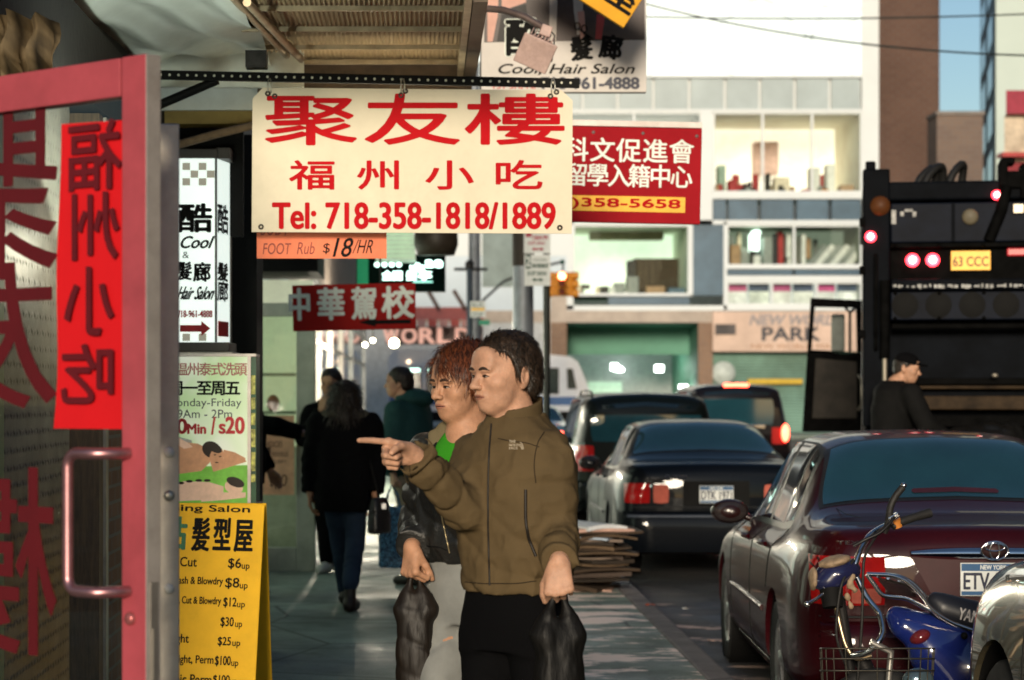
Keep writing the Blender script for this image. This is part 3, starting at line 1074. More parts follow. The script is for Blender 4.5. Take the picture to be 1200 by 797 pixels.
REDM = mat('red_face_metal', (.34, .055, .07), .55, var=.15, scale=6, bump=.1, bscale=30, dirt=.3)  # red base colour for the faces, free edge stays pale
LW, LH = .980, 2.27
for nm, (x0, x1, z0, z1) in (('stile', (LW - .080, LW, 0, LH)), ('stile', (0, .08, 0, LH)), ('top_rail', (.081, LW - .086, LH - .085, LH - .001)), ('bottom_rail', (.081, LW - .086, 0, .2))):
    mb = MB().bx(x0, x1, -.022, .022, z0, z1)
    o = obj(nm, mb, [REDM, ALU], D, bevel=.003)
    for p in o.data.polygons:
        if p.normal.x > .9 and x1 > .9:
            p.material_index = 1
lp = MB().bx(LW + .0005, LW + .003, -.010, .010, .86, 1.13)
lp.bx(LW + .003, LW + .006, -.006, .006, .92, 1.03)
obj('lock_plate', lp, mat('worn_steel', (.35, .33, .3), .35, metal=.8), D)
pane = obj('pane', MB().bx(.08, LW - .085, -.003, .003, .2, LH - .085), glass('door_glass', (.86, .86, .82), .07), D)
VIN = mat('dark_red_vinyl', (.085, .004, .007), .55, var=.1)
lb = MB()
for ch, (x0, y0, x1, y1) in (('聚', (-55, 128, 62, 322)), ('友', (-70, 322, 60, 478)), ('樓', (-55, 556, 60, 770))):
    a0, z1 = leaf(x0, y0)
    a1, z0 = leaf(x1, y1)
    text_into(lb, ch, a0, z0, a1, z1, -.0045, bold=.003, mirror=True)
obj('lettering', lb, VIN, pane, fixn=False)
# pull handle
hb = MB()
a0, zt = leaf(160, 531)
_, zb = leaf(160, 692)
h = []
off, st = .115, .075
for q in range(9):
    t_ = q / 8 * math.pi / 2
    h.append((a0 - off + .03 - .03 * math.sin(t_), -.022 - st, zt - .03 + .03 * math.cos(t_)))
hp = [(a0, -.022, zt), (a0 - .005, -.05, zt), (a0 - .02, -.022 - st, zt), (a0 - .05, -.022 - st, zt)] + h
hp += [(x, y, zt + zb - z) for x, y, z in reversed(h)] + [(a0 - .05, -.022 - st, zb), (a0 - .02, -.022 - st, zb), (a0 - .005, -.05, zb), (a0, -.022, zb)]
hb.tube(hp, .0125, 14)
obj('handle', hb, mat('brushed_handle_steel', (.40, .20, .21), .38, metal=.9, var=.12, scale=30), D)
x, z = leaf(163, 724)
obj('lock_cylinder', MB().lathe([(0, -.034), (.010, -.034), (.014, -.03), (.015, -.022)], 18, axis='Y', c=(x, 0, z)), mat('red_brass_lock', (.4, .12, .12), .35, metal=.6), D)

# red paper sheet taped on that door, its writing seen from behind
pm = MB()
G = []
cs = [leaf(76, 146), leaf(150, 141), leaf(150, 503), leaf(67, 502)]
for i in range(13):
    row = []
    for j in range(9):
        u, v = i / 12, j / 8
        x = (cs[0][0] * (1 - v) + cs[1][0] * v) * (1 - u) + (cs[3][0] * (1 - v) + cs[2][0] * v) * u
        z = (cs[0][1] * (1 - v) + cs[1][1] * v) * (1 - u) + (cs[3][1] * (1 - v) + cs[2][1] * v) * u
        x += .006 * math.sin(u * 9) * (1 - v)
        row.append((x, -.0055 - .004 * (1 - v) * (math.sin(u * 7) + 1), z))
    G.append(row)
pm.grid(G)
ps = obj('paper_sign', pm, mat('red_paper', (.85, .010, .016), .7, var=.06, scale=3, emit=(1.0, .01, .03), estr=0.0), None, D.location, (0, 0, RZ), fixn=False)
nt = _mats['red_paper'].node_tree
tl_ = nt.nodes.new('ShaderNodeBsdfTranslucent')
tl_.inputs[0].default_value = (.85, .012, .02, 1)
mx_s = nt.nodes.new('ShaderNodeMixShader')
mx_s.inputs[0].default_value = .35
nt.links.new(nt.nodes['Principled BSDF'].outputs[0], mx_s.inputs[1])
nt.links.new(tl_.outputs[0], mx_s.inputs[2])
nt.links.new(mx_s.outputs[0], nt.nodes['Material Output'].inputs[0])
tag(ps, 'bright red paper sheet with mirrored black brush characters, taped on the red framed glass door', 'paper sign')
lb = MB()
for ch, (x0, y0, x1, y1) in (('福', (89, 150, 144, 220)), ('州', (90, 232, 142, 303)), ('小', (86, 318, 136, 392)), ('吃', (82, 408, 138, 474))):
    a0, z1 = leaf(x0, y0)
    a1, z0 = leaf(x1, y1)
    text_into(lb, ch, a0, z0, a1, z1, -.016, bold=.0030, mirror=True)
obj('lettering', lb, mat('maroon_ink', (.10, .004, .008), .6, var=.1), ps, fixn=False)

# second leaf, seen edge-on behind the first one
d2 = Vector((P(198, 0, 5.35).x, 5.35, 0))
D2 = thing('glass_door', 'grey aluminium door seen edge-on with white bolt caps, between the red door and the yellow board', 'door', (d2.x, d2.y, SW + .01), math.atan2(1, d2.x / d2.y))
zt2 = P(0, 145, 5.35).z - SW - .01
for nm, (x0, x1, z0, z1) in (('stile', (0, .08, 0, zt2)), ('stile', (.8, .88, 0, zt2)), ('top_rail', (.081, .799, zt2 - .09, zt2 - .001)), ('bottom_rail', (.081, .799, 0, .2))):
    obj(nm, MB().bx(x0, x1, -.024, .024, z0, z1), ALU, D2, bevel=.003)
obj('pane', MB().bx(.08, .8, -.003, .003, .2, zt2 - .09), glass('door_glass'), D2)
for py in (530, 690):
    z = P(0, py, 5.35).z - SW - .01
    obj('bolt_cap', MB().lathe([(0, -.016), (.009, -.014), (.012, -.006), (.012, 0)], 16, axis='X', c=(0, 0, z)), mat('white_cap', (.75, .7, .65), .4), D2)
z = P(0, 581, 5.35).z - SW - .01
obj('lock_cylinder', MB().lathe([(0, -.008), (.010, -.008), (.013, -.004), (.013, 0)], 18, axis='X', c=(0, 0, z)), mat('worn_steel', (.35, .33, .3)), D2)

# ------------------------------------------------------------------ hair salon light box
BOXY = 12.3
t = thing('light_box', 'lit white hair salon light box with checkered top and red arrow', 'sign', P(235, 412, BOXY), 0)
k = BOXY / FPX
w, hgt = 30 * k, 226 * k
LIT = mat('lit_white_acrylic', (.85, .95, .9), .35, var=.03, emit=(.88, 1.0, .93), estr=.46)
X1 = (238 - 235 + 4) * k
mb = MB()
# front panel (left part) and side panel (right part)
fx0, fx1 = (190 - 235) * k, (253 - 235) * k
sx1 = (265 - 235) * k
mb.bx(fx0, fx1, -.01, .4, .05, hgt)
mb.add([(fx1 + .004, -.01, .05), (sx1, .26, .05), (sx1, .26, hgt), (fx1 + .004, -.01, hgt)], [(0, 1, 2, 3)])
obj('panel', mb, LIT, t)
fm = mat('light_box_frame', (.06, .055, .05), .5, metal=.4)
fb = MB()
fb.bx(fx0, fx1 + .01, -.03, .4, hgt, hgt + .05)
fb.bx(fx0 - .02, sx1 + .02, -.04, .42, 0, .049)
fb.bx(fx1 - .004, fx1 + .008, -.025, -.011, .05, hgt)
fb.bx(sx1 - .006, sx1 + .008, .25, .27, .05, hgt)
fb.bx(fx1, sx1 + .02, .0, .4, hgt + .001, hgt + .06)
obj('frame', fb, fm, t, bevel=.003)
obj('ledge', MB().bx(fx0 - .02, sx1 + .04, -.06, .42, -.05, -.002), ALU, t, bevel=.004)


def bl(px, py):
    return (px - 235) * k, (412 - py) * k


GCK = mat('grey_checker', (.28, .26, .2), .5, emit=(.4, .38, .3), estr=.3)
for px, py in [(214 + c_ * 9.5, 191 + r_ * 9) for r_ in range(3) for c_ in range(4) if (r_ + c_) % 2 == 0] + [(214, 391), (233, 391)]:
    a, zt = bl(px, py)
    obj('checker_square', MB().add([(a, -.0125, zt), (a + 9.2 * k, -.0125, zt), (a + 9.2 * k, -.0125, zt - 8.7 * k), (a, -.0125, zt - 8.7 * k)], [(0, 1, 2, 3)]), GCK, t, fixn=False)
for s_, x0, y0, x1, y1, op in (('酷', 211, 241, 246, 272, dict(bold=.006)), ('Cool', 210, 277, 246, 291, dict(slant=.4, bold=.003)), ('髮', 208, 308, 224, 328, dict(bold=.004)), ('廊', 228, 309, 246, 330, dict(bold=.004)),
                               ('Hair Salon', 207, 336, 248, 351, dict(slant=.4, bold=.0025)), ('&', 214, 295, 222, 303, {})):
    a, zt = bl(x0, y0)
    b, zb = bl(x1, y1)
    lb = MB()
    text_into(lb, s_, a, zb, b, zt, -.0125, **op)
    obj('lettering', lb, BLACK, t, fixn=False)
lb = MB()
a, zt = bl(208, 364)
b, zb = bl(249, 372)
text_into(lb, '718-961-4888', a, zb, b, zt, -.0125, bold=.002)
obj('lettering', lb, mat('red_ink', (.5, .01, .02), .5), t, fixn=False)
ab = MB()
pts = [bl(*q) for q in ((211, 381), (236, 381), (236, 376), (247, 385), (236, 394), (236, 389), (211, 389))]
ab.add([(x, -.0125, z) for x, z in pts], [tuple(range(7))])
obj('arrow', ab, mat('red_ink', (.5, .01, .02)), t, fixn=False)
# writing seen at a slant on the side panel
lb = MB()
for s_, y0, y1 in (('酷', 240, 272), ('髮', 308, 328), ('廊', 330, 352)):
    text_into(lb, s_, .02, (412 - y1) * k, .20, (412 - y0) * k, -.003, bold=.005)
ang = math.atan2(.27, sx1 - fx1)
sd = obj('lettering', lb, BLACK, t, (fx1 + .004, -.012, 0), (0, 0, ang), fixn=False)
lb = MB().add([(.02, -.003, (412 - 394) * k), (.22, -.003, (412 - 394) * k), (.22, -.003, (412 - 376) * k), (.02, -.003, (412 - 376) * k)], [(0, 1, 2, 3)])
obj('arrow', lb, mat('red_ink', (.5, .01, .02)), t, (fx1 + .004, -.012, 0), (0, 0, ang), fixn=False)

# ------------------------------------------------------------------ massage sign board
Y0 = 11.25
k = Y0 / FPX
MBRD = thing('sign_board', 'tall pale green backlit massage board standing behind the yellow price board', 'sign board', (P(250, 0, Y0).x, Y0, SW), 0)


def ml(px, py, y=Y0):
    p = P(px, py, Y0)
    return p.x - MBRD.location.x, p.z - SW


x0, zt = ml(186, 418)
x1, _ = ml(293, 418)
x2, _ = ml(300, 418)
gbm = bpy.data.materials.new('massage_print')
gbm.use_nodes = True
nt = gbm.node_tree
tcn = nt.nodes.new('ShaderNodeTexCoord')
wv = nt.nodes.new('ShaderNodeTexNoise')
wv.inputs['Scale'].default_value = 2.2
wv.inputs['Distortion'].default_value = 1.6
rp = nt.nodes.new('ShaderNodeValToRGB')
rp.color_ramp.elements[0].position = .35
rp.color_ramp.elements[1].position = .62
rp.color_ramp.elements[0].color = (.80, .82, .70, 1)
rp.color_ramp.elements[1].color = (.52, .70, .36, 1)
nt.links.new(tcn.outputs['Object'], wv.inputs['Vector'])
nt.links.new(wv.outputs['Fac'], rp.inputs[0])
nt.links.new(rp.outputs[0], nt.nodes['Principled BSDF'].inputs['Base Color'])
nt.nodes['Principled BSDF'].inputs['Roughness'].default_value = .5
nt.links.new(rp.outputs[0], nt.nodes['Principled BSDF'].inputs['Emission Color'])
nt.nodes['Principled BSDF'].inputs['Emission Strength'].default_value = .22
obj('panel', MB().bx(x0, x1, 0, .25, .1, zt), gbm, MBRD)
obj('side_panel', MB().bx(x1 + .003, x2, .01, .26, .1, zt), mat('dark_green_side', (.015, .09, .035), .4, var=.3, scale=8), MBRD)
fb = MB()
fb.bx(x1 - .012, x1 + .004, -.008, .0, .1, zt + .006)
fb.bx(x0, x1 + .03, -.01, .26, zt + .001, zt + .014)
obj('frame', fb, ALU, MBRD)
lb = MB()
for i, (a, b) in enumerate(((440, 462), (466, 480), (484, 498), (503, 524), (530, 552), (556, 565))):
    m_ = (ml(294.2, a), ml(299, b))
    lb.add([(m_[0][0], .006, m_[1][1]), (m_[1][0], .006, m_[1][1]), (m_[1][0], .006, m_[0][1]), (m_[0][0], .006, m_[0][1])], [(0, 1, 2, 3)])
obj('side_lettering', lb, mat('yellow_marks', (.5, .5, .12), .5, var=.8, scale=40), MBRD, fixn=False)
obj('foot', MB().bx(x0, x2, .02, .24, 0, .099), STEEL, MBRD)
RI = mat('poster_red', (.62, .02, .03), .45)
NAVY = mat('poster_navy', (.02, .025, .05), .45)
PINK = mat('poster_pink', (.55, .15, .15), .45)
for s_, a, b, c, d, m_, op in (('温州泰式洗頭', 206, 426, 289, 440, PINK, dict(bold=.001)), ('周一至周五', 198, 447, 281, 463, BLACK, dict(bold=.0025)), ('Monday-Friday', 196, 467, 283, 479, NAVY, {}), ('9Am - 2Pm', 208, 480, 272, 490, NAVY, {}),
                               ('60', 195, 491, 219, 508, RI, dict(bold=.004)), ('Min', 220, 497, 241, 508, RI, dict(bold=.003)), ('/', 248, 489, 252, 509, RI, dict(bold=.003)), ('s', 257, 497, 264, 508, RI, dict(bold=.003)), ('20', 265, 489, 286, 508, RI, dict(bold=.004))):
    lb = MB()
    A, B = ml(a, d), ml(c, b)
    text_into(lb, s_, A[0], A[1], B[0], B[1], -.003, **op)
    obj('lettering', lb, m_, MBRD, fixn=False)
SKI = mat('poster_skin', (.48, .24, .12), .5, var=.35, scale=9, emit=(.48, .24, .12), estr=.2)
SKL = mat('poster_pale_skin', (.66, .43, .29), .5, var=.25, scale=9, emit=(.66, .43, .29), estr=.2)
PHR = mat('poster_hair', (.03, .018, .012), .5)
PGR = mat('poster_green', (.16, .42, .05), .5, var=.4, scale=8, emit=(.16, .42, .05), estr=.2)
PWH = mat('poster_white', (.72, .72, .66), .5)


def flat(mb, pts, y, mi=0):
    q = [ml(*p) for p in pts]
    mb.add([(x, y, z) for x, z in q], [tuple(range(len(q)))], mi)


def blob(mb, cx, cy, rx, ry, y, mi=0, rot=0, n=20):
    pts = []
    for i in range(n):
        a = 2 * math.pi * i / n
        u, v = rx * math.cos(a), ry * math.sin(a)
        pts.append((cx + u * math.cos(rot) - v * math.sin(rot), cy + u * math.sin(rot) + v * math.cos(rot)))
    flat(mb, pts[::-1], y, mi)


pb = MB()
flat(pb, [(195, 556), (220, 547), (292, 545), (292, 590), (195, 590)][::-1], -.0015, 3)
flat(pb, [(195, 520), (210, 512), (225, 516), (222, 550), (195, 552)][::-1], -.0018, 4)
flat(pb, [(196, 523), (215, 518), (232, 520), (246, 527), (246, 542), (236, 552), (205, 556), (196, 552)][::-1], -.0022, 0)
flat(pb, [(246, 540), (262, 537), (285, 535), (289, 541), (270, 547), (250, 553)][::-1], -.0026, 0)
flat(pb, [(262, 527), (275, 530), (288, 537), (284, 542), (262, 538)][::-1], -.0028, 0)
blob(pb, 248, 527, 11.5, 9.5, -.0031, 2, .5)
blob(pb, 254, 535, 8, 11, -.0035, 0, .35)
blob(pb, 252, 525, 9, 5, -.0037, 2, .5)
for ex, ey in ((252, 533), (258, 535)):
    blob(pb, ex, ey, 1.6, .7, -.0039, 2)
blob(pb, 254, 542, 2.2, .7, -.0039, 2)
flat(pb, [(198, 513), (206, 511), (222, 520), (226, 524), (216, 526), (204, 519)][::-1], -.0036, 1)
flat(pb, [(196, 568), (215, 564), (245, 565), (262, 570), (262, 580), (240, 586), (196, 588)][::-1], -.0024, 1)
flat(pb, [(234, 581), (262, 577), (288, 577), (288, 583), (262, 586), (236, 588)][::-1], -.0028, 1)
blob(pb, 274, 571, 11, 8, -.0032, 1, .3)
blob(pb, 276, 565, 11, 5.5, -.0036, 2, .35)
for px, py in ((203, 568), (212, 566), (222, 564), (233, 563), (243, 563)):
    blob(pb, px, py, 4, 1.6, -.0038, 2)
obj('picture', pb, [SKI, SKL, PHR, PGR, PWH], MBRD, fixn=False)

# ------------------------------------------------------------------ yellow price A-frame
Y0 = 10.25
k = Y0 / FPX
AF = thing('sandwich_board', 'yellow hair salon price board standing on the pavement beside the open door', 'sandwich board', (P(232, 0, Y0).x, Y0, SW), 0)
YEL = mat('yellow_board', (.82, .46, .015), .7, var=.08, scale=5, dirt=.25)
top = P(0, 590, Y0).z - SW
tilt = R(13)
fx0, fx1 = (170 - 232) * k, (311 - 232) * k
fp = obj('front_panel', MB().bx(fx0, fx1, -.006, .006, -top / math.cos(tilt), 0), YEL, AF, (0, 0, top), (-tilt, R(1.2), R(-4)), bevel=.003)
bp2 = obj('back_panel', MB().bx(fx0, fx1 + .005, -.006, .006, -top / math.cos(tilt), 0), YEL, AF, (0, .03, top), (tilt, 0, R(-4)), bevel=.003)
hb = MB()
for x in (fx1 - .012, fx0 + .05):
    hb.tube([(x - .03, .015, .004), (x + .0, .015, .004)], .008, 8)
obj('hinge', hb, STEEL, AF, (0, 0, top))


def al(px, py):
    return (px - 232) * k, (590 - py) * k


def atext(s_, a, b, c, d, m_=BLACK, **op):
    lb = MB()
    A, B = al(a, d), al(c, b)
    text_into(lb, s_, A[0], A[1], B[0], B[1], -.0075, **op)
    obj('lettering', lb, m_, fp, fixn=False)


atext('Shining Salon', 173, 592, 294, 602, bold=.0012)
atext('點', 190, 609, 219, 645, mat('dark_green_ink', (.01, .12, .05), .5), bold=.005)
for ch, a, b in (('髮', 229, 247), ('型', 254, 272), ('屋', 279, 298)):
    atext(ch, a, 609, b, 646, bold=.004)
for s_, a, b, c, d in (('Hair Cut', 189, 654, 235, 665), ('Hair, Wash & Blowdry', 186, 677, 267, 688), ('Hair, Wash, Cut & Blowdry', 182, 700, 266, 711), ('Perm', 194, 723, 218, 733),
                       ('Highlight', 189, 744, 231, 757), ('Thick, Straight, Perm', 176, 768, 261, 780), ('Ceramic Perm', 190, 790, 260, 801)):
    atext(s_, a, b, c, d, bold=.0009)
for s_, a, b, c, d, u0, u1 in (('$6', 272, 654, 287, 667, 288, 297), ('$8', 270, 677, 286, 690, 287, 296), ('$12', 269, 700, 284, 712, 285, 294), ('$30', 267, 723, 282, 735, 284, 292),
                               ('$25', 265, 746, 280, 757, 282, 291), ('$100', 263, 768, 281, 780, 282, 290), ('$100', 262, 790, 281, 801, 282, 290)):
    atext(s_, a, b, c, d, bold=.001)
    atext('up', u0, d - 6, u1, d + 1.5, bold=.0006)

# ------------------------------------------------------------------ steel sign bar and the big white restaurant sign
BY = 11.0
k = BY / FPX
t = thing('sign_bar', 'black perforated steel bar carrying the white restaurant sign', 'steel bar', P(436, 93, BY), R(0))
L0, L1 = (150 - 436) * k, (679 - 436) * k
bb = MB()
h0 = 5.2 * k
bb.bx(L0, L1, -.015, .015, -h0, h0)
bar = obj('bar', bb, BLACK, t, None, (0, R(1.15), 0))
hm = mat('bolt_hole_glint', (.55, .52, .42), .5)
x = L0 + .03
h0_ = obj('hole', MB().lathe([(0, -.0165), (.0062, -.0165), (.0062, -.015)], 8, axis='Y'), hm, bar, (x, 0, 0))
while x < L1 - .07:
    x += .0425
    h_ = h0_.copy()
    COL.objects.link(h_)
    h_.parent = bar
    h_.location = (x, 0, 0)
obj('brace', MB().tube([((255 - 436) * k, .02, 0), ((180 - 436) * k, .02, -32 * k)], .022, 4), BLACK, t)
CREAM = mat('cream_sign_face', (.63, .56, .43), .6, var=.08, scale=2.2, dirt=.22, spec=.15)
SRED = mat('sign_red', (.42, .006, .010), .8, var=.08, spec=.1)
c = 16
rect = (295, 103, 671, 274)
poly = [(295 + 13, 103), (671 - 13, 106), (671, 118), (670, 274), (295, 272), (296, 116)]
rows = [(ch, a, 114, b, 169, SRED, dict(bold=1.5)) for ch, a, b in (('聚', 317, 411), ('友', 434, 533), ('樓', 552, 655))]
rows += [(ch, a, 190, b, 222, SRED, dict(bold=.9)) for ch, a, b in (('福', 343, 390), ('州', 422, 468), ('小', 502, 551), ('吃', 582, 632))]
rows += [('Tel: 718-358-1818/1889', 320, 238, 650, 268, SRED, dict(bold=1.25))]
S1, loc, k = sign('hanging_sign', 'large white restaurant sign with red characters and telephone number, hanging from the steel bar', 'sign', rect, BY - .02, CREAM, .012, rows, bevel=.001, poly=poly)
gm = mat('dark_grommet', (.04, .035, .03), .4, metal=.7)
for (px, py) in ((314, 110), (322, 113), (470, 112), (475, 107), (645, 113), (652, 108), (306, 266), (656, 267)):
    x, z = loc(px, py)
    G = []
    obj('grommet', MB().lathe([(.0045, -.0075), (.008, -.012), (.013, -.010), (.014, -.006)], 16, axis='Y', c=(x, 0, z)), gm, S1)
for (px, py) in ((316, 101), (472, 101), (648, 101)):
    x, z = loc(px, py)
    ring = [(x + .018 * math.sin(a) * .5, -.004 + .012 * math.cos(a * 2), z - .005 + .042 * math.cos(a)) for a in [2 * math.pi * i / 20 for i in range(20)]]
    obj('hook', MB().tube(ring, .0032, 6, closed=True), mat('galvanised_wire', (.5, .48, .42), .4, metal=.8), S1)

# orange foot rub sheet behind it
o, loc, k = sign('paper_sign', 'orange handwritten foot rub sheet hanging just below the white restaurant sign', 'paper sign', (301, 244, 453, 303), 11.08,
                 mat('orange_sheet', (.66, .16, .07), .6, var=.28, scale=2.5), .004,
                 [('BODY', 305, 258, 338, 276, mat('marker_red', (.28, .05, .03), .6), dict(slant=.15)), ('FOOT', 308, 285, 340, 298, mat('marker_brown', (.2, .03, .02), .6), dict(slant=.1)),
                  ('Rub', 348, 284, 368, 298, mat('marker_brown', (.2, .03, .02)), dict(slant=.15)), ('$', 378, 285, 386, 298, BLACK, dict(slant=.1)), ('18', 390, 279, 410, 301, BLACK, dict(slant=.25, bold=.35)),
                  ('/HR', 413, 281, 436, 297, BLACK, dict(slant=.25))], bevel=0)

# ------------------------------------------------------------------ driving school sign
WHT = mat('white_lettering', (.72, .78, .72), .5)
DY = 17.0
o, loc, k = sign('hanging_sign', 'red driving school sign with white characters and a black arrow', 'sign', (343, 333, 487, 387), DY, mat('deep_red_sign', (.34, .014, .012), .8, var=.12, scale=3, spec=.12), .03,
                 [(ch, a, 339, b, 374, WHT, dict(bold=1.2)) for ch, a, b in (('中', 339, 363), ('華', 374, 402), ('駕', 414, 440), ('校', 450, 483))], roll=R(-1.2))
ab = MB()
ab.add([(loc(*q)[0], -.017, loc(*q)[1]) for q in ((420, 378), (440, 373), (440, 376), (481, 376), (481, 380.5), (440, 380.5), (440, 383.5))], [tuple(range(7))[::-1]])
obj('arrow', ab, BLACK, o, fixn=False)
obj('hanger', MB().tube([(.2, 0, 27 * k), (.2, 0, 60 * k)], .008, 6), STEEL, o)

# dark lit-letter salon box farther along, pale slatted awning and round black awning over it
GLO = mat('mint_glow', (.8, 1, .9), .5, emit=(.62, 1.0, .86), estr=2.2)
o, loc, k = sign('light_box', 'black shop sign with glowing mint white characters, farther along the shop row', 'sign', (418, 299, 522, 342), 24.0, mat('black_green_box', (.003, .010, .008), .8, spec=.03), .25,
                 [(ch, a, 319, b, 329, GLO, dict(bold=.5)) for ch, a, b in (('金', 449, 459), ('國', 461, 471), ('髮', 477, 488), ('亭', 491, 505))] +
                 [('ulis', 481, 309, 497, 318, GLO, dict(bold=.5)), ('ae', 499, 306, 518, 314, GLO, dict(bold=.9)), ('....', 440, 309, 470, 313, GLO, dict(bold=.9))])
obj('underline', MB().bx(*sorted((loc(484, 0)[0], loc(507, 0)[0])), -.135, -.128, loc(0, 332)[1], loc(0, 330)[1]), mat('mint_line', (.4, .8, .7), .5, emit=(.3, .8, .65), estr=.8), o)
obj('green_edge', MB().bx(loc(419, 0)[0], loc(432, 0)[0], -.13, -.127, loc(0, 341)[1], loc(0, 300)[1]), mat('green_panel', (.005, .11, .05), .4, emit=(.0, .3, .12), estr=.25), o)
sl = thing('slatted_awning', 'pale green ribbed awning between the foot rub sheet and the black round awning', 'awning', (0, 0, 0))
for i in range(7):
    z0 = P(0, 304 - i * 5, 23.0).z
    obj('slat', MB().bx(P(440, 0, 23).x, P(487 - i * .4, 0, 23).x, 23 - i * .02, 23.6, z0, z0 + 3.6 * 23 / FPX), mat('pale_green_slat', (.55, .68, .52), .5, emit=(.7, .9, .65), estr=.16), sl)
ra = MB()
G = []
c0 = P(511, 0, 22.4)
for zz, r_ in ((P(0, 240, 22.4).z, .05), (P(0, 258, 22.4).z, .16), (P(0, 275, 22.4).z, .212), (P(0, 287, 22.4).z, .214), (P(0, 299, 22.4).z, .18), (P(0, 299, 22.4).z, 0.0)):
    G.append([(c0.x + r_ * math.cos(a), 22.4 + r_ * math.sin(a), zz) for a in [2 * math.pi * j / 28 for j in range(28)]])
ra.grid(G, cv=True)
tag(obj('round_awning', ra, mat('black_brown_canvas', (.035, .026, .018), .5, var=.3)), 'dark rounded awning hanging above the black mint lettered sign', 'awning')

# ------------------------------------------------------------------ signs over the pavement, upper middle
BYY = 15.0
o, loc, k = sign('billboard', 'white hair salon billboard with dark picture strip, above the white restaurant sign', 'sign', (563, -60, 757, 109), BYY, mat('white_board', (.60, .57, .54), .75, var=.05, dirt=.12), .08,
                 [('髮', 670, 45, 692, 71, BLACK, dict(bold=1.3, rot=R(6))), ('廊', 704, 44, 727, 70, BLACK, dict(bold=1.3, rot=R(-8))),
                  ('Cool, Hair Salon', 581, 76, 740, 89, BLACK, dict(slant=.45, bold=.35)), ('131 3rd FL', 578, 99, 627, 105, mat('red_small_print', (.5, .05, .04), .5), dict(bold=.2)),
                  ('718-961-4888', 634, 92, 748, 105, NAVY, dict(bold=.9))])


def q3(pts, y, mi, mb):
    mb.add([(loc(*p)[0], -.04 - y, loc(*p)[1]) for p in pts], [tuple(range(len(pts)))[::-1]], mi)


pb = MB()
q3([(567, -58), (755, -58), (755, 48), (567, 51)][::-1], .001, 0, pb)
q3([(571, -58), (586, -58), (583, 20), (577, 50), (571, 50), (571, 30)][::-1], .002, 1, pb)
q3([(586, -58), (618, -58), (616, 4), (588, 14)][::-1], .0018, 1, pb)
q3([(588, 14), (616, 6), (622, 50), (582, 50)][::-1], .0022, 2, pb)
q3([(645, -58), (655, -58), (651, 49), (643, 49)][::-1], .002, 3, pb)
q3([(668, -58), (684, -58), (682, 40), (676, 42), (672, 15)][::-1], .002, 3, pb)
q3([(676, 15), (684, 14), (686, 42), (680, 47)][::-1], .0024, 1, pb)
q3([(699, 18), (709, 18), (704, 47), (697, 47)][::-1], .002, 4, pb)
obj('picture', pb, [mat('dark_picture', (.045, .03, .028), .4, var=.5, scale=3), mat('picture_skin', (.55, .30, .24), .5, var=.15), mat('picture_black', (.01, .008, .008), .5), mat('picture_white', (.5, .45, .4), .5), mat('picture_red', (.4, .05, .05), .5)], o, fixn=False)
lb = MB()
A, B = loc(595, 66), loc(632, 26)
text_into(lb, '酷', A[0], A[1], B[0], B[1], -.0445, bold=3.0 * k)
obj('lettering', lb, WHT, o, fixn=False)
lb = MB()
text_into(lb, '酷', A[0], A[1], B[0], B[1], -.0465, bold=1.7 * k)
obj('lettering', lb, BLACK, o, fixn=False)
sc_ = MB()
for (cx, cy) in ((676, 32), (684, 35)):
    ring = [(loc(cx + 3 * math.cos(a), 0)[0], -.048, loc(0, cy + 4 * math.sin(a))[1]) for a in [2 * math.pi * i / 16 for i in range(16)]]
    sc_.tube(ring, .004, 5, closed=True)
for (a, b) in (((679, 36), (694, 47)), ((683, 39), (689, 51))):
    sc_.tube([(loc(*a)[0], -.048, loc(*a)[1]), (loc(*b)[0], -.048, loc(*b)[1])], .004, 5)
obj('scissors_emblem', sc_, BLACK, o)
obj('edge_frame', MB().bx(-97.5 * k, -97 * k + .004, -.05, .04, -84.6 * k, 84.5 * k), STEEL, o)

o, loc, k = sign('hanging_sign', 'yellow board tilted steeply over the hair salon billboard', 'sign', (630, -62, 780, 6), 14.0, mat('amber_board', (.70, .34, .015), .7, var=.1, dirt=.2), .05,
                 [('髮型屋', 657, -48, 777, -8, BLACK, dict(bold=1.2))], roll=R(33))
o.location = P(686, -36, 14.0)

o, loc, k = sign('hanging_sign', 'red sign with white characters and a yellow number strip, right of the white restaurant sign', 'sign', (600, 149, 821, 261), 13.0, mat('crimson_sign', (.30, .008, .014), .8, var=.12, scale=3, dirt=.15, spec=.12), .05,
                 [('外科文促進會', 628, 164, 813, 190, WHT, dict(bold=.45, wf=.82)), ('學留學入籍中心', 639, 194, 810, 219, WHT, dict(bold=.4, wf=.92))], roll=R(1.2))
obj('number_strip', MB().bx(loc(606, 0)[0], loc(803, 0)[0], -.029, -.0255, loc(0, 248)[1], loc(0, 230)[1]), mat('amber_strip', (.82, .45, .03), .5), o)
lb = MB()
A, B = loc(616, 246), loc(797, 233)
text_into(lb, '(718)358-5658', A[0], A[1], B[0], B[1], -.031, bold=.6 * k)
obj('lettering', lb, SRED, o, fixn=False)
obj('top_rail', MB().bx(-110 * k, 110.5 * k, -.035, .03, 56 * k + .002, 63 * k), mat('grey_sign_rail', (.4, .36, .34), .5, metal=.4, dirt=.4), o)
for px in (694, 752, 815):
    x, z = loc(px, 156 if px < 815 else 158)
    obj('rivet', MB().lathe([(0, -.034), (.008, -.032), (.01, -.025)], 12, axis='Y', c=(x, 0, z)), mat('steel_rivet', (.5, .48, .45), .3, metal=.8), o)

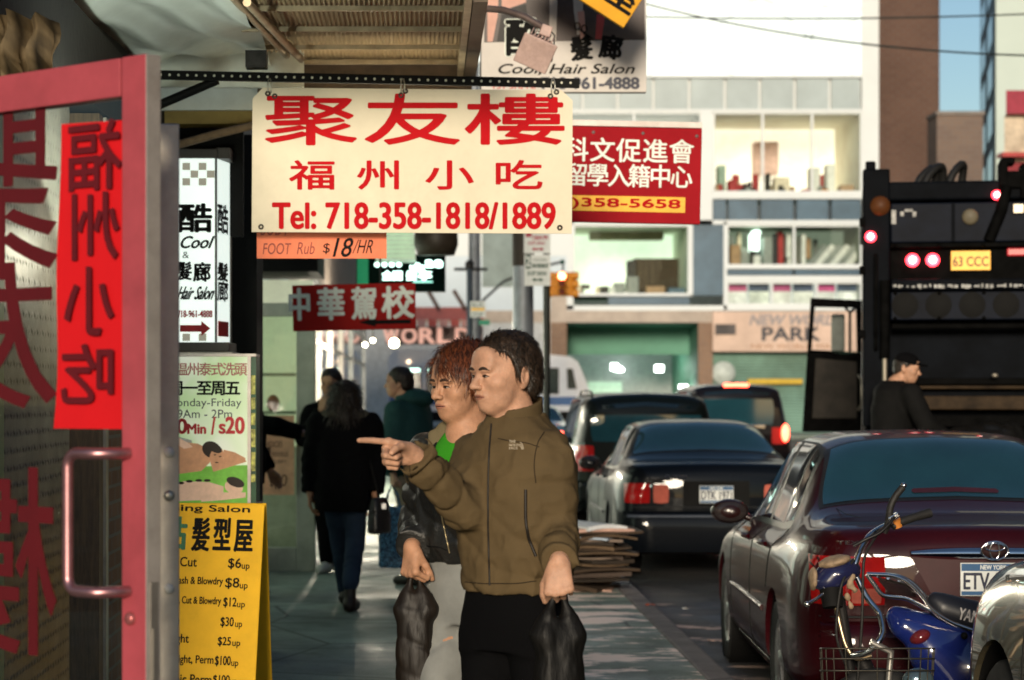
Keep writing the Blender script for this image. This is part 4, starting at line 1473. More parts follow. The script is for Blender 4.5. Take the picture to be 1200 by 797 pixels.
# flood lamp on its curved arm
t = thing('flood_lamp', 'weathered grey flood lamp on a curved arm in front of the hair salon billboard', 'lamp', P(630, 55, 12.4), 0)
k = 12.4 / FPX
arm = [((px - 630) * k, dy, (55 - py) * k) for px, py, dy in ((520, -4, .3), (560, 2, .2), (590, 8, .1), (615, 18, .05), (634, 30, .02), (642, 36, 0))]
obj('arm', MB().tube(arm, .019, 10), mat('brown_grey_arm', (.16, .12, .11), .4, metal=.5, var=.3), t)
PNK = mat('weathered_lamp_housing', (.46, .33, .30), .6, var=.2, scale=12, dirt=.4)
rot = Matrix.Rotation(R(24), 3, 'Y') @ Matrix.Rotation(R(25), 3, 'X')
hd = MB()
vs = []
for (y, w_, h_) in ((-.09, .085, .075), (.09, .05, .045)):
    vs += [rot @ Vector((x * w_, y, z * h_)) for x, z in ((-1, -1), (1, -1), (1, 1), (-1, 1))]
hd.add(vs, [(0, 1, 2, 3), (7, 6, 5, 4), (0, 4, 5, 1), (1, 5, 6, 2), (2, 6, 7, 3), (3, 7, 4, 0)])
hd.box(rot @ Vector((0, -.097, 0)), (.19, .014, .17), rot)
hb_ = obj('housing', hd, PNK, t, bevel=.008)
hb_.location = (-.0, 0, -.01)
fn = MB()
for i in range(7):
    fn.box(rot @ Vector((-.06 + .02 * i, .02, .066)), (.006, .1, .012), rot)
obj('cooling_fin', fn, PNK, t)
obj('bracket', MB().box((.045, 0, .085), (.06, .05, .06), Matrix.Rotation(R(20), 3, 'Y')), PNK, t, bevel=.006)
obj('cable', MB().tube([(.05, -.02, .1), (.09, -.02, .06), (.085, -.03, -.02), (.075, -.02, -.08), (.05, 0, -.09)], .004, 6), STEEL, t)

# ------------------------------------------------------------------ shop row farther along
def shop_row(name, label, y0, y1, x, wins, wall_m, h=10):
    b = thing(name, label, 'building', (0, 0, 0))
    obj('wall', MB().bx(-9, x - 1.6, y0, y1, SW, h), wall_m, b)
    obj('upper_wall', MB().bx(x - 1.6, x, y0 + .01, y1 - .01, 3.3, h - .01), wall_m, b)
    obj('floor_slab', MB().bx(x - 1.6, x - .02, y0 + .02, y1 - .02, SW, SW + .25), mat('shop_plinth', (.2, .2, .19), .7, dirt=.5), b)
    for (a, c, col, st) in wins:
        f = MB()
        for yy in (a, c):
            f.bx(x - .08, x + .03, yy - .04, yy + .04, SW + .25, 3.2)
        f.bx(x - .07, x + .025, a + .04, c - .04, 3.1, 3.2)
        f.bx(x - .07, x + .025, a + .04, c - .04, SW + .251, SW + .32)
        f.bx(x - .07, x + .024, a + .04, c - .04, 2.4, 2.46)
        o = obj('window', f, ALU, b)
        obj('pane', MB().bx(x - .03, x - .015, a + .04, c - .04, SW + .32, 3.1), glass('shop_front_glass', (.9, .96, .93), .12), o)
        nm = 'interior_%s_%d' % (name, int(a * 10))
        obj('shop_interior', MB().add([(x - 1.5, a, SW + .26), (x - 1.5, c, SW + .26), (x - 1.5, c, 3.2), (x - 1.5, a, 3.2)], [(0, 1, 2, 3)]).add(
            [(x - 1.5, a, 3.19), (x - 1.5, c, 3.19), (x - .1, c, 3.19), (x - .1, a, 3.19)], [(0, 1, 2, 3)]),
            mat(nm, col, .7, var=.6, scale=2.2, emit=col, estr=st * 1.7), o, fixn=False)
    return b


shop_row('shop_building', 'bright shop with big glass windows behind the black haired woman', 14.0, 34.0, -1.55,
         [(14.2, 16.6, (.55, .6, .5), .25), (16.8, 19.6, (.7, .75, .6), .5), (21.2, 24.0, (.8, .85, .7), .7), (24.2, 27.2, (1, .95, .8), .9), (27.4, 30.4, (1, .95, .85), 1.0), (30.6, 33.8, (.9, 1, .9), .9)],
         mat('grey_stucco', (.16, .16, .15), .8, dirt=.4))
shop_row('shop_building', 'farthest lit shop front at the end of the shop row', 34.4, 61.0, -1.6,
         [(34.6, 39, (1, .95, .85), 1.1), (39.3, 44, (1, .92, .8), 1.0), (44.4, 50, (.95, 1, .95), .9), (50.4, 60.8, (1, .95, .9), .9)], mat('tan_brick_row', (.18, .15, .13), .85, var=.3))
# bright lamps over the shop fronts
SPOT = mat('warm_lamp_glow', (1, .9, .7), .5, var=0, emit=(1.0, .88, .62), estr=14.0)
for i, (px, py, Y, r_) in enumerate(((462, 402, 38.0, .075), (437, 399, 32.0, .03), (428, 404, 30.0, .03))):
    p = P(px, py, Y)
    o = thing('spot_lamp', 'brightest bare lamp over the shop row beside the WORLD letters' if i == 0 else 'small warm spot lamp under the red driving school sign', 'lamp', p, group='spot lamps over the far shop fronts')
    obj('bulb', MB().ell((0, 0, 0), (r_, r_, r_), 12, 8), SPOT, o)
    obj('stem', MB().tube([(0, 0, r_ * .9), (0, 0, .25), (-.3, .1, .4)], .012, 6), STEEL, o)
    l = bpy.data.lights.new('lamp_light', 'POINT')
    l.energy = 320 if i == 0 else 120
    l.color = (1, .88, .68)
    l.shadow_soft_size = r_
    link('lamp_light', l, o, (-.3, -.3, -.2))
# open glass door / vitrine far left, with its notice
VY_ = 20.0
t = thing('glass_door', 'open glass shop door in a metal frame with an orange notice, left of the black haired woman', 'door', (P(335, 0, VY_).x, VY_, SW), R(-6))
k = VY_ / FPX
zt = P(0, 355, VY_).z - SW
xl, xr = -38 * k, 35 * k
gm_ = mat('greenish_aluminium', (.40, .42, .36), .4, metal=.55, var=.15, scale=8, dirt=.3)
for nm, r_ in (('stile', (xr - 22 * k, xr, .0, zt)), ('stile', (xl, xl + 8 * k, .0, zt)), ('top_rail', (xl + 8 * k + .001, xr - 22 * k - .001, zt - 16 * k, zt - .001)), ('bottom_rail', (xl + 8 * k + .001, xr - 22 * k - .001, .0, 28 * k))):
    obj(nm, MB().bx(r_[0], r_[1], -.03, .03, r_[2], r_[3]), gm_, t, bevel=.004)
p_ = obj('pane', MB().bx(xl + 8 * k, xr - 22 * k, -.004, .004, 28 * k, zt - 16 * k), glass('pale_green_glass', (.82, .9, .8), .10), t)
o, loc, k = sign('paper_sign', 'orange handwritten menu notice on the far glass door', 'paper sign', (308, 487, 345, 580), VY_ - .12, mat('peach_sheet', (.62, .34, .20), .5, var=.3, scale=4), .004,
                 [('CHOICES', 307, 517, 331, 524, mat('ink_brown', (.1, .05, .03), .6), {}), ('1', 311, 524, 317, 548, _mats['ink_brown'], {}), ('.00', 316, 556, 336, 570, _mats['ink_brown'], dict(slant=.1)), ('NOODLES', 319, 530, 338, 535, _mats['ink_brown'], {}),
                  ('CURRY', 319, 539, 336, 543, _mats['ink_brown'], {})], yaw=R(-6), bevel=0)
# shelves with meat and pots inside the food stall behind that glass
t = thing('food_stall', 'lit food stall with dark shelves seen through the far glass door', 'stall', (-1.9, 20.9, SW))
obj('counter', MB().bx(-.4, .75, 0, .6, 0, 1.05), mat('stall_counter', (.55, .55, .48), .5, metal=.2), t)
obj('back_board', MB().bx(-.4, .85, .65, .7, 0, 2.6), mat('stall_back', (.45, .5, .38), .6, var=.5, scale=2, emit=(.75, .8, .55), estr=.30), t)
for z in (1.35, 1.7):
    obj('shelf', MB().bx(-.35, .7, .2, .62, z, z + .03), gm_, t)
for i in range(7):
    obj('goods', MB().ell((-.25 + i * .15, .35, 1.12 + (.27 if i % 2 else 0) + .06), (.06, .06, .08), 10, 8), mat('roast_red_goods', (.25, .06, .03), .4, var=.4), t)
obj('yellow_post', MB().bx(.01, .08, -.06, -.01, 0, 2.75), mat('yellow_post', (.6, .42, .05), .5), t)
obj('ceiling_hood', MB().bx(-.5, .95, -.5, .9, 2.62, 2.8), BLACK, t)
# ------------------------------------------------------------------ cars
def pchip(x, y, xi):
    """Monotone cubic through (x, y) evaluated at xi; y may be (n,) or (n, m)."""
    x = np.asarray(x, float)
    y = np.asarray(y, float)
    sq = y.ndim == 1
    if sq:
        y = y[:, None]
    h = np.diff(x)[:, None]
    dl = np.diff(y, axis=0) / h
    m = np.zeros_like(y)
    m[0], m[-1] = dl[0], dl[-1]
    if len(x) > 2:
        w1, w2 = 2 * h[1:] + h[:-1], h[1:] + 2 * h[:-1]
        same = dl[:-1] * dl[1:] > 0
        with np.errstate(divide='ignore', invalid='ignore'):
            hm = (w1 + w2) / (w1 / dl[:-1] + w2 / dl[1:])
        m[1:-1] = np.where(same, np.nan_to_num(hm), 0)
    xi = np.clip(np.asarray(xi, float), x[0], x[-1])
    i = np.clip(np.searchsorted(x, xi, side='right') - 1, 0, len(x) - 2)
    t = ((xi - x[i]) / (x[i + 1] - x[i]))[:, None]
    hh = h[i]
    r = (2 * t**3 - 3 * t**2 + 1) * y[i] + (t**3 - 2 * t**2 + t) * hh * m[i] + (-2 * t**3 + 3 * t**2) * y[i + 1] + (t**3 - t**2) * hh * m[i + 1]
    return r[:, 0] if sq else r


class Shell:
    """A car body as a surface over (distance from the rear bumper, section position 0..7)."""

    def __init__(s, stations):
        s.y = np.array([a[0] for a in stations], float)
        s.pts = np.array([a[1] for a in stations], float)          # n x 8 x 2  (x, z)

    def section(s, y):
        return pchip(s.y, s.pts.reshape(len(s.y), -1), np.atleast_1d(y)).reshape(-1, 8, 2)

    def at(s, y, v, side=1):
        sec = s.section(y)[0]
        p = pchip(np.arange(8), sec, np.atleast_1d(v))[0]
        return Vector((p[0] * side, y, p[1]))

    def normal(s, y, v, side=1):
        e = 0.01
        a = s.at(y + e, v, side) - s.at(y - e, v, side)
        b = s.at(y, min(v + .02, 7), side) - s.at(y, max(v - .02, 0), side)
        n = a.cross(b) * side
        n = n if n.length > 1e-9 else Vector((side, 0, 0))
        n.normalize()
        c = s.at(y, v, side) - Vector((0, y, .7))
        return n if n.dot(c) > 0 else -n

    def mesh(s, nv=40, step=0.06):
        ys = sorted(set([float(v) for v in s.y] + [float(v) for v in np.arange(s.y[0], s.y[-1], step)]))
        ys = [ys[0]] + [b for a, b in zip(ys, ys[1:]) if b - a > 0.004]
        vv = np.linspace(0, 7, nv)
        G = []
        for sec in s.section(np.array(ys)):
            h = pchip(np.arange(8), sec, vv)
            row = [(x, z) for x, z in h]
            full = [(x, z) for x, z in row] + [(-x, z) for x, z in row[-2::-1]]
            G.append(full)
        mb = MB()
        rings = [[(x, y, z) for x, z in full] for full, y in zip(G, ys)]
        mb.grid(rings, 0, True)
        n = len(rings[0])
        o = 0
        # underside and end caps
        m = len(rings)
        idx = lambda i, j: i * n + j
        fs = [(idx(i, 0), idx(i, n - 1), idx(i + 1, n - 1), idx(i + 1, 0)) for i in range(m - 1)]
        mb.f += fs
        mb.m += [0] * len(fs)
        mb.sm += [False] * len(fs)
        for i, fl in ((0, False), (m - 1, True)):
            h = n // 2
            for j in range(h):
                q = (idx(i, j), idx(i, j + 1), idx(i, n - 2 - j), idx(i, n - 1 - j))
                q = tuple(dict.fromkeys(q))
                mb.f.append(q[::-1] if fl else q)
                mb.m.append(0)
                mb.sm.append(True)
        return mb


def sedan(L=4.8, W=0.9, H=1.47, tr=1.06, belt=.95, nose=.78):
    """Stations from the rear bumper forward."""
    h = lambda z: z
    S = []

    def st(y, *pts):
        S.append((y, pts))
    k = W / .9
    st(0.00, (.52 * k, .36), (.66 * k, .44), (.70 * k, .58), (.70 * k, .74), (.66 * k, tr - .16), (.58 * k, tr - .10), (.34 * k, tr - .085), (0, tr - .08))
    st(0.03, (.60 * k, .31), (.73 * k, .41), (.77 * k, .58), (.765 * k, .76), (.71 * k, tr - .11), (.62 * k, tr - .045), (.36 * k, tr - .03), (0, tr - .022))
    st(0.10, (.68 * k, .27), (.81 * k, .40), (.835 * k, .58), (.825 * k, .78), (.755 * k, tr - .075), (.66 * k, tr - .012), (.38 * k, tr + .004), (0, tr + .010))
    st(0.26, (.76 * k, .23), (.87 * k, .38), (.885 * k, .58), (.87 * k, .80), (.79 * k, tr - .055), (.70 * k, tr + .003), (.40 * k, tr + .018), (0, tr + .024))
    st(0.55, (.80 * k, .20), (.89 * k, .36), (.90 * k, .60), (.885 * k, .82), (.805 * k, tr - .045), (.70 * k, tr + .015), (.41 * k, tr + .03), (0, tr + .036))
    st(0.80, (.80 * k, .19), (.89 * k, .36), (.90 * k, .62), (.885 * k, .84), (.80 * k, tr - .03), (.69 * k, tr + .05), (.42 * k, tr + .085), (0, tr + .10))
    st(1.42, (.80 * k, .18), (.89 * k, .36), (.90 * k, .62), (.885 * k, .86), (.79 * k, belt + .02), (.575 * k, H - .10), (.36 * k, H - .045), (0, H - .03))
    st(1.75, (.80 * k, .18), (.89 * k, .36), (.90 * k, .62), (.885 * k, .86), (.79 * k, belt + .01), (.575 * k, H - .065), (.36 * k, H - .012), (0, H))
    st(2.35, (.80 * k, .18), (.89 * k, .36), (.90 * k, .62), (.885 * k, .85), (.79 * k, belt), (.575 * k, H - .065), (.36 * k, H - .012), (0, H))
    st(2.75, (.80 * k, .18), (.89 * k, .36), (.90 * k, .62), (.885 * k, .84), (.79 * k, belt - .01), (.56 * k, H - .11), (.35 * k, H - .06), (0, H - .045))
    st(3.45, (.80 * k, .18), (.89 * k, .36), (.90 * k, .60), (.88 * k, .81), (.79 * k, belt - .04), (.68 * k, belt + .0), (.42 * k, belt + .045), (0, belt + .065))
    st(4.0, (.79 * k, .20), (.885 * k, .36), (.89 * k, .58), (.86 * k, .77), (.77 * k, nose + .06), (.66 * k, nose + .10), (.42 * k, nose + .13), (0, nose + .15))
    st(L - .35, (.74 * k, .22), (.85 * k, .36), (.86 * k, .55), (.82 * k, .70), (.72 * k, nose - .03), (.60 * k, nose + .01), (.40 * k, nose + .03), (0, nose + .05))
    st(L - .08, (.60 * k, .25), (.72 * k, .36), (.74 * k, .50), (.70 * k, .60), (.62 * k, nose - .12), (.5 * k, nose - .09), (.34 * k, nose - .07), (0, nose - .06))
    st(L, (.48 * k, .30), (.58 * k, .38), (.6 * k, .48), (.58 * k, .56), (.5 * k, nose - .18), (.42 * k, nose - .16), (.3 * k, nose - .14), (0, nose - .13))
    return Shell(S)


def suv(L=4.75, W=.93, H=1.75, belt=1.08, hood=1.02):
    S = []
    k = W / .93

    def st(y, *pts):
        S.append((y, pts))
    st(0.0, (.60 * k, .42), (.74 * k, .52), (.78 * k, .66), (.77 * k, .9), (.74 * k, belt), (.60 * k, H - .24), (.40 * k, H - .19), (0, H - .17))
    st(.06, (.72 * k, .36), (.83 * k, .48), (.86 * k, .66), (.84 * k, .92), (.80 * k, belt), (.65 * k, H - .15), (.42 * k, H - .09), (0, H - .07))
    st(.2, (.80 * k, .30), (.9 * k, .46), (.92 * k, .68), (.90 * k, .94), (.84 * k, belt), (.69 * k, H - .09), (.44 * k, H - .03), (0, H - .01))
    st(.7, (.83 * k, .26), (.92 * k, .44), (.93 * k, .70), (.92 * k, .95), (.86 * k, belt), (.70 * k, H - .07), (.45 * k, H - .01), (0, H + .01))
    st(2.4, (.83 * k, .26), (.92 * k, .44), (.93 * k, .70), (.92 * k, .94), (.86 * k, belt - .01), (.70 * k, H - .07), (.45 * k, H - .01), (0, H + .01))
    st(2.75, (.83 * k, .26), (.92 * k, .44), (.93 * k, .70), (.92 * k, .93), (.86 * k, belt - .02), (.68 * k, H - .12), (.44 * k, H - .07), (0, H - .05))
    st(3.4, (.83 * k, .26), (.92 * k, .44), (.93 * k, .68), (.91 * k, .90), (.86 * k, hood), (.74 * k, hood + .06), (.46 * k, hood + .10), (0, hood + .12))
    st(4.1, (.82 * k, .28), (.91 * k, .44), (.92 * k, .66), (.90 * k, .86), (.82 * k, hood - .04), (.70 * k, hood + .01), (.45 * k, hood + .04), (0, hood + .05))
    st(L - .2, (.74 * k, .30), (.86 * k, .44), (.87 * k, .62), (.84 * k, .78), (.76 * k, hood - .14), (.64 * k, hood - .09), (.42 * k, hood - .06), (0, hood - .05))
    st(L - .03, (.60 * k, .34), (.72 * k, .45), (.75 * k, .58), (.72 * k, .70), (.66 * k, hood - .24), (.54 * k, hood - .20), (.36 * k, hood - .18), (0, hood - .17))
    st(L, (.50 * k, .38), (.62 * k, .46), (.66 * k, .56), (.64 * k, .66), (.58 * k, hood - .28), (.46 * k, hood - .25), (.32 * k, hood - .23), (0, hood - .22))
    return Shell(S)


def patch(sh, corners, side=1, off=.004, nu=14, nv=10, across=False, rnd=0.0, th=0.0):
    """A sheet lying on the shell. corners: (y, v) bottom-left, bottom-right, top-right, top-left.
    across=True: v runs past the centre line to the other side (v in 0..14)."""
    G = []
    for i in range(nu + 1):
        row = []
        for j in range(nv + 1):
            s_, t_ = 2 * i / nu - 1, 2 * j / nv - 1
            if rnd:
                s2 = s_ * math.sqrt(1 - rnd * t_ * t_ / 2)
                t2 = t_ * math.sqrt(1 - rnd * s_ * s_ / 2)
                s_, t_ = s2, t2
            u, v = (s_ + 1) / 2, (t_ + 1) / 2
            a = [corners[0][q] * (1 - u) + corners[1][q] * u for q in (0, 1)]
            b = [corners[3][q] * (1 - u) + corners[2][q] * u for q in (0, 1)]
            y, w = a[0] * (1 - v) + b[0] * v, a[1] * (1 - v) + b[1] * v
            sd = side
            if across and w > 7:
                w, sd = 14 - w, -side
            p = sh.at(y, w, sd) + sh.normal(y, w, sd) * off
            row.append(p)
        G.append(row)
    return G


def strip(sh, path, w=.008, side=1, off=.002, across=False):
    """A thin line on the shell along (y, v) points."""
    pts = []
    for (y, v) in path:
        sd = side
        if across and v > 7:
            v, sd = 14 - v, -side
        pts.append(sh.at(y, v, sd) + sh.normal(y, v, sd) * (off - w * .6))
    return pts


CARGLASS = mat('dark_car_glass', (.006, .012, .016), .03, var=0, spec=.9)
REARGLASS = mat('sky_blue_rear_glass', (.010, .040, .055), .05, var=.2, scale=2, spec=.9)  # blue of the reflected sky put into the base colour
CTRIM = mat('black_rubber_trim', (.012, .012, .012), .5)
CHROME = mat('chrome', (.75, .75, .76), .08, metal=1.0, var=.05)
TYRE = mat('tyre_rubber', (.018, .018, .018), .8, var=.3, scale=15)
RIM = mat('alloy_rim', (.42, .42, .42), .3, metal=.85, var=.15, scale=12, dirt=.4)
LAMPRED = mat('tail_lamp_red', (.28, .006, .006), .12, var=.15, scale=20, coat=.6)
LAMPDIM = mat('tail_lamp_pinkish', (.42, .10, .07), .15, var=.15, scale=20, coat=.6)
PLATEW = mat('plate_white', (.68, .70, .68), .4, var=.05)
PLATEB = mat('plate_blue', (.03, .10, .22), .4)


def wheel(parent, x, y, r, side, w=.21):
    t = obj('wheel', MB().lathe([(r * .66, -w * .42), (r * .93, -w * .5), (r * .985, -w * .42), (r, -w * .25), (r, w * .25), (r * .985, w * .42), (r * .93, w * .5), (r * .66, w * .42)], 36, axis='X'), TYRE, parent, (x, y, r))
    mb = MB()
    mb.lathe([(r * .67, side * w * .40), (r * .64, side * w * .44), (r * .60, side * w * .36), (r * .58, side * w * .1), (r * .58, -side * w * .3)], 36, axis='X')
    mb.lathe([(r * .16, side * w * .42), (r * .12, side * w * .46), (0, side * w * .46)], 18, axis='X')
    for i in range(5):
        a = 2 * math.pi * i / 5 + .3
        rot = Matrix.Rotation(a, 3, 'X')
        for da in (-.14, .14):
            r2 = Matrix.Rotation(a + da, 3, 'X')
            mb.box(r2 @ Vector((side * w * .36, 0, r * .36)), (.03, r * .10, r * .5), r2)
    mb.lathe([(0, side * w * .08), (r * .58, side * w * .08)], 24, axis='X', mi=1)
    obj('rim', mb, [RIM, BLACK], t)
    return t


def car(name, label, x, y, paint, sh, L, wheels=(1.1, 3.85), wr=.32, rotz=0.0, group=None, half=.9, win=None, rear=None, door=True, plate=None, extras=None, arch=.05):
    t = thing(name, label, 'car', (x, y, 0), rotz, group)
    mb = sh.mesh()
    b = obj('body', mb, paint, t)
    # wheel arches
    cut = MB()
    for wy in wheels:
        for sd in (-1, 1):
            cut.lathe([(0, sd * (half - .30)), (wr + arch, sd * (half - .30)), (wr + arch, sd * (half + .2)), (0, sd * (half + .2))], 40, axis='X', c=(0, wy, wr), smooth=False)
    c = obj('cutter', cut, BLACK, t)
    bo = b.modifiers.new('arch', 'BOOLEAN')
    bo.operation = 'DIFFERENCE'
    bo.object = c
    bo.solver = 'EXACT'
    dg = bpy.context.evaluated_depsgraph_get()
    me = bpy.data.meshes.new_from_object(b.evaluated_get(dg))
    b.modifiers.clear()
    old = b.data
    b.data = me
    bpy.data.meshes.remove(old)
    bpy.data.objects.remove(c)
    me.materials.clear()
    me.materials.append(paint)
    for p in me.polygons:
        p.material_index = 0
        p.use_smooth = True
    me.set_sharp_from_angle(angle=R(38))
    # linings
    for wy in wheels:
        for sd in (-1, 1):
            obj('wheel_arch', MB().lathe([(wr + arch - .004, sd * (half - .03)), (wr + arch - .004, sd * (half - .29)), (0, sd * (half - .29))], 32, axis='X', c=(0, wy, wr)), BLACK, t)
            wheel(t, sd * (half - .13), wy, wr, sd)
    return t, b


def licence(parent, loc, text, top='NEW YORK', w=.305, h=.155, rx=0.0, cols=(PLATEW, PLATEB), ink=None):
    o = obj('licence_plate', MB().bx(-w / 2, w / 2, -.004, .004, -h / 2, h / 2), cols[0], parent, loc, (rx, 0, 0), bevel=.002)
    if cols[1]:
        b = MB()
        b.bx(-w / 2 + .004, w / 2 - .004, -.0055, -.0041, h / 2 - .038, h / 2 - .004)
        b.bx(-w / 2 + .004, w / 2 - .004, -.0055, -.0041, -h / 2 + .004, -h / 2 + .022)
        obj('band', b, cols[1], o)
        lb = MB()
        text_into(lb, top, -.06, h / 2 - .031, .06, h / 2 - .010, -.0065, bold=.0008)
        obj('lettering', lb, PLATEW, o, fixn=False)
    lb = MB()
    text_into(lb, text, -w * .45, -h * .30, w * .45, h * .20, -.0065, bold=.0022)
    obj('lettering', lb, ink or NAVY, o, fixn=False)
    return o


def gap(t, sh, path, side, w=.006):
    obj('panel_gap', MB().tube(strip(sh, path, w, side), w, 6), CTRIM, t)


def lerp_path(a, b, n=12):
    return [(a[0] + (b[0] - a[0]) * i / n, a[1] + (b[1] - a[1]) * i / n) for i in range(n + 1)]


def sedan_details(t, sh, paint, lamp_v, hv=True, lamp_mats=(LAMPRED, LAMPDIM), rubber_z=None, gl=REARGLASS):
    # rear window and its black surround
    obj('rear_window', MB().grid(patch(sh, [(.835, 5.02), (.835, 8.98), (1.40, 8.98), (1.40, 5.02)], 1, .006, 30, 12, True, .16)), gl, t)
    obj('rear_window_trim', MB().grid(patch(sh, [(.80, 4.90), (.80, 9.10), (1.45, 9.10), (1.45, 4.90)], 1, .002, 30, 12, True, .10)), CTRIM, t)
    obj('windshield', MB().grid(patch(sh, [(2.80, 5.05), (2.80, 8.95), (3.40, 8.95), (3.40, 5.05)], 1, .004, 24, 10, True, .1)), CARGLASS, t)
    for sd in (-1, 1):
        obj('window', MB().grid(patch(sh, [(1.62, 4.12), (2.14, 4.12), (2.14, 4.93), (1.66, 4.93)], sd, .005, 10, 8)), CARGLASS, t)
        obj('window', MB().grid(patch(sh, [(2.24, 4.12), (3.20, 4.12), (2.72, 4.92), (2.24, 4.93)], sd, .005, 12, 8)), CARGLASS, t)
        obj('window', MB().grid(patch(sh, [(1.28, 4.18), (1.56, 4.14), (1.58, 4.92), (1.46, 4.86)], sd, .005, 8, 8)), CARGLASS, t)
        obj('window_trim', MB().grid(patch(sh, [(1.18, 4.02), (3.36, 4.02), (2.74, 5.0), (1.36, 5.0)], sd, .0022, 30, 8)), CTRIM, t)
        gap(t, sh, lerp_path((2.19, .5), (2.19, 4.0)), sd)
        gap(t, sh, lerp_path((1.40, 2.2), (1.28, 4.0)) , sd)
        gap(t, sh, lerp_path((3.25, .5), (3.30, 4.0)), sd)
        gap(t, sh, lerp_path((1.5, .45), (3.25, .45), 16), sd)
        obj('side_moulding', MB().tube(strip(sh, lerp_path((1.55, 1.72), (3.2, 1.72), 20), .02, sd, .010), .018, 8), paint, t)
        for yy in (1.55, 2.42):
            p = sh.at(yy + .08, 3.25, sd)
            obj('door_handle', MB().tube([p + Vector((sd * .012, -.09, 0)), p + Vector((sd * .03, -.06, .002)), p + Vector((sd * .03, .06, .002)), p + Vector((sd * .012, .09, 0))], .013, 8), paint, t)
        # mirror
        p = sh.at(3.12, 4.0, sd)
        mm = obj('side_mirror', MB().ell((0, 0, 0), (.115, .085, .075), 18, 12), paint, t, p + Vector((sd * .13, 0, .055)))
        obj('mirror_glass', MB().lathe([(0, -.0), (.9, 0), (1.0, .15)], 24, axis='Y'), mat('mirror_glass', (.05, .04, .04), .05, metal=.6), mm, (0, -.072, 0))
        mm.children[0].scale = (.098, .05, .06)
        obj('mirror_arm', MB().tube([p + Vector((0, 0, .01)), p + Vector((sd * .07, 0, .04))], .022, 8), paint, t)


# maroon sedan at the right, nearest of the parked cars
MAROON = mat('maroon_metallic', (.026, .0022, .0038), .40, metal=.0, var=.08, scale=40, coat=.42, spec=.06)
sh = sedan(H=1.49)
TX, TY = 2.66, 10.8
toy, body = car('parked_car', 'dark maroon sedan parked at the kerb behind the bikes, blue sky in its rear window', TX, TY, MAROON, sh, 4.8, rotz=R(-1.9))
sedan_details(toy, sh, MAROON, None)
for o in toy.children:
    if o.name.startswith(('side_mirror', 'mirror_arm')):
        o.data.materials[0] = mat('dark_mirror_shell', (.014, .004, .004), .3, coat=.3)


def rear_pt(sh, x, z):
    """Rear face point of the shell at width x and height z (searched along the shell)."""
    best = None
    sd = 1 if x >= 0 else -1
    for y in np.linspace(0, .5, 40):
        sec = sh.section(y)[0]
        h = pchip(np.arange(8), sec, np.linspace(0, 7, 60))
        # width at this height
        w = np.interp(z, h[:, 1], h[:, 0], left=0, right=0)
        if w >= abs(x):
            return y
    return .5


def rear_patch(sh, x0, x1, z0, z1, off=.012, nu=14, nv=8, skew=0.0, rnd=0.0):
    G = []
    for i in range(nu + 1):
        row = []
        for j in range(nv + 1):
            s_, t_ = 2 * i / nu - 1, 2 * j / nv - 1
            if rnd:
                s_, t_ = s_ * math.sqrt(1 - rnd * t_ * t_ / 2), t_ * math.sqrt(1 - rnd * s_ * s_ / 2)
            x = x0 + (x1 - x0) * (s_ + 1) / 2 + skew * (t_ + 1) / 2
            z = z0 + (z1 - z0) * (t_ + 1) / 2
            row.append((x, rear_pt(sh, x, z) - off, z))
        G.append(row)
    return G


for sd in (-1, 1):
    G = rear_patch(sh, sd * .50, sd * .835, .70, .93, .012, 16, 8, 0, .12)
    obj('tail_light', MB().grid(G), LAMPRED, toy)
    G = rear_patch(sh, sd * .52, sd * .66, .71, .78, .018, 8, 5, 0, .2)
    obj('reverse_light', MB().grid(G), LAMPDIM, toy)
# trunk lid edges, bumper line
z0, z1 = .60, .97
obj('bumper_gap', MB().tube([(x, rear_pt(sh, x, .645) - .003, .645) for x in np.linspace(-.80, .80, 30)], .006, 6), CTRIM, toy)
obj('bumper_moulding', MB().tube([(x, rear_pt(sh, x, .56) - .012, .56) for x in np.linspace(-.80, .80, 30)], .012, 8), MAROON, toy)
bc = MB()
G = []
for i in range(31):
    x = -.80 + 1.6 * i / 30
    row = []
    for (dy, z) in ((-.055, .30), (-.075, .36), (-.08, .45), (-.075, .55), (-.055, .605), (-.0, .625)):
        row.append((x * 1.0, max(rear_pt(sh, x, max(z, .42)), -.0) + dy, z))
    G.append(row)
bc.grid(G)
obj('bumper', bc, MAROON, toy)
# number plate recess and chrome bar with an oval emblem of three ellipses
rc = MB().add([(-.38, -.003, .93), (.38, -.003, .93), (.25, -.003, .69), (-.25, -.003, .69)], [(3, 2, 1, 0)])
obj('plate_recess', rc, mat('maroon_recess', (.035, .006, .008), .4), toy)
licence(toy, (0, -.016, .825), 'ETV·1723')
cb = MB()
G = []
for i in range(25):
    x = -.385 + .77 * i / 24
    hh = .030 * (1 - abs(2 * i / 24 - 1) ** 3 * .55)
    G.append([(x, -.004, .945 - hh), (x, -.040, .945 - hh * .5), (x, -.046, .945), (x, -.040, .945 + hh * .6), (x, -.004, .945 + hh)])
cb.grid(G)
obj('chrome_bar', cb, CHROME, toy)
em = MB()
for (rx, rz, cz) in ((.062, .042, 0), (.022, .040, .0), (.045, .018, .016)):
    em.tube([(rx * math.cos(a), -.053, .962 + cz + rz * math.sin(a)) for a in [2 * math.pi * i / 28 for i in range(28)]], .0042, 6, closed=True)
obj('emblem', em, CHROME, toy)
eb = obj('emblem_back', MB().lathe([(0, -.046), (1, -.046), (1.05, -.03)], 28, axis='Y'), mat('emblem_grey', (.05, .025, .025), .5), toy, (0, 0, .962))
eb.scale = (.058, 1, .039)
lb = MB()
text_into(lb, 'TEX', -.72, .985, -.62, 1.002, rear_pt(sh, -.66, .98) - .006)
obj('lettering', lb, CHROME, toy, fixn=False)
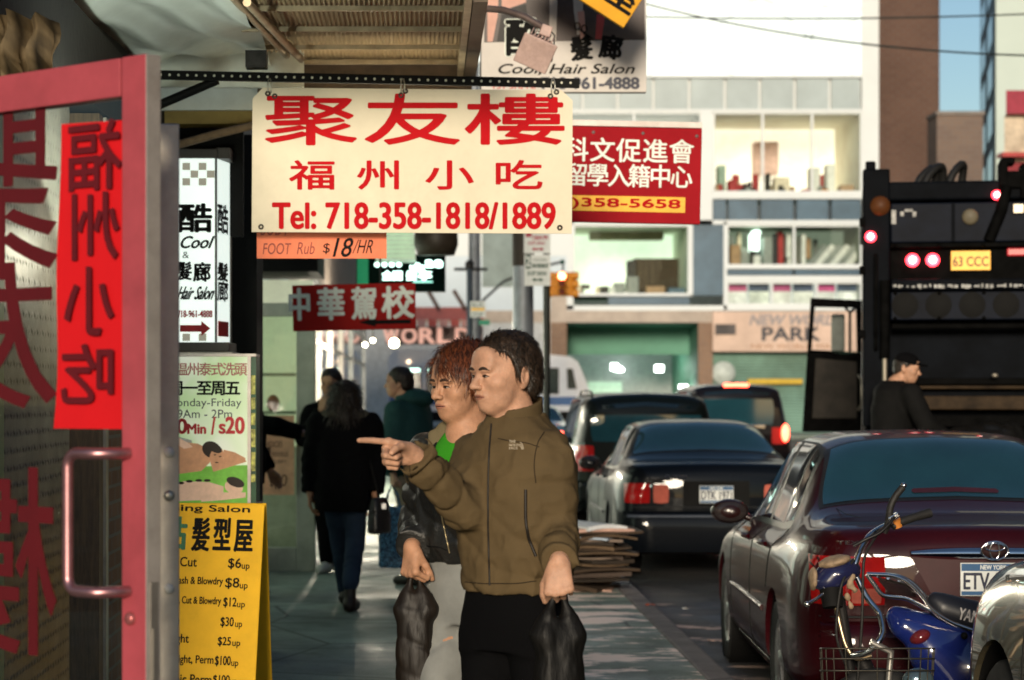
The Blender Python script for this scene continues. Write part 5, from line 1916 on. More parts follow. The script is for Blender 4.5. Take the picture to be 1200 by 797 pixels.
# faint things behind the rear glass: parcel shelf brake lamp and head rests
obj('brake_lamp', MB().grid(patch(sh, [(.875, 6.5), (.875, 7.5), (.92, 7.5), (.92, 6.5)], 1, .010, 8, 3, True, .2)), mat('dark_red_lamp', (.05, .01, .012), .3), toy)
obj('aerial', MB().tube([(-.62, .80, 1.12), (-.60, .55, 1.10), (-.55, .40, 1.09)], .002, 5), CTRIM, toy)

# black sedan ahead of it
BLK = mat('black_car_paint', (.003, .004, .006), .45, var=.1, scale=30, coat=.34, spec=.04)
sh2 = sedan(4.8, .9, 1.44, 1.05, .94, .74)
mx_, my_ = 2.63, 20.8
mer, b_ = car('parked_car', 'black sedan with split red tail lamps parked ahead of the maroon sedan', mx_, my_, BLK, sh2, 4.8, (1.0, 3.83), .315)
sedan_details(mer, sh2, BLK, None)
for sd in (-1, 1):
    G = rear_patch(sh2, sd * .60, sd * .825, .70, .88, .012, 14, 8, 0, .15)
    obj('tail_light', MB().grid(G), LAMPRED, mer)
    G = rear_patch(sh2, sd * .43, sd * .57, .70, .87, .012, 10, 8, 0, .3)
    obj('trunk_light', MB().grid(G), LAMPDIM, mer)
obj('plate_recess', MB().add([(-.3, -.003, .9), (.3, -.003, .9), (.3, -.003, .68), (-.3, -.003, .68)], [(3, 2, 1, 0)]), BLACK, mer)
licence(mer, (0, -.012, .78), 'DTK 1971')
bc = MB()
G = []
for i in range(31):
    x = -.84 + 1.68 * i / 30
    G.append([(x, max(rear_pt(sh2, x, max(z, .42)), 0) + dy, z) for (dy, z) in ((-.04, .26), (-.07, .34), (-.08, .45), (-.075, .56), (-.05, .61), (0, .63))])
bc.grid(G)
obj('bumper', bc, BLK, mer)
obj('bumper_trim', MB().tube([(x, rear_pt(sh2, x, .58) - .08, .585) for x in np.linspace(-.80, .80, 24)], .014, 8), mat('grey_bumper_trim', (.05, .06, .08), .4), mer)
lb = MB()
text_into(lb, 'E 320', -.46, .925, -.27, .955, -.016, bold=.004)
obj('lettering', lb, CHROME, mer, fixn=False)
obj('trunk_gap', MB().tube([(x, rear_pt(sh2, x, .665) - .002, .665) for x in np.linspace(-.80, .80, 24)], .005, 6), CTRIM, mer)

# dark SUV ahead of that, and another across the lane
DGRN = mat('dark_green_black_paint', (.004, .006, .006), .45, var=.1, scale=20, coat=.34, spec=.04)


def suv_details(t, sh, paint, rack=True, mirrors=True):
    obj('rear_window', MB().grid(patch(sh, [(.005, 4.12), (.005, 9.88), (.03, 9.88), (.03, 4.12)], 1, .006, 4, 4, True)), CARGLASS, t)
    G = rear_patch(sh, -.66, .66, 1.12, sh.pts[0][5][1] - .02, .012, 16, 10, 0, .18)
    obj('tailgate_window', MB().grid(G), REARGLASS, t)
    for sd in (-1, 1):
        for (a, b) in ((.35, 1.1), (1.18, 2.0), (2.08, 2.95)):
            obj('window', MB().grid(patch(sh, [(a, 4.1), (b, 4.1), (min(b, 2.72), 4.92), (a + .03, 4.92)], sd, .005, 10, 8)), CARGLASS, t)
        G = rear_patch(sh, sd * .62, sd * .85, .78, 1.08, .012, 12, 8, 0, .2)
        obj('tail_light', MB().grid(G), LAMPRED, t)
        p = sh.at(2.98, 4.0, sd)
        if mirrors:
            obj('side_mirror', MB().ell((0, 0, 0), (.12, .09, .09), 14, 10), paint, t, p + Vector((sd * .14, 0, .07)))
        gap(t, sh, lerp_path((2.04, .5), (2.04, 4.0)), sd)
        gap(t, sh, lerp_path((1.14, 1.8), (1.14, 4.0)), sd)
        if rack:
            r_ = [sh.at(y, 5.35, sd) + Vector((0, 0, dz)) for y, dz in ((.35, .0), (.45, .05), (1.3, .06), (2.2, .05), (2.35, .0))]
            obj('roof_rail', MB().tube(r_, .016, 8), CTRIM, t)
    obj('windshield', MB().grid(patch(sh, [(2.80, 5.05), (2.80, 8.95), (3.36, 8.95), (3.36, 5.05)], 1, .004, 20, 8, True, .1)), CARGLASS, t)


sh3 = suv(4.6, .92, 1.70, 1.05, 1.0)
sv, b_ = car('parked_car', 'dark estate style SUV with roof rails parked ahead of the black sedan', 2.60, 27.0, DGRN, sh3, 4.6, (.95, 3.6), .34, half=.92)
suv_details(sv, sh3, DGRN)
licence(sv, (0, -.012, .93), 'BCX 4402')
obj('rear_wiper', MB().tube([(0, -.03, 1.13), (.22, -.04, 1.19), (.4, -.035, 1.2)], .008, 6), CTRIM, sv)
obj('bumper', MB().bx(-.8, .8, -.07, .12, .42, .66), DGRN, sv, bevel=.05, seg=4)
sh4 = suv(5.1, 1.0, 1.85, 1.18, 1.1)
sv2, b_ = car('car', 'black SUV driving in the lane with its brake lamps lit, left of the garbage truck', 5.55, 41.0, mat('black_suv_paint', (.006, .005, .006), .22, var=.1, coat=.3, spec=.2), sh4, 5.1, (1.05, 4.0), .38, half=1.0)
suv_details(sv2, sh4, _mats['black_suv_paint'], False)
BRK = mat('brake_lamp_lit', (.6, .05, .03), .3, var=0, emit=(1.0, .07, .035), estr=9)
for sd in (-1, 1):
    p = Vector((sd * .86, -.02, .98))
    obj('brake_light', MB().ell(p, (.07, .05, .16), 12, 10), BRK, sv2)
obj('brake_light', MB().bx(-.22, .22, .10, .14, 1.80, 1.86), BRK, sv2, bevel=.01)
obj('chrome_bar', MB().bx(-.55, .5, -.05, -.01, 1.06, 1.13), CHROME, sv2, bevel=.01)
licence(sv2, (0, -.05, .93), 'FHD 2201')
# a small car farther along, just past the SUVs
sh5 = sedan(4.6, .88, 1.45, 1.03, .94, .76)
cc, b_ = car('car', 'small pale blue car seen between the man and the SUV at the street corner', 2.2, 47.0, mat('pale_blue_paint', (.10, .19, .26), .25, metal=.3, coat=1.0), sh5, 4.6, (1.0, 3.7), .31, half=.88)
obj('rear_window', MB().grid(patch(sh5, [(.835, 5.02), (.835, 8.98), (1.40, 8.98), (1.40, 5.02)], 1, .006, 16, 8, True, .16)), REARGLASS, cc)
for sd in (-1, 1):
    obj('tail_light', MB().grid(rear_patch(sh5, sd * .55, sd * .8, .72, .9, .012, 8, 6)), BRK, cc)

# gold car at the lower right, nearest the camera
GOLD = mat('gold_metallic_paint', (.13, .11, .07), .24, metal=.6, var=.08, scale=40, coat=1.0)
sh6 = suv(4.5, .93, 1.62, 1.12, 1.05)
gd, b_ = car('parked_car', 'tan gold car at the lower right corner, front wing and wheel arch in view', 3.02, 4.75, GOLD, sh6, 4.5, (.95, 3.72), .36, half=.93, arch=.07)
suv_details(gd, sh6, GOLD, False, False)
for sd in (-1, 1):
    obj('headlight', MB().grid(patch(sh6, [(4.18, 3.35), (4.46, 3.3), (4.42, 4.1), (4.18, 4.1)], sd, .008, 10, 6, rnd=.2)), mat('headlamp_lens', (.5, .5, .45), .06, metal=.4, coat=1.0), gd)
    gap(gd, sh6, lerp_path((3.3, .6), (3.34, 4.2)), sd)
    gap(gd, sh6, [(3.4, 4.35), (3.8, 4.3), (4.2, 4.25)], sd)
# ------------------------------------------------------------------ people: smooth solids on a voxel grid
def vnoise(p, scale, seed=0):
    """Smooth value noise in -1..1 for points (n, 3)."""
    q = p * scale + seed * 17.31
    i = np.floor(q).astype(np.int64)
    f = q - i
    f = f * f * (3 - 2 * f)

    def hsh(a, b, c):
        n = (a * 73856093) ^ (b * 19349663) ^ (c * 83492791) ^ (seed * 2654435)
        n = (n ^ (n >> 13)) * 1274126177 & 0x7fffffff
        return (n & 0xffff) / 32767.5 - 1.0
    r = 0
    for a in (0, 1):
        for b in (0, 1):
            for c in (0, 1):
                w = (f[:, 0] if a else 1 - f[:, 0]) * (f[:, 1] if b else 1 - f[:, 1]) * (f[:, 2] if c else 1 - f[:, 2])
                r = r + w * hsh(i[:, 0] + a, i[:, 1] + b, i[:, 2] + c)
    return r


class Solid:
    def __init__(s):
        s.p = []

    def _add(s, fn, c, r, k, op='+'):
        s.p.append((fn, np.asarray(c, float), float(r), k, op))
        return s

    def cap(s, a, b, ra, rb=None, k=.02, M=None, op='+', fold=None, sq=1.0, sqdir=None):
        """Round cone from a to b. fold=(amp, freq, seed) puts cloth creases across it."""
        rb = ra if rb is None else rb
        a, b = Vector(a), Vector(b)
        if M is not None:
            a, b = M @ a, M @ b
        A, B = np.array(a), np.array(b)
        d = B - A
        L2 = max(float(d @ d), 1e-9)
        L = math.sqrt(L2)

        def fn(P_):
            t = np.clip((P_ - A) @ d / L2, 0, 1)
            v = P_ - A - t[:, None] * d
            if sqdir is not None:
                n = np.array(sqdir)
                comp = v @ n
                v = v + np.outer(comp * (1 / sq - 1), n)
            r = np.sqrt((v * v).sum(1)) - (ra + (rb - ra) * t)
            if fold:
                am, fr, sd = fold
                w = 1 - np.abs(np.sin((t * L * fr + 2.6 * vnoise(P_, 8, sd) + 1.3 * vnoise(P_, 19, sd + 3)) * .5))
                r = r + am * (1.5 * w ** 2.2 - .45) * np.clip(.55 + .75 * vnoise(P_, 7, sd + 1), .05, 1.2)
            return r
        return s._add(fn, (A + B) / 2, L / 2 + max(ra, rb) * (1.4 if sq > 1 else 1.0) + (fold[0] if fold else 0), k, op)

    def ell(s, c, r, k=.02, M=None, op='+', rot=None):
        c = Vector(c)
        Rm = Matrix.Identity(3) if rot is None else rot.to_3x3()
        if M is not None:
            Rm = M.to_3x3() @ Rm
            c = M @ c
        C, I, rr = np.array(c), np.array(Rm.inverted()), np.array(r, float)

        def fn(P_):
            q = (P_ - C) @ I.T
            k0 = np.sqrt(((q / rr) ** 2).sum(1))
            k1 = np.sqrt(((q / rr**2) ** 2).sum(1))
            return k0 * (k0 - 1) / np.maximum(k1, 1e-6)
        return s._add(fn, C, max(r), k, op)

    def stack(s, rows, k=.02, yaw=0.0, n=2.4, fold=None, op='+', cut=True, origin=(0, 0)):
        """Upright trunk: rows of (z, cx, cy, a, b), turned about the origin."""
        T = np.array(rows, float)
        T = T[np.argsort(T[:, 0])]
        c_, s_ = math.cos(yaw), math.sin(yaw)
        O = np.array(origin)
        z0, z1 = T[0, 0], T[-1, 0]

        def fn(P_):
            x, y = P_[:, 0] - O[0], P_[:, 1] - O[1]
            u, v = x * c_ + y * s_, -x * s_ + y * c_
            q = pchip(T[:, 0], T[:, 1:], P_[:, 2])
            a, b = q[:, 2], q[:, 3]
            e = (np.abs((u - q[:, 0]) / a) ** n + np.abs((v - q[:, 1]) / b) ** n) ** (1 / n)
            d = (e - 1) * np.minimum(a, b)
            if fold:
                am, fr, sd = fold
                w = 1 - np.abs(np.sin((P_[:, 2] * fr + .6 * fr * u + 3.4 * vnoise(P_, 5, sd) + 1.5 * vnoise(P_, 13, sd + 2)) * .5))
                d = d + am * (1.5 * w ** 2.5 - .35) * np.clip(.35 + .9 * vnoise(P_, 4.5, sd + 1), 0, 1.2)
            if cut:
                d = np.maximum(d, np.maximum(z0 - P_[:, 2], P_[:, 2] - z1))
            return d
        R_ = math.hypot((z1 - z0) / 2, max(T[:, 3].max(), T[:, 4].max()) * 1.25 + np.abs(T[:, 1:3]).max())
        return s._add(fn, (O[0], O[1], (z0 + z1) / 2), R_, k, op)

    def func(s, fn, c, r, k=.0, op='+'):
        return s._add(fn, c, r, k, op)

    def mesh(s, res, smooth=2, B=24):
        adds = [p for p in s.p if p[4] == '+']
        lo = np.min([p[1] - p[2] for p in adds], 0) - 4 * res - .01
        hi = np.max([p[1] + p[2] for p in adds], 0) + 4 * res + .01
        n = np.ceil((hi - lo) / res).astype(int) + 1
        nb = np.ceil(n / B).astype(int)
        NY, NZ = int(nb[1] * B + 4), int(nb[2] * B + 4)
        vid, vco, quads = [], [], []
        off = np.array([[i, j, k] for i in (0, 1) for j in (0, 1) for k in (0, 1)])
        ar = np.arange(B + 1)
        gi = np.stack(np.meshgrid(ar, ar, ar, indexing='ij'), -1).reshape(-1, 3)
        for bi in range(nb[0]):
            for bj in range(nb[1]):
                for bk in range(nb[2]):
                    base = np.array([bi, bj, bk]) * B
                    c = lo + (base + B / 2) * res
                    hr = B / 2 * res * 1.7321
                    use = [p for p in s.p if np.linalg.norm(p[1] - c) < p[2] + hr + p[3] + 2 * res]
                    if not any(p[4] == '+' for p in use):
                        continue
                    Pp = lo + (base + gi) * res
                    D = np.full(len(Pp), 10.0)
                    for fn, _, _, k, op in use:
                        d = fn(Pp)
                        if op == '-':
                            d = -d
                            if k > 0:
                                h = np.clip(.5 - .5 * (d - D) / k * -1, 0, 1)
                                h = np.clip(.5 + .5 * (d - D) / k, 0, 1)
                                D = D * (1 - h) + d * h + k * h * (1 - h)
                            else:
                                D = np.maximum(D, d)
                        elif op == '&':
                            D = np.maximum(D, d)
                        elif op == 'd':
                            D = D + d
                        else:
                            if k > 0:
                                h = np.clip(.5 + .5 * (d - D) / k, 0, 1)
                                D = d * (1 - h) + D * h - k * h * (1 - h)
                                D = np.minimum(D, 10.0)
                            else:
                                D = np.minimum(D, d)
                    if D.min() > 0 or D.max() < 0:
                        continue
                    G = D.reshape(B + 1, B + 1, B + 1)
                    ins = G < 0
                    cs = [ins[o[0]:B + o[0], o[1]:B + o[1], o[2]:B + o[2]] for o in off]
                    sm = sum(x.astype(np.int8) for x in cs)
                    act = np.argwhere((sm > 0) & (sm < 8))
                    if len(act):
                        val = np.stack([G[act[:, 0] + o[0], act[:, 1] + o[1], act[:, 2] + o[2]] for o in off], 1)
                        acc = np.zeros((len(act), 3))
                        cnt = np.zeros(len(act))
                        for a in range(8):
                            for b in range(a + 1, 8):
                                if np.abs(off[a] - off[b]).sum() != 1:
                                    continue
                                va, vb = val[:, a], val[:, b]
                                m = (va < 0) != (vb < 0)
                                t = va / np.where(m, va - vb, 1)
                                acc += np.where(m[:, None], off[a] + (off[b] - off[a]) * t[:, None], 0)
                                cnt += m
                        co = lo + (base + act + acc / cnt[:, None]) * res
                        g = base + act + 1
                        vid.append((g[:, 0] * NY + g[:, 1]) * NZ + g[:, 2])
                        vco.append(co)
                    for ax in range(3):
                        sl0 = [slice(0, B)] * 3
                        sl1 = [slice(0, B)] * 3
                        sl1[ax] = slice(1, B + 1)
                        e0, e1 = ins[tuple(sl0)], ins[tuple(sl1)]
                        E_ = np.argwhere(e0 != e1)
                        if not len(E_):
                            continue
                        fl = e0[E_[:, 0], E_[:, 1], E_[:, 2]]
                        g = base + E_ + 1
                        u, w = (ax + 1) % 3, (ax + 2) % 3
                        q = []
                        for (du, dw) in ((-1, -1), (0, -1), (0, 0), (-1, 0)):
                            h = g.copy()
                            h[:, u] += du
                            h[:, w] += dw
                            q.append((h[:, 0] * NY + h[:, 1]) * NZ + h[:, 2])
                        q = np.stack(q, 1)
                        q[~fl] = q[~fl][:, ::-1]
                        quads.append(q)
        ids = np.concatenate(vid)
        co = np.concatenate(vco)
        ids, ix = np.unique(ids, return_index=True)
        co = co[ix]
        Q = np.concatenate(quads)
        j = np.searchsorted(ids, Q)
        j = np.clip(j, 0, len(ids) - 1)
        ok = (ids[j] == Q).all(1)
        F_ = j[ok]
        E2 = np.concatenate([F_[:, [0, 1]], F_[:, [1, 2]], F_[:, [2, 3]], F_[:, [3, 0]]])
        for _ in range(smooth):
            acc = np.zeros_like(co)
            cnt = np.zeros(len(co))
            np.add.at(acc, E2[:, 0], co[E2[:, 1]])
            np.add.at(acc, E2[:, 1], co[E2[:, 0]])
            np.add.at(cnt, E2[:, 0], 1)
            np.add.at(cnt, E2[:, 1], 1)
            co = .5 * co + .5 * acc / np.maximum(cnt, 1)[:, None]
        return co, F_


def solid_obj(name, sol, res, mats, parent, smooth=2, pick=None):
    co, F_ = sol.mesh(res, smooth)
    me = bpy.data.meshes.new(name)
    me.vertices.add(len(co))
    me.vertices.foreach_set('co', co.ravel())
    me.loops.add(len(F_) * 4)
    me.loops.foreach_set('vertex_index', F_.ravel().astype(np.int32))
    me.polygons.add(len(F_))
    me.polygons.foreach_set('loop_start', np.arange(0, len(F_) * 4, 4, dtype=np.int32))
    me.polygons.foreach_set('loop_total', np.full(len(F_), 4, dtype=np.int32))
    me.update(calc_edges=True)
    me.polygons.foreach_set('use_smooth', np.ones(len(F_), bool))
    if pick is not None:
        me.polygons.foreach_set('material_index', pick(co[F_].mean(1)).astype(np.int32))
    for m in (mats if isinstance(mats, (list, tuple)) else [mats]):
        me.materials.append(m)
    me.validate()
    return link(name, me, parent)


def skin_mat(name, col):
    m = mat(name, col, .5, var=.20, scale=22, bump=.22, bscale=170)
    b = m.node_tree.nodes['Principled BSDF']
    b.inputs['Subsurface Weight'].default_value = .10
    b.inputs['Subsurface Radius'].default_value = (.02, .008, .005)
    b.inputs['Subsurface Scale'].default_value = .5
    return m


SKIN = skin_mat('skin', (.46, .255, .165))
SKIN2 = skin_mat('skin_tan', (.42, .22, .13))
LIP = mat('lip_skin', (.33, .145, .10), .45, var=.1)
EYEW = mat('eye_white', (.27, .22, .19), .3, var=0)
IRIS = mat('eye_dark', (.012, .008, .006), .15, var=0)


def hair_mat(name, col, hi):
    if name in _mats:
        return _mats[name]
    m = mat(name, col, .42, var=.0)
    nt = m.node_tree
    b = nt.nodes['Principled BSDF']
    tc = nt.nodes.new('ShaderNodeTexCoord')
    mp = nt.nodes.new('ShaderNodeMapping')
    mp.inputs['Scale'].default_value = (90, 24, 30)
    n = nt.nodes.new('ShaderNodeTexNoise')
    n.inputs['Scale'].default_value = 1.6
    n.inputs['Detail'].default_value = 5
    n.inputs['Distortion'].default_value = 1.0
    rp = nt.nodes.new('ShaderNodeValToRGB')
    rp.color_ramp.elements[0].position = .38
    rp.color_ramp.elements[1].position = .68
    rp.color_ramp.elements[0].color = (*col, 1)
    rp.color_ramp.elements[1].color = (*hi, 1)
    bp = nt.nodes.new('ShaderNodeBump')
    bp.inputs['Strength'].default_value = .9
    bp.inputs['Distance'].default_value = .0025
    nt.links.new(tc.outputs['Object'], mp.inputs[0])
    nt.links.new(mp.outputs[0], n.inputs['Vector'])
    nt.links.new(n.outputs['Fac'], rp.inputs[0])
    nt.links.new(rp.outputs[0], b.inputs['Base Color'])
    nt.links.new(n.outputs['Fac'], bp.inputs['Height'])
    nt.links.new(bp.outputs[0], b.inputs['Normal'])
    return m


def head_solid(S, M, fat=1.0):
    """Adds head and neck root to solid S; local frame faces -y, origin between the ears."""
    f = fat
    S.ell((0, .014, .036), (.0765, .094, .084), .02, M)
    S.ell((0, -.034, -.028), (.0635 * f, .060, .084), .035, M)
    S.ell((0, -.058, -.088), (.033 * f, .031, .026), .03, M)
    for sd in (-1, 1):
        S.ell((sd * .038 * f, -.040, -.060), (.018, .028, .030), .028, M)
        S.ell((sd * .046 * f, -.060, -.018), (.026, .025, .022), .022, M)
        S.ell((sd * .031, -.088, .020), (.022, .010, .0085), .014, M)
    S.ell((0, -.074, .052), (.052, .022, .036), .03, M)
    for sd in (-1, 1):
        S.ell((sd * .032, -.098, .000), (.0175, .014, .0085), .010, M, '-')
        S.ell((sd * .031, -.082, .0015), (.0145, .0085, .0085), .004, M)
        S.ell((sd * .031, -.0895, .0058), (.0140, .004, .0026), .003, M)
        S.ell((sd * .031, -.0875, -.0085), (.0135, .005, .0030), .005, M)
    S.cap((0, -.088, .014), (0, -.1110, -.025), .0078, .0118, .010, M)
    S.ell((0, -.1165, -.029), (.0112, .0100, .0095), .006, M)
    for sd in (-1, 1):
        S.ell((sd * .0145, -.1035, -.0315), (.0085, .0108, .0078), .005, M)
        S.ell((sd * .0068, -.110, -.0385), (.0032, .005, .0030), .002, M, '-')
    S.ell((0, -.084, -.058), (.027, .016, .020), .016, M)
    S.ell((0, -.0945, -.0550), (.0255, .0085, .0050), .005, M)
    S.ell((0, -.0930, -.0655), (.0220, .0088, .0056), .005, M)
    S.ell((0, -.1030, -.0600), (.0245, .0075, .0014), .002, M, '-')
    for sd in (-1, 1):
        rot = Matrix.Rotation(R(26) * sd, 3, 'Z') @ Matrix.Rotation(R(-12), 3, 'X')
        S.ell((sd * .0840, .018, -.004), (.0085, .0225, .0345), .005, M, '+', rot)
        S.ell((sd * .0930, .012, .000), (.0075, .0130, .0220), .004, M, '-', rot)
        S.ell((sd * .0865, .010, -.002), (.0030, .0060, .0140), .003, M, '+', rot)
        S.ell((sd * .0790, .010, -.034), (.0070, .0095, .0100), .006, M)


def head_extra(parent, M, brow=.0, browm=None, eyes=True, open_=1.0, body=None):
    if not eyes:
        return
    q = M.to_3x3()
    from mathutils.bvhtree import BVHTree
    T = BVHTree.FromPolygons([v.co for v in body.data.vertices], [tuple(p.vertices) for p in body.data.polygons])

    def snap(x, y, z, off):
        p = M @ Vector((x, -.2, z))
        h, n, _, _ = T.ray_cast(p, (q @ Vector((0, 1, 0))).normalized())
        return (h - (q @ Vector((0, 1, 0))).normalized() * off) if h is not None else M @ Vector((x, y, z))
    mo = MB().tube([snap(x, -.095, z, .0002) for x, z in ((-.0245, -.0628), (-.018, -.0610), (-.008, -.0600), (0, -.0606), (.008, -.0600), (.018, -.0610), (.0245, -.0628))], [.0008, .0014, .0018, .0018, .0018, .0014, .0008], 6)
    obj('mouth', mo, mat('mouth_line', (.06, .018, .014), .5, var=0), parent)
    for sd in (-1, 1):
        e = MB()
        e.ell(M @ Vector((sd * .031, -.0892, .0002)), (.0120, .0044, .0040 * open_), 14, 8, q, 0)
        e.ell(M @ Vector((sd * .029, -.0916, .0004)), (.0072, .0030, .0044 * open_), 12, 8, q, 1)
        e.tube([M @ Vector((sd * x, y, z)) for x, y, z in ((.0175, -.0915, -.0005), (.023, -.0938, .0040), (.031, -.0938, .0052), (.039, -.0905, .0036), (.0455, -.0860, .0002))], [.0010, .0017, .0019, .0017, .0010], 6, 1)
        o = obj('eye', e, [EYEW, IRIS], parent)
        b = MB()
        b.tube([snap(sd * x, y, z, -.0012) for x, y, z in ((.013, -.0975, .0215), (.020, -.0985, .0235), (.028, -.0985, .0250), (.036, -.0955, .0252), (.044, -.09, .0235), (.053, -.0855, .0190))], [.0030, .0046, .0050, .0048, .0040, .0020], 8)
        obj('eyebrow', b, browm, parent)


def hand(S, wrist, f, n, curl, thumb_side, scale=1.0, thumb=None, k=.006, spread=.0):
    """f: wrist to knuckles; n: out of the palm; thumb_side: +1/-1 along f x n. curl: four (mcp, pip, dip) in degrees."""
    w = Vector(wrist)
    f = Vector(f).normalized()
    n = Vector(n)
    n = (n - f * n.dot(f)).normalized()
    s = f.cross(n) * thumb_side
    c = scale
    lens = ((.046, .026, .021), (.050, .030, .022), (.046, .028, .021), (.036, .021, .019))
    base = (.032, .011, -.010, -.030)
    up = (.086, .089, .085, .077)
    for i in range(4):
        kn = w + f * up[i] * c + s * base[i] * c - n * .002
        S.cap(w + f * .012 * c + s * base[i] * .55 * c, kn, .0155 * c, .0118 * c, .012)
    S.ell(w + f * .045 * c, (.042 * c, .042 * c, .042 * c), .001, None, '+') if False else None
    S.cap(w + f * .020 * c + s * .018 * c + n * .008 * c, w + f * .05 * c + s * .026 * c + n * .010 * c, .016 * c, .013 * c, .012)
    for i in range(4):
        kn = w + f * up[i] * c + s * base[i] * c - n * .002
        S.ell(kn - n * .002, (.0112 * c,) * 3, .006)
        a, p = 0.0, kn
        r = (.0098, .0098, .0092, .0082)[i] * c
        for q in range(3):
            a += R(curl[i][q])
            d = f * math.cos(a) + n * math.sin(a)
            p2 = p + d * lens[i][q] * c
            S.cap(p, p2, r, r * .92, .0022 if q else .005)
            p, r = p2, r * .92
    t = thumb or (.55, .80, .25)
    p = w + f * .026 * c + s * .026 * c + n * .008 * c
    d1 = (s * t[0] + f * t[1] + n * t[2]).normalized()
    p2 = p + d1 * .042 * c
    d2 = (d1 + n * .35 + f * .25 - s * .35).normalized()
    p3 = p2 + d2 * .030 * c
    p4 = p3 + (d2 - s * .3 + n * .2).normalized() * .022 * c
    S.cap(p, p2, .0140 * c, .0115 * c, .010)
    S.cap(p2, p3, .0112 * c, .0105 * c, .003)
    S.cap(p3, p4, .0104 * c, .0085 * c, .003)


FIST = ((75, 90, 60), (78, 92, 60), (80, 92, 60), (82, 90, 60))
RELAX = ((18, 28, 18), (22, 32, 20), (26, 34, 22), (30, 36, 22))
POINT = ((2, 6, 4), (72, 95, 60), (80, 95, 60), (85, 92, 60))


def rigid(loc, yaw=0.0, pitch=0.0, roll=0.0, sc=1.0):
    return Matrix.Translation(Vector(loc)) @ Matrix.Rotation(yaw, 4, 'Z') @ Matrix.Rotation(roll, 4, 'Y') @ Matrix.Rotation(pitch, 4, 'X') @ Matrix.Scale(sc, 4)


def shoe(S, ankle, d, r=.05, L=.26):
    a = Vector(ankle)
    d = Vector((d[0], d[1], 0)).normalized()
    heel = Vector((a.x, a.y, .045)) - d * .05
    toe = Vector((a.x, a.y, .035)) + d * (L - .09)
    S.cap(heel, toe, .043, .036, .02)
    S.cap(heel + d * .02 + Vector((0, 0, .01)), (a.x, a.y, a.z + .02), .045, .042, .03)
    S.cap(heel + d * .1, toe - d * .02, .046, .044, .02)
    S.func(lambda P_: .002 - P_[:, 2], a, 1.0, 0, '&')


def strands(hair, M, n, length, flow, width=.0016, lift=.004, seed=1, m=None):
    """Loose hairs lying on a hair shell, combed along flow (a function of head-space position)."""
    rng = np.random.default_rng(seed)
    me = hair.data
    nf = len(me.polygons)
    c = np.zeros(nf * 3)
    me.polygons.foreach_get('center', c)
    nr = np.zeros(nf * 3)
    me.polygons.foreach_get('normal', nr)
    c, nr = c.reshape(-1, 3), nr.reshape(-1, 3)
    I4 = np.array(M.inverted())
    R3 = np.array(M.to_3x3().normalized())
    pick = rng.integers(0, nf, n)
    mb = MB()
    for i in pick:
        p, k = c[i], nr[i]
        q = I4[:3, :3] @ p + I4[:3, 3]
        d = R3 @ np.array(flow(q)) + rng.normal(0, .22, 3)
        d = d - k * (d @ k)
        L = np.linalg.norm(d)
        if L < 1e-3:
            continue
        d /= L
        s_ = np.cross(d, k)
        ln = length * rng.uniform(.6, 1.3)
        lf = lift * rng.uniform(.3, 1.5)
        pts = [p - k * .002, p + d * ln * .35 + k * lf * .7, p + d * ln * .7 + k * lf, p + d * ln + k * lf * .55 - np.array((0, 0, .15 * ln))]
        w = [width, width * .9, width * .6, width * .15]
        vs = []
        for a, b in zip(pts, w):
            vs += [a - s_ * b, a + s_ * b]
        mb.add(vs, [(0, 1, 3, 2), (2, 3, 5, 4), (4, 5, 7, 6)], 0, True)
    return obj('hair_strand', mb, m or me.materials[0], hair, fixn=False)
from mathutils.bvhtree import BVHTree


def tree_of(o, depsgraph=None):
    M = o.matrix_world.copy()
    q = o
    M = Matrix.Identity(4)
    while q is not None:
        M = Matrix.LocRotScale(q.location, q.rotation_euler, q.scale) @ M
        q = q.parent
    vs = [M @ v.co for v in o.data.vertices]
    return BVHTree.FromPolygons(vs, [tuple(p.vertices) for p in o.data.polygons]), M


def on_surface(o, tr, px, py, off=.002):
    """Point of o under the photo pixel, in o's own space, lifted off the cloth by off."""
    T, M = tr
    d = P(px, py, 1.0) - Vector((0, 0, CZ))
    h, n, _, _ = T.ray_cast(Vector((0, 0, CZ)), d.normalized())
    if h is None:
        return None
    n = n if n.dot(d) < 0 else -n
    return M.inverted() @ (h + n * off)


def seam(name, o, tr, pts, m, r=.003, off=.002, n=24):
    q = np.array(pts, float)
    t = np.concatenate([[0], np.cumsum(np.hypot(*np.diff(q, axis=0).T))])
    s = pchip(t, q, np.linspace(0, t[-1], n))
    w = [on_surface(o, tr, a, b, off) for a, b in s]
    w = [x for x in w if x is not None]
    if len(w) > 2:
        return obj(name, MB().tube(w, r, 6), m, o)


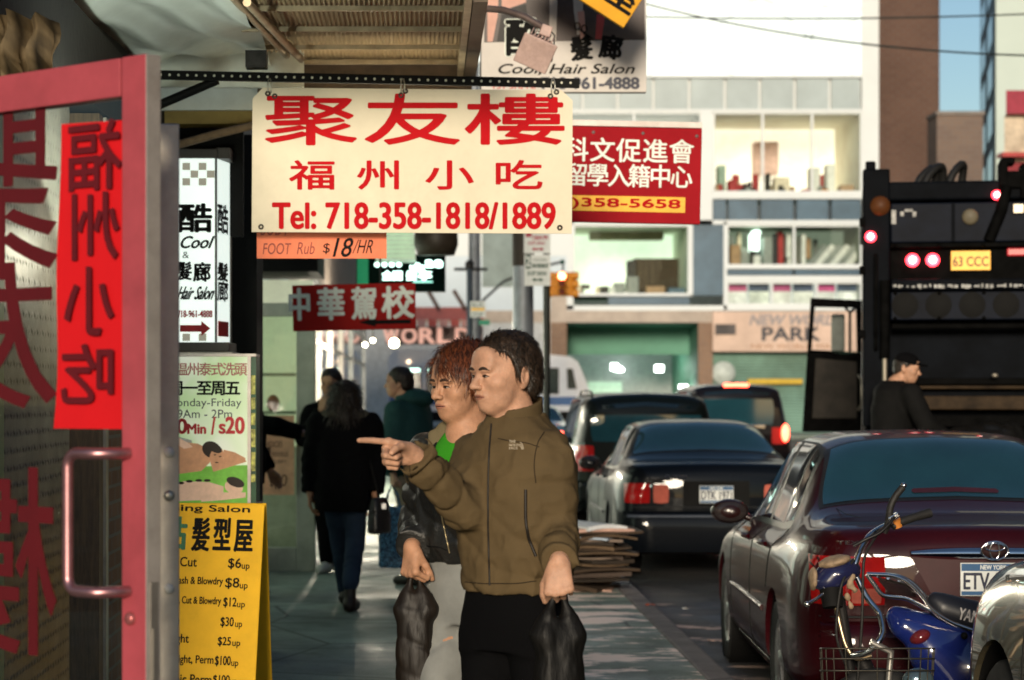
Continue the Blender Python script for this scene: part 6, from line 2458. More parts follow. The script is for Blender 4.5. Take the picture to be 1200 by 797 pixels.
def person(name, label, X, Y, yaw, head, J, jacket, colours, hairfn, res=.006, z0=SW, group=None, hands=None, legs=None, head_res=None, trouser_r=(.092, .066, .058), sleeve_r=(.076, .06, .05),
           fold=(.006, 62), shoes=True, eyes=True, open_=.8, coat_k=.045, extra=None, feet=None):
    """head: (x, y, z, yaw, pitch, scale). J: shoulder/elbow/wrist for 'r' (image left unless turned) and 'l'; legs: hip, knee, ankle per side."""
    t = thing(name, label, 'person', (X, Y, z0), 0, group)
    skin, jm, tm, sm, hm, bm_ = colours
    HM = rigid(head[:3], head[3], head[4], 0, head[5])
    B = Solid()
    head_solid(B, HM)
    nb = Vector(J['neck'])
    B.cap(HM @ Vector((0, .028, -.055)), nb, .050, .056, .022)
    B.cap(nb, (nb.x, nb.y, nb.z - .12), .070, .085, .04)
    hipz = legs['r'][0][2]
    B.cap((nb.x, nb.y, nb.z - .13), ((legs['r'][0][0] + legs['l'][0][0]) / 2, (legs['r'][0][1] + legs['l'][0][1]) / 2, hipz), .085, .085, .05)
    for sd in 'rl':
        a, b, c = J[sd]
        B.cap(nb - Vector((0, 0, .06)), a, .05, .048, .04)
        B.cap(a, b, .046, .038, .02)
        B.cap(b, c, .037, .027, .015)
        f, n, curl, ts, th = hands[sd]
        hand(B, c, f, n, curl, ts, 1.0, th)
        h, kn, an = legs[sd]
        B.cap(h, kn, .075, .048, .03)
        B.cap(kn, an, .046, .034, .02)
        fd = Vector((*feet[sd], 0)).normalized()
        B.cap((an[0], an[1], max(an[2] - .03, .04)), Vector((an[0], an[1], .04)) + fd * .13, .034, .028, .02)
    Hinv = HM.inverted()
    I4 = np.array(Hinv)

    def pick(c):
        q = c @ I4[:3, :3].T + I4[:3, 3]
        lip = (np.abs(q[:, 0]) < .025) & (q[:, 1] < -.080) & (np.abs(q[:, 2] + .0612) < .0088 - .0088 * (q[:, 0] / .029) ** 2)
        return np.where(lip, 1, 0)
    body = solid_obj('body', B, head_res or res, [skin, LIP], t, 1, pick)
    head_extra(t, HM, 0, bm_, eyes, open_, body)
    # hair
    H = Solid()
    hairfn(H, HM)
    solid_obj('hair', H, head_res or res, hm, t, 1)
    # jacket
    K = Solid()
    K.stack(jacket['rows'], .02, yaw, jacket.get('n', 2.4), (fold[0] * 1.0, fold[1] * .5, 3), origin=jacket.get('at', (0, 0)))
    for i, sd in enumerate('rl'):
        a, b, c = [Vector(q) for q in J[sd]]
        ce = c + (b - c).normalized() * .012
        K.cap(a + Vector((0, 0, -.01)), b, sleeve_r[0], sleeve_r[1], coat_k, fold=(fold[0], fold[1], 11 + i))
        K.cap(b, ce, sleeve_r[1], sleeve_r[2], .02, fold=(fold[0], fold[1] * 1.25, 21 + i))
        cd = (c - b).normalized()
        ca, cn = np.array(ce), np.array(cd)
        K.func(lambda P_, ca=ca, cn=cn: np.maximum(-((P_ - ca) @ cn) + .0, np.sqrt((((P_ - ca) - np.outer((P_ - ca) @ cn, cn)) ** 2).sum(1)) - sleeve_r[2] * 1.25) * 1.0, ca + cn * .03, .09, .004, '-')
    K.func(lambda P_: -fold[0] * .55 * (1 - np.abs(vnoise(P_ * np.array([1, 1, .8]), 15, 31))) ** 3 - fold[0] * .2 * (1 - np.abs(vnoise(P_, 30, 33))) ** 3 + fold[0] * .2, (nb.x, nb.y, 1.1), 1.5, 0, 'd')
    if jacket.get('extra'):
        jacket['extra'](K)
    jk = solid_obj('jacket', K, res, jm, t, 1)
    # trousers
    T_ = Solid()
    h1, h2 = Vector(legs['r'][0]), Vector(legs['l'][0])
    mid = (h1 + h2) / 2
    T_.stack([(mid.z - .10, 0, 0, .165, .115), (mid.z, 0, 0, .168, .118), (mid.z + .10, 0, 0, .155, .108), (mid.z + .16, 0, 0, .15, .105)], .03, yaw, 2.3, origin=(mid.x, mid.y))
    for i, sd in enumerate('rl'):
        h, kn, an = [Vector(q) for q in legs[sd]]
        T_.cap(h - Vector((0, 0, .06)), kn, trouser_r[0], trouser_r[1], .035, fold=(fold[0] * .7, 40, 31 + i))
        T_.cap(kn, an + Vector((0, 0, .02)), trouser_r[1], trouser_r[2], .02, fold=(fold[0], 55, 41 + i))
    solid_obj('trousers', T_, res * 1.15, tm, t, 2)
    for sd in 'rl':
        S_ = Solid()
        shoe(S_, legs[sd][2], feet[sd])
        solid_obj('shoe', S_, res * 1.2, sm, t, 1)
    return t, jk, HM


DEF_LINE = ((-.03, .0, .045, .068, .10), (-.002, -.014, -.045, -.085, -.2))
RECEDE = ((-.03, .0, .030, .066, .092, .110), (-.002, -.010, -.017, -.036, -.078, -.13))
FULL = ((-.03, .0, .030, .050, .07), (-.010, -.026, -.050, -.085, -.2))


def short_hair(front=.075, temple=.02, bulge=.0, nape=-.075, fringe=0.0, thick=.012, seed=1, rough=.0025, line=DEF_LINE):
    """Short hair: a shell over the skull, cut away from the face."""
    def fn(H, M):
        H.ell((0, .018, .040), (.0765 + thick, .096 + thick, .083 + thick * 1.3), .02, M)
        H.ell((0, .055, -.02), (.070 + thick * .5, .052 + thick, .060), .03, M)
        I4 = np.array(M.inverted())
        c = np.array(M @ Vector((0, 0, 0)))
        sc = M.to_scale()[0]

        def cut(P_):
            q = P_ @ I4[:3, :3].T + I4[:3, 3]
            x, y, z = q[:, 0], q[:, 1], q[:, 2]
            nz = vnoise(q, 55, seed) * .006 + vnoise(q, 24, seed + 5) * .006
            yb = np.interp(z, line[0], line[1]) + .35 * np.maximum(np.abs(x) - .05, 0) * np.clip((z - .03) / .04, 0, 1) + fringe * x * (z > .02) + nz
            face = y - yb                                                     # <0 in front of the hairline
            ear = np.maximum(z - (-.012 + nz * .5), y - .036)                  # no hair below the sideburn in front of the ear
            low = z - (nape + .8 * np.maximum(.075 - y, 0)) + nz * .6
            return np.minimum(np.minimum(face, ear), low) * sc

        H.func(cut, c, .2, .006, '-')
        H.func(lambda P_: rough * vnoise(P_, 60, seed) + rough * vnoise(P_ * np.array([1, 1, .5]), 130, seed + 2), c, .2, 0, 'd')
    return fn






# ---------------------------------------------------------------- cloth
def cloth(name, col, rough=.85, weave=420, var=.10, bump=.25, **kw):
    return mat(name, col, rough, var=var, scale=5, bump=bump, bscale=weave, spec=.06, **kw)


BROWN = cloth('brown_softshell', (.092, .064, .032), .8, 380, .14, .22)
BROWN_D = cloth('dark_brown_lining', (.03, .022, .014))
BLKC = cloth('black_cloth', (.003, .003, .0035), .9)
LEATH = mat('black_leather', (.014, .014, .013), .38, var=.25, scale=9, bump=.25, bscale=160)
DENIM_G = cloth('grey_denim', (.20, .205, .195), .85, 500, .22, .3)
DENIM_B = cloth('blue_denim', (.022, .035, .06), .85, 500, .2, .3)
TEAL = cloth('teal_parka', (.018, .055, .055), .6, 200, .2)
BEIGE = cloth('beige_trouser_cloth', (.26, .21, .15), .85)
HBLK = hair_mat('black_hair', (.008, .006, .005), (.035, .026, .02))
HBRN = hair_mat('dark_brown_hair', (.008, .006, .004), (.045, .028, .018))
HRED = hair_mat('reddish_hair', (.022, .008, .005), (.17, .048, .018))
BROWM = mat('eyebrow_hair', (.03, .018, .012), .7)
SHOEB = mat('black_shoe_leather', (.012, .011, .01), .4, var=.2)

# the man pointing, in a brown jacket
s_ = 6.75 / FPX


def z1(py, Y=6.75):
    return 1.55 + (VY - py) * Y / FPX


yw = R(-40)
cy, sy = math.cos(yw), math.sin(yw)


def tor(u, v, z, yaw=yw, o=(0.012, 0)):
    return (o[0] + u * math.cos(yaw) - v * math.sin(yaw), o[1] + u * math.sin(yaw) + v * math.cos(yaw), z)


M1J = {'neck': (.012, -.01, 1.44), 'r': [tor(-.150, 0, 1.375), (-.140, -.075, 1.215), (-.285, -.205, 1.372)], 'l': [tor(.128, .0, 1.375), (.128, -.105, 1.135), (.122, -.290, 1.075)]}
M1L = {'r': [tor(-.09, 0, .90), tor(-.10, -.03, .48), tor(-.10, 0, .09)], 'l': [tor(.09, 0, .90), tor(.10, -.02, .48), tor(.10, .02, .09)]}
hands1 = {'r': ((-.90, -.36, .10), (.20, -.85, -.40), POINT, 1, (.30, .85, .55)), 'l': ((-.02, -.25, -.95), (.12, 1, -.2), FIST, -1, (.45, .85, .3))}
rows1 = [(.972, 0, 0, .158, .122), (.985, 0, 0, .164, .126), (1.10, 0, 0, .170, .134), (1.25, 0, -.006, .174, .136), (1.35, 0, -.004, .172, .124), (1.405, 0, 0, .150, .110), (1.45, 0, 0, .108, .094), (1.485, 0, 0, .078, .078)]
m1, jk1, HM1 = person('person', 'man in a brown zip jacket pointing left, a black plastic bag in his other hand', .255, 6.75, yw,
                      ((591 - 600) * s_, -.025, z1(440), R(-58), R(3), .965), M1J, dict(rows=rows1, at=(.012, 0)), (SKIN, BROWN, BLKC, SHOEB, HBRN, BROWM),
                      short_hair(nape=-.070, thick=.011, seed=3, line=RECEDE), res=.0055, head_res=.0036, hands=hands1, legs=M1L, feet={'r': tor(0, -1, 0, yw, (0, 0))[:2], 'l': tor(0, -1, 0, yw, (0, 0))[:2]}, fold=(.016, 72), open_=.75, sleeve_r=(.068, .057, .049), coat_k=.03)
strands([o for o in m1.children if o.name.startswith('hair')][0], HM1, 6000, .024, lambda q: (.5, .25, -.2) if q[2] > .085 else (0, .40, -.9), .0010, .0032, 3)
# stand-up collar
C_ = Solid()
C_.stack([(1.43, 0, .004, .088, .086), (1.47, 0, .0, .079, .079), (1.58, 0, .0, .079, .079)], .01, yw, 2.1, origin=(.010, -.006))
C_.stack([(1.452, 0, .0, .064, .066), (1.50, 0, .0, .069, .069), (1.6, 0, .0, .072, .072)], .004, yw, 2.1, origin=(.010, -.006), op='-')
fdir = np.array([math.sin(yw), -math.cos(yw), 0])
p0 = np.array([.010, -.006, 1.520])
nn = np.array([fdir[0] * .30, fdir[1] * .30, 1.0])
nn /= np.linalg.norm(nn)
C_.func(lambda P_: (P_ - p0) @ nn, p0, .3, 0, '&')
C_.func(lambda P_: np.maximum(np.abs((P_ - p0) @ np.array([math.cos(yw), math.sin(yw), 0])) - .012 - .35 * np.maximum(P_[:, 2] - 1.47, 0), -((P_ - p0) @ fdir) + .02), p0 + fdir * .08, .12, .003, '-')
solid_obj('collar', C_, .0045, BROWN, m1, 2)
tr1 = tree_of(jk1)
ZIP = mat('dark_zip', (.012, .009, .007), .5)
seam('zipper', jk1, tr1, [(576, 497), (573, 540), (572, 600), (573, 650), (574, 686)], ZIP, .0030, .001, 40)
seam('pocket_zip', jk1, tr1, [(616, 574), (616, 604), (619, 628), (628, 652)], ZIP, .0045, .001, 24)
seam('seam', jk1, tr1, [(584, 514), (598, 517), (616, 519), (632, 524)], BROWN_D, .0014, .0004, 24)
seam('seam', jk1, tr1, [(638, 506), (630, 520), (626, 545), (628, 566)], BROWN_D, .0016, .0004, 24)
seam('cuff_seam', jk1, tr1, [(484, 523), (481, 535), (480, 548), (482, 560)], BROWN_D, .0016, .0004, 16)
seam('hem_seam', jk1, tr1, [(545, 682), (572, 684), (600, 684), (628, 681)], BROWN_D, .0016, .0004, 30)
# small embroidered mark on the chest: three short lines of lettering and an arched dome
lb = MB()
for s0, y0, y1_ in (('THE', 516, 519), ('NORTH', 520, 523), ('FACE', 524, 527)):
    q = MB()
    text_into(q, s0, 597, -y1_, 597 + 2.5 * len(s0), -y0, 0, bold=.12)
    vs = [on_surface(jk1, tr1, v[0], -v[2], .0022) for v in q.v]
    if all(v is not None for v in vs):
        lb.add(vs, q.f)
for r_ in (5.0, 3.6, 2.2):
    w = [on_surface(jk1, tr1, 611 + r_ * math.cos(a) * .8 - 1.5, 527 - r_ * math.sin(a) * 1.7, .0022) for a in np.linspace(0, math.pi / 2, 8)]
    if all(v is not None for v in w):
        lb.tube(w, .0012, 5)
if lb.f:
    obj('lettering', lb, mat('pale_embroidery', (.45, .38, .28), .7), jk1, fixn=False)

# the man beside him with reddish hair
s2 = 7.3 / FPX
z2 = lambda py: 1.55 + (VY - py) * s2
yw2 = R(-40)
o2 = (.060, .02)
t2 = lambda u, v, z: tor(u, v, z, yw2, o2)
M2J = {'neck': (.052, .0, 1.412), 'r': [t2(-.165, 0, 1.355), (-.100, .170, 1.115), (-.128, -.030, 1.062)], 'l': [t2(.165, 0, 1.355), t2(.20, .08, 1.08), t2(.20, .06, .86)]}
M2L = {'r': [t2(-.085, 0, .92), (-.050, -.10, .55), (-.040, -.02, .09)], 'l': [t2(.085, 0, .92), t2(.09, .0, .50), t2(.09, .10, .09)]}
rows2 = [(1.015, 0, 0, .160, .118), (1.03, 0, 0, .166, .124), (1.07, 0, 0, .178, .134), (1.20, 0, -.004, .180, .136), (1.32, 0, -.004, .176, .124), (1.375, 0, 0, .15, .102), (1.405, 0, 0, .10, .082), (1.425, 0, 0, .076, .072)]


def opening(K):
    c0 = np.array(t2(.0, -.11, 1.36))
    ux = np.array([math.cos(yw2), math.sin(yw2), 0])
    fx = np.array([math.sin(yw2), -math.cos(yw2), 0])

    def fn(P_):
        q = P_ - np.array([o2[0], o2[1], 0])
        u, f = q @ ux, q @ fx
        w = .012 + .30 * np.clip(P_[:, 2] - 1.20, 0, .3)
        return np.maximum(np.maximum(np.abs(u + .01) - w, .035 - f), 1.19 - P_[:, 2])
    K.func(fn, c0, .26, .004, '-')


m2, jk2, HM2 = person('person', 'reddish haired man in an open black leather jacket and grey jeans', (530 - VX) * s2, 7.3, yw2,
                      ((541 - 530) * s2, -.01, z2(452), R(-52), R(4), .965), M2J, dict(rows=rows2, at=o2, extra=opening), (SKIN2, LEATH, DENIM_G, SHOEB, HRED, BROWM),
                      short_hair(nape=-.10, thick=.021, seed=8, rough=.003, fringe=.25, line=FULL), res=.0058, head_res=.0037,
                      hands={'r': ((-.05, -.30, -.95), (.75, .55, -.1), FIST, 1, (.2, .8, .6)), 'l': ((0, -.3, -1), (-.7, .2, 0), RELAX, -1, None)}, legs=M2L, feet={'r': (-.64, -.77), 'l': (-.64, -.77)},
                      fold=(.015, 68), open_=.8, trouser_r=(.094, .068, .062))
strands([o for o in m2.children if o.name.startswith('hair')][0], HM2, 6000, .046, lambda q: (.55 if q[0] > -.02 else -.55, -.35, -.45) if q[2] > .05 else (0, .15, -1), .0012, .006, 5)
m2['label'] = 'reddish haired man in an open black leather jacket and grey jeans, behind the pointing man'
# green shirt, lined collar flaps, zip edges
G_ = Solid()
G_.stack([(1.02, 0, 0, .140, .100), (1.25, 0, -.002, .155, .112), (1.34, 0, -.004, .148, .106), (1.39, 0, -.006, .105, .092), (1.425, 0, -.004, .076, .076)], .02, yw2, 2.3, origin=o2)
G_.ell(t2(.0, -.088, 1.430), (.034, .045, .034), .01, None, '-')
solid_obj('shirt', G_, .006, cloth('green_tee', (.035, .24, .015), .8), m2, 2)
for sd in (-1, 1):
    F_ = Solid()
    F_.cap(t2(sd * .088, -.070, 1.340), t2(sd * .082, -.034, 1.432), .017, .020, .01)
    F_.cap(t2(sd * .082, -.034, 1.432), t2(sd * .068, .020, 1.462), .022, .020, .02)
    F_.cap(t2(sd * .068, .020, 1.455), t2(sd * .02, .068, 1.468), .020, .020, .02)
    F_.cap(t2(sd * .098, -.078, 1.348), t2(sd * .112, -.055, 1.415), .013, .016, .02)
    solid_obj('collar', F_, .005, cloth('khaki_collar', (.13, .105, .06)), m2, 1)
tr2 = tree_of(jk2)
seam('zipper', jk2, tr2, [(514, 575), (517, 600), (522, 625), (527, 648)], mat('brass_zip', (.40, .32, .18), .35, metal=.8), .0026, .001, 30)
seam('seam', jk2, tr2, [(500, 640), (512, 641), (524, 645)], BLACK, .002, .0005, 14)

# ---------------------------------------------------------------- plastic bags
BAGM = mat('black_plastic_film', (.004, .0035, .003), .55, var=.2, scale=12, spec=.22, bump=.5, bscale=18, stretch=(2.2, 2.2, .55))


def plastic_bag(label, top, w, h, d, m, seed=2, yaw=0.0):
    """Hanging carrier bag: handles meet at top (a fist), a sagging full body below."""
    t = thing('plastic_bag', label, 'bag', top, yaw)
    S = Solid()
    S.stack([(-h, 0, 0, w * .40, d * .40), (-h + .012, 0, 0, w * .46, d * .48), (-h * .72, 0, 0, w * .49, d * .5), (-h * .45, 0, 0, w * .44, d * .42), (-h * .27, 0, 0, w * .36, d * .28), (-h * .18, 0, 0, w * .27, d * .18)], .02, 0, 2.6,
            (.004, 60, seed))
    for sd in (-1, 1):
        S.cap((sd * .012, 0, -.004), (sd * w * .20, 0, -h * .16), .0085, .014, .012)
        S.cap((sd * w * .20, 0, -h * .16), (sd * w * .30, 0, -h * .30), .014, .034, .03)
    S.func(lambda P_: .0035 * vnoise(P_ * np.array([3, 3, .6]), 13, seed) + .0015 * vnoise(P_ * np.array([2, 2, .7]), 45, seed + 1), (0, 0, -h / 2), h, 0, 'd')
    solid_obj('bag', S, .0055, m, t, 1)
    return t


def W(t, v):
    return Vector(t.location) + Vector(v)


h1 = Vector(M1J['l'][2]) + Vector((-.02, -.25, -.95)).normalized() * .10
b1 = plastic_bag('black plastic carrier bag hanging from the left fist of the man in the brown jacket', W(m1, h1 + Vector((.0, .04, .01))), .15, .40, .10, BAGM, 5, R(15))
h2 = Vector(M2J['r'][2]) + Vector((-.05, -.30, -.95)).normalized() * .08
BAGM2 = mat('brown_tinted_plastic_film', (.009, .006, .004), .5, var=.5, scale=9, spec=.25, bump=.35, bscale=16, stretch=(2.2, 2.2, .5))
b2 = plastic_bag('dark plastic carrier bag held low by the man with reddish hair', W(m2, h2 + Vector((.015, .02, -.01))), .125, .36, .10, BAGM2, 9, R(-10))

# ---------------------------------------------------------------- people farther along the pavement
def far_person(label, px, Y, yaw, top_py, headyaw, colours, hairfn, J, legs, feet, rows, hands=None, res=.010, fold=(.008, 50), head_off=(0, 0), pitch=0.0, sleeve=(.080, .066, .056), tr=(.09, .07, .06), **kw):
    s = Y / FPX
    H = 1.55 + (VY - top_py) * s
    t, jk, HM = person('person', label, (px - VX) * s, Y, yaw, (head_off[0], head_off[1], H - .132, headyaw, pitch, .97), J, dict(rows=rows), colours, hairfn, res=res, head_res=.006,
                       hands=hands or {'r': ((0, -.2, -1), (1, 0, 0), RELAX, 1, None), 'l': ((0, -.2, -1), (-1, 0, 0), RELAX, -1, None)}, legs=legs, feet=feet, fold=fold, sleeve_r=sleeve, trouser_r=tr, **kw)
    return t, jk, HM


def curly(H, M):
    H.ell((0, .02, .035), (.102, .115, .105), .03, M)
    H.ell((0, .05, -.07), (.115, .085, .12), .05, M)
    H.ell((0, .06, -.17), (.115, .065, .10), .05, M)
    c = np.array(M @ Vector((0, 0, -.05)))
    H.ell((0, -.10, -.05), (.065, .08, .12), .02, M, '-')
    H.func(lambda P_: .014 * vnoise(P_, 30, 4) + .010 * vnoise(P_, 62, 6), c, .3, 0, 'd')


BOOT = mat('brown_black_boot', (.022, .015, .012), .45, var=.3)
rw = [(.70, 0, 0, .215, .165), (.72, 0, 0, .225, .17), (.86, 0, 0, .215, .165), (1.02, 0, 0, .195, .15), (1.2, 0, 0, .205, .155), (1.33, 0, 0, .195, .13), (1.385, 0, 0, .15, .11), (1.43, 0, 0, .09, .09)]
w_, jk, HMW = far_person('woman seen from behind with long curly black hair and a fur trimmed black coat', 404, 16.6, R(180), 446, R(180), (SKIN2, BLKC, DENIM_B, BOOT, HBLK, BROWM), curly,
                        {'neck': (0, 0, 1.40), 'r': [(.185, 0, 1.33), (.225, .05, 1.06), (.22, -.03, .82)], 'l': [(-.185, 0, 1.33), (-.235, .05, 1.06), (-.25, .0, .82)]},
                        {'r': [(.08, 0, .86), (.075, .04, .47), (.05, -.30, .17)], 'l': [(-.08, 0, .86), (-.045, .20, .49), (-.005, .26, .10)]}, {'r': (.15, 1), 'l': (-.05, 1)}, rows=rw, eyes=False, sleeve=(.09, .078, .065),
                        hands={'r': ((0, .2, -1), (-1, 0, 0), RELAX, 1, None), 'l': ((0, .2, -1), (1, 0, 0), RELAX, -1, None)})
strands([o for o in w_.children if o.name.startswith('hair')][0], HMW, 2600, .07, lambda q: (q[0] * 2, .1, -1), .003, .014, 7)
f_ = Solid()
for i in range(14):
    a, b = 2 * math.pi * i / 14, 2 * math.pi * (i + 1) / 14
    f_.cap((.155 * math.cos(a), .02 + .12 * math.sin(a), 1.375 - .02 * math.sin(a)), (.155 * math.cos(b), .02 + .12 * math.sin(b), 1.375 - .02 * math.sin(b)), .035, .035, .01)
f_.func(lambda P_: .012 * vnoise(P_, 70, 3) + .008 * vnoise(P_, 140, 4), (0, 0, 1.37), .3, 0, 'd')
solid_obj('fur_trim', f_, .008, cloth('grey_fur', (.07, .065, .05), .95, 120), w_, 0)
hb = thing('handbag', 'black shoulder bag on the right hip of the woman with curly hair', 'bag', (w_.location.x + .25, w_.location.y - .10, SW + .74))
S_ = Solid()
S_.stack([(-.20, 0, 0, .095, .05), (-.18, 0, 0, .11, .06), (-.05, 0, 0, .105, .055), (.06, 0, 0, .08, .035)], .02, R(60), 2.8, (.008, 50, 2))
solid_obj('body', S_, .009, mat('black_bag_leather', (.012, .012, .013), .3, var=.2, bump=.4, bscale=40), hb, 1)
obj('strap', MB().tube([(0, .0, .05), (-.05, .02, .25), (-.10, .06, .45), (-.12, .10, .58)], .009, 6), BLACK, hb)
obj('buckle', MB().bx(.02, .05, -.09, -.085, -.02, .02), CHROME, hb)

rg = [(.88, 0, 0, .20, .145), (.90, 0, 0, .21, .155), (1.05, 0, 0, .205, .155), (1.25, 0, 0, .215, .155), (1.40, 0, 0, .205, .135), (1.46, 0, 0, .16, .11), (1.50, 0, 0, .10, .09)]
g_, jk, HM = far_person('man in a hooded teal jacket walking away, face turned left, carrying a blue shopping bag', 478, 18.6, R(-125), 430, R(-97), (SKIN, TEAL, BEIGE, SHOEB, HBLK, BROWM), short_hair(front=.07, temple=.01, nape=-.08, thick=.016, seed=12),
                        {'neck': (-.03, 0, 1.48), 'r': [(.10, .15, 1.41), (.15, .17, 1.12), (.14, .08, .88)], 'l': [(-.10, -.15, 1.41), (-.13, -.20, 1.14), (-.115, -.24, .90)]},
                        {'r': [(.06, .06, .92), (.10, .05, .5), (.16, .12, .10)], 'l': [(-.05, -.06, .92), (.02, -.05, .5), (.06, -.1, .10)]}, {'r': (-.8, .5), 'l': (-.8, .5)}, rows=rg, head_off=(-.075, 0),
                        hands={'r': ((-.1, -.1, -1), (-.8, 0, 0), RELAX, 1, None), 'l': ((0, -.05, -1), (.8, .3, 0), FIST, 1, None)}, sleeve=(.088, .075, .062))
hd_ = Solid()
hd_.ell((.05, .01, 1.50), (.16, .15, .085), .03)
hd_.ell((-.04, 0, 1.60), (.085, .09, .10), .02, None, '-')
hd_.func(lambda P_: .008 * vnoise(P_, 24, 7), (.05, 0, 1.5), .3, 0, 'd')
solid_obj('hood', hd_, .010, TEAL, g_, 1)
SPK = bpy.data.materials.new('blue_speckled_bag')
SPK.use_nodes = True
nt = SPK.node_tree
v_ = nt.nodes.new('ShaderNodeTexVoronoi')
v_.inputs['Scale'].default_value = 75
rp = nt.nodes.new('ShaderNodeValToRGB')
rp.color_ramp.elements[0].position = .25
rp.color_ramp.elements[1].position = .5
rp.color_ramp.elements[0].color = (.12, .34, .55, 1)
rp.color_ramp.elements[1].color = (.008, .03, .075, 1)
tcn = nt.nodes.new('ShaderNodeTexCoord')
nt.links.new(tcn.outputs['Object'], v_.inputs['Vector'])
nt.links.new(v_.outputs['Distance'], rp.inputs[0])
nt.links.new(rp.outputs[0], nt.nodes['Principled BSDF'].inputs['Base Color'])
nt.nodes['Principled BSDF'].inputs['Roughness'].default_value = .4
hh = Vector(g_.location) + Vector((-.115, -.245, .815))
bb = thing('shopping_bag', 'blue speckled shopping bag hanging from the hand of the man in teal', 'bag', hh)
S_ = Solid()
S_.stack([(-.66, 0, 0, .10, .065), (-.64, 0, 0, .112, .075), (-.30, 0, 0, .112, .072), (-.17, 0, 0, .106, .06)], .02, R(-10), 5.0, (.006, 30, 4))
solid_obj('body', S_, .009, SPK, bb, 1)
for dy in (-.03, .03):
    obj('handle', MB().tube([(-.06, dy, -.19), (-.045, dy * .8, -.08), (-.01, dy * .3, .0), (.03, dy * .8, -.07), (.06, dy, -.19)], .009, 6), SPK, bb)

ra_ = [(.86, 0, 0, .19, .14), (1.05, 0, 0, .20, .15), (1.25, 0, 0, .205, .15), (1.39, 0, 0, .195, .13), (1.45, 0, 0, .15, .11), (1.49, 0, 0, .10, .09)]
a_, jk, HM = far_person('man in a black jacket facing the camera with a hand raised to his mouth', 388, 19.9, R(-15), 432, R(-22), (SKIN2, BLKC, BLKC, mat('white_trainer', (.55, .54, .50), .6), HBLK, BROWM), short_hair(front=.066, temple=.005, nape=-.08, thick=.018, seed=15),
                        {'neck': (0, 0, 1.46), 'r': [(-.175, 0, 1.38), (-.235, -.10, 1.15), (-.075, -.20, 1.40)], 'l': [(.175, 0, 1.38), (.22, .0, 1.10), (.2, -.05, .85)]},
                        {'r': [(-.08, 0, .90), (-.07, -.02, .48), (-.04, -.05, .10)], 'l': [(.08, 0, .90), (.08, -.03, .48), (.06, 0, .10)]}, {'r': (-.3, -1), 'l': (.2, -1)}, rows=ra_, pitch=R(8),
                        hands={'r': ((.12, -.05, .55), (.5, .75, 0), RELAX, -1, None), 'l': ((0, -.2, -1), (-1, 0, 0), RELAX, -1, None)})
p_, jk, HM = far_person('person in black mostly hidden by the massage board, one sleeve stretched to the right', 284, 17.4, R(60), 440, R(70), (SKIN2, BLKC, BLKC, SHOEB, HBLK, BROWM), short_hair(seed=19, front=.066),
                        {'neck': (0, 0, 1.44), 'r': [(.06, -.16, 1.33), (.26, -.22, 1.30), (.47, -.20, 1.245)], 'l': [(.0, .17, 1.36), (.10, .20, 1.12), (.2, .16, .95)]},
                        {'r': [(.0, -.08, .90), (.0, -.08, .48), (.0, -.08, .10)], 'l': [(.0, .08, .90), (.05, .08, .48), (.0, .08, .10)]}, {'r': (1, .2), 'l': (1, .2)}, rows=ra_,
                        hands={'r': ((1, .05, -.1), (0, .2, -1), RELAX, 1, None), 'l': ((.5, -.1, -1), (-.2, -1, 0), RELAX, -1, None)}, eyes=False)
# ------------------------------------------------------------------ garbage truck with its cab door open
TRK = mat('navy_black_truck_paint', (.003, .004, .006), .6, var=.4, scale=4, spec=.03)
TRG = mat('greasy_black_steel', (.003, .003, .003), .7, var=.5, scale=9, spec=.02)
TRB = mat('brown_hopper_steel', (.03, .019, .010), .6, var=.6, scale=5, spec=.08)  # brown base colour with strong random tone
ty = R(-10.5)
T0 = Vector((3.80, 20.0, 0))
TK = thing('garbage_truck', 'black garbage truck seen from behind with red lamps lit and its cab door open', 'truck', T0, ty)
TI = (Matrix.Translation(T0) @ Matrix.Rotation(ty, 4, 'Z')).inverted()


def lx(px):
    return (px - 1009) / 134.5


def lz(py):
    return CZ + (VY - py) / 134.5


def tb(mb, x0, y0, x1, y1, d0, d1, mi=0):
    return mb.bx(lx(x0), lx(x1), d0, d1, lz(y1), lz(y0), mi)


mb = MB()
tb(mb, 1009, 214, 1345, 236, .05, 6.2)
mb.bx(0.02, 2.48, .30, 6.2, 1.1, lz(236) - .003)
obj('container', mb, TRK, TK, bevel=.02)
mb = MB()
tb(mb, 1009, 200, 1040, 500, -.06, .28)
tb(mb, 1012, 190, 1024, 201, .0, .1)
obj('corner_post', mb, TRK, TK, bevel=.015)
obj('corner_post', tb(MB(), 1314, 200, 1345, 500, -.06, .28), TRK, TK, bevel=.015)
mb = MB()
tb(mb, 1041, 240, 1313, 286, -.03, .28)
obj('upper_panel', mb, mat('navy_panel', (.004, .006, .012), .5, var=.4, scale=5, spec=.05), TK, bevel=.012)
obj('panel_rim', tb(MB(), 1041, 287, 1313, 292, -.06, .2), TRG, TK, bevel=.005)
obj('lamp_recess', tb(MB(), 1041, 293, 1313, 328, .04, .28), TRG, TK)
obj('ledge', tb(MB(), 1041, 329, 1313, 342, -.16, .28), TRK, TK, bevel=.015)
obj('hole_panel', tb(MB(), 1041, 343, 1313, 376, -.08, .28), mat('navy_panel', (.008, .012, .022)), TK, bevel=.01)
for i in range(7):
    obj('punched_hole', MB().lathe([(0, -.083), (.105, -.083), (.115, -.079)], 24, axis='Y', c=(lx(1057 + 38 * i), 0, lz(359))), BLACK, TK).scale = (1, 1, 1)
LAMPR = mat('lit_red_lamp', (.6, .02, .02), .3, var=0, emit=(1.0, .03, .045), estr=7)
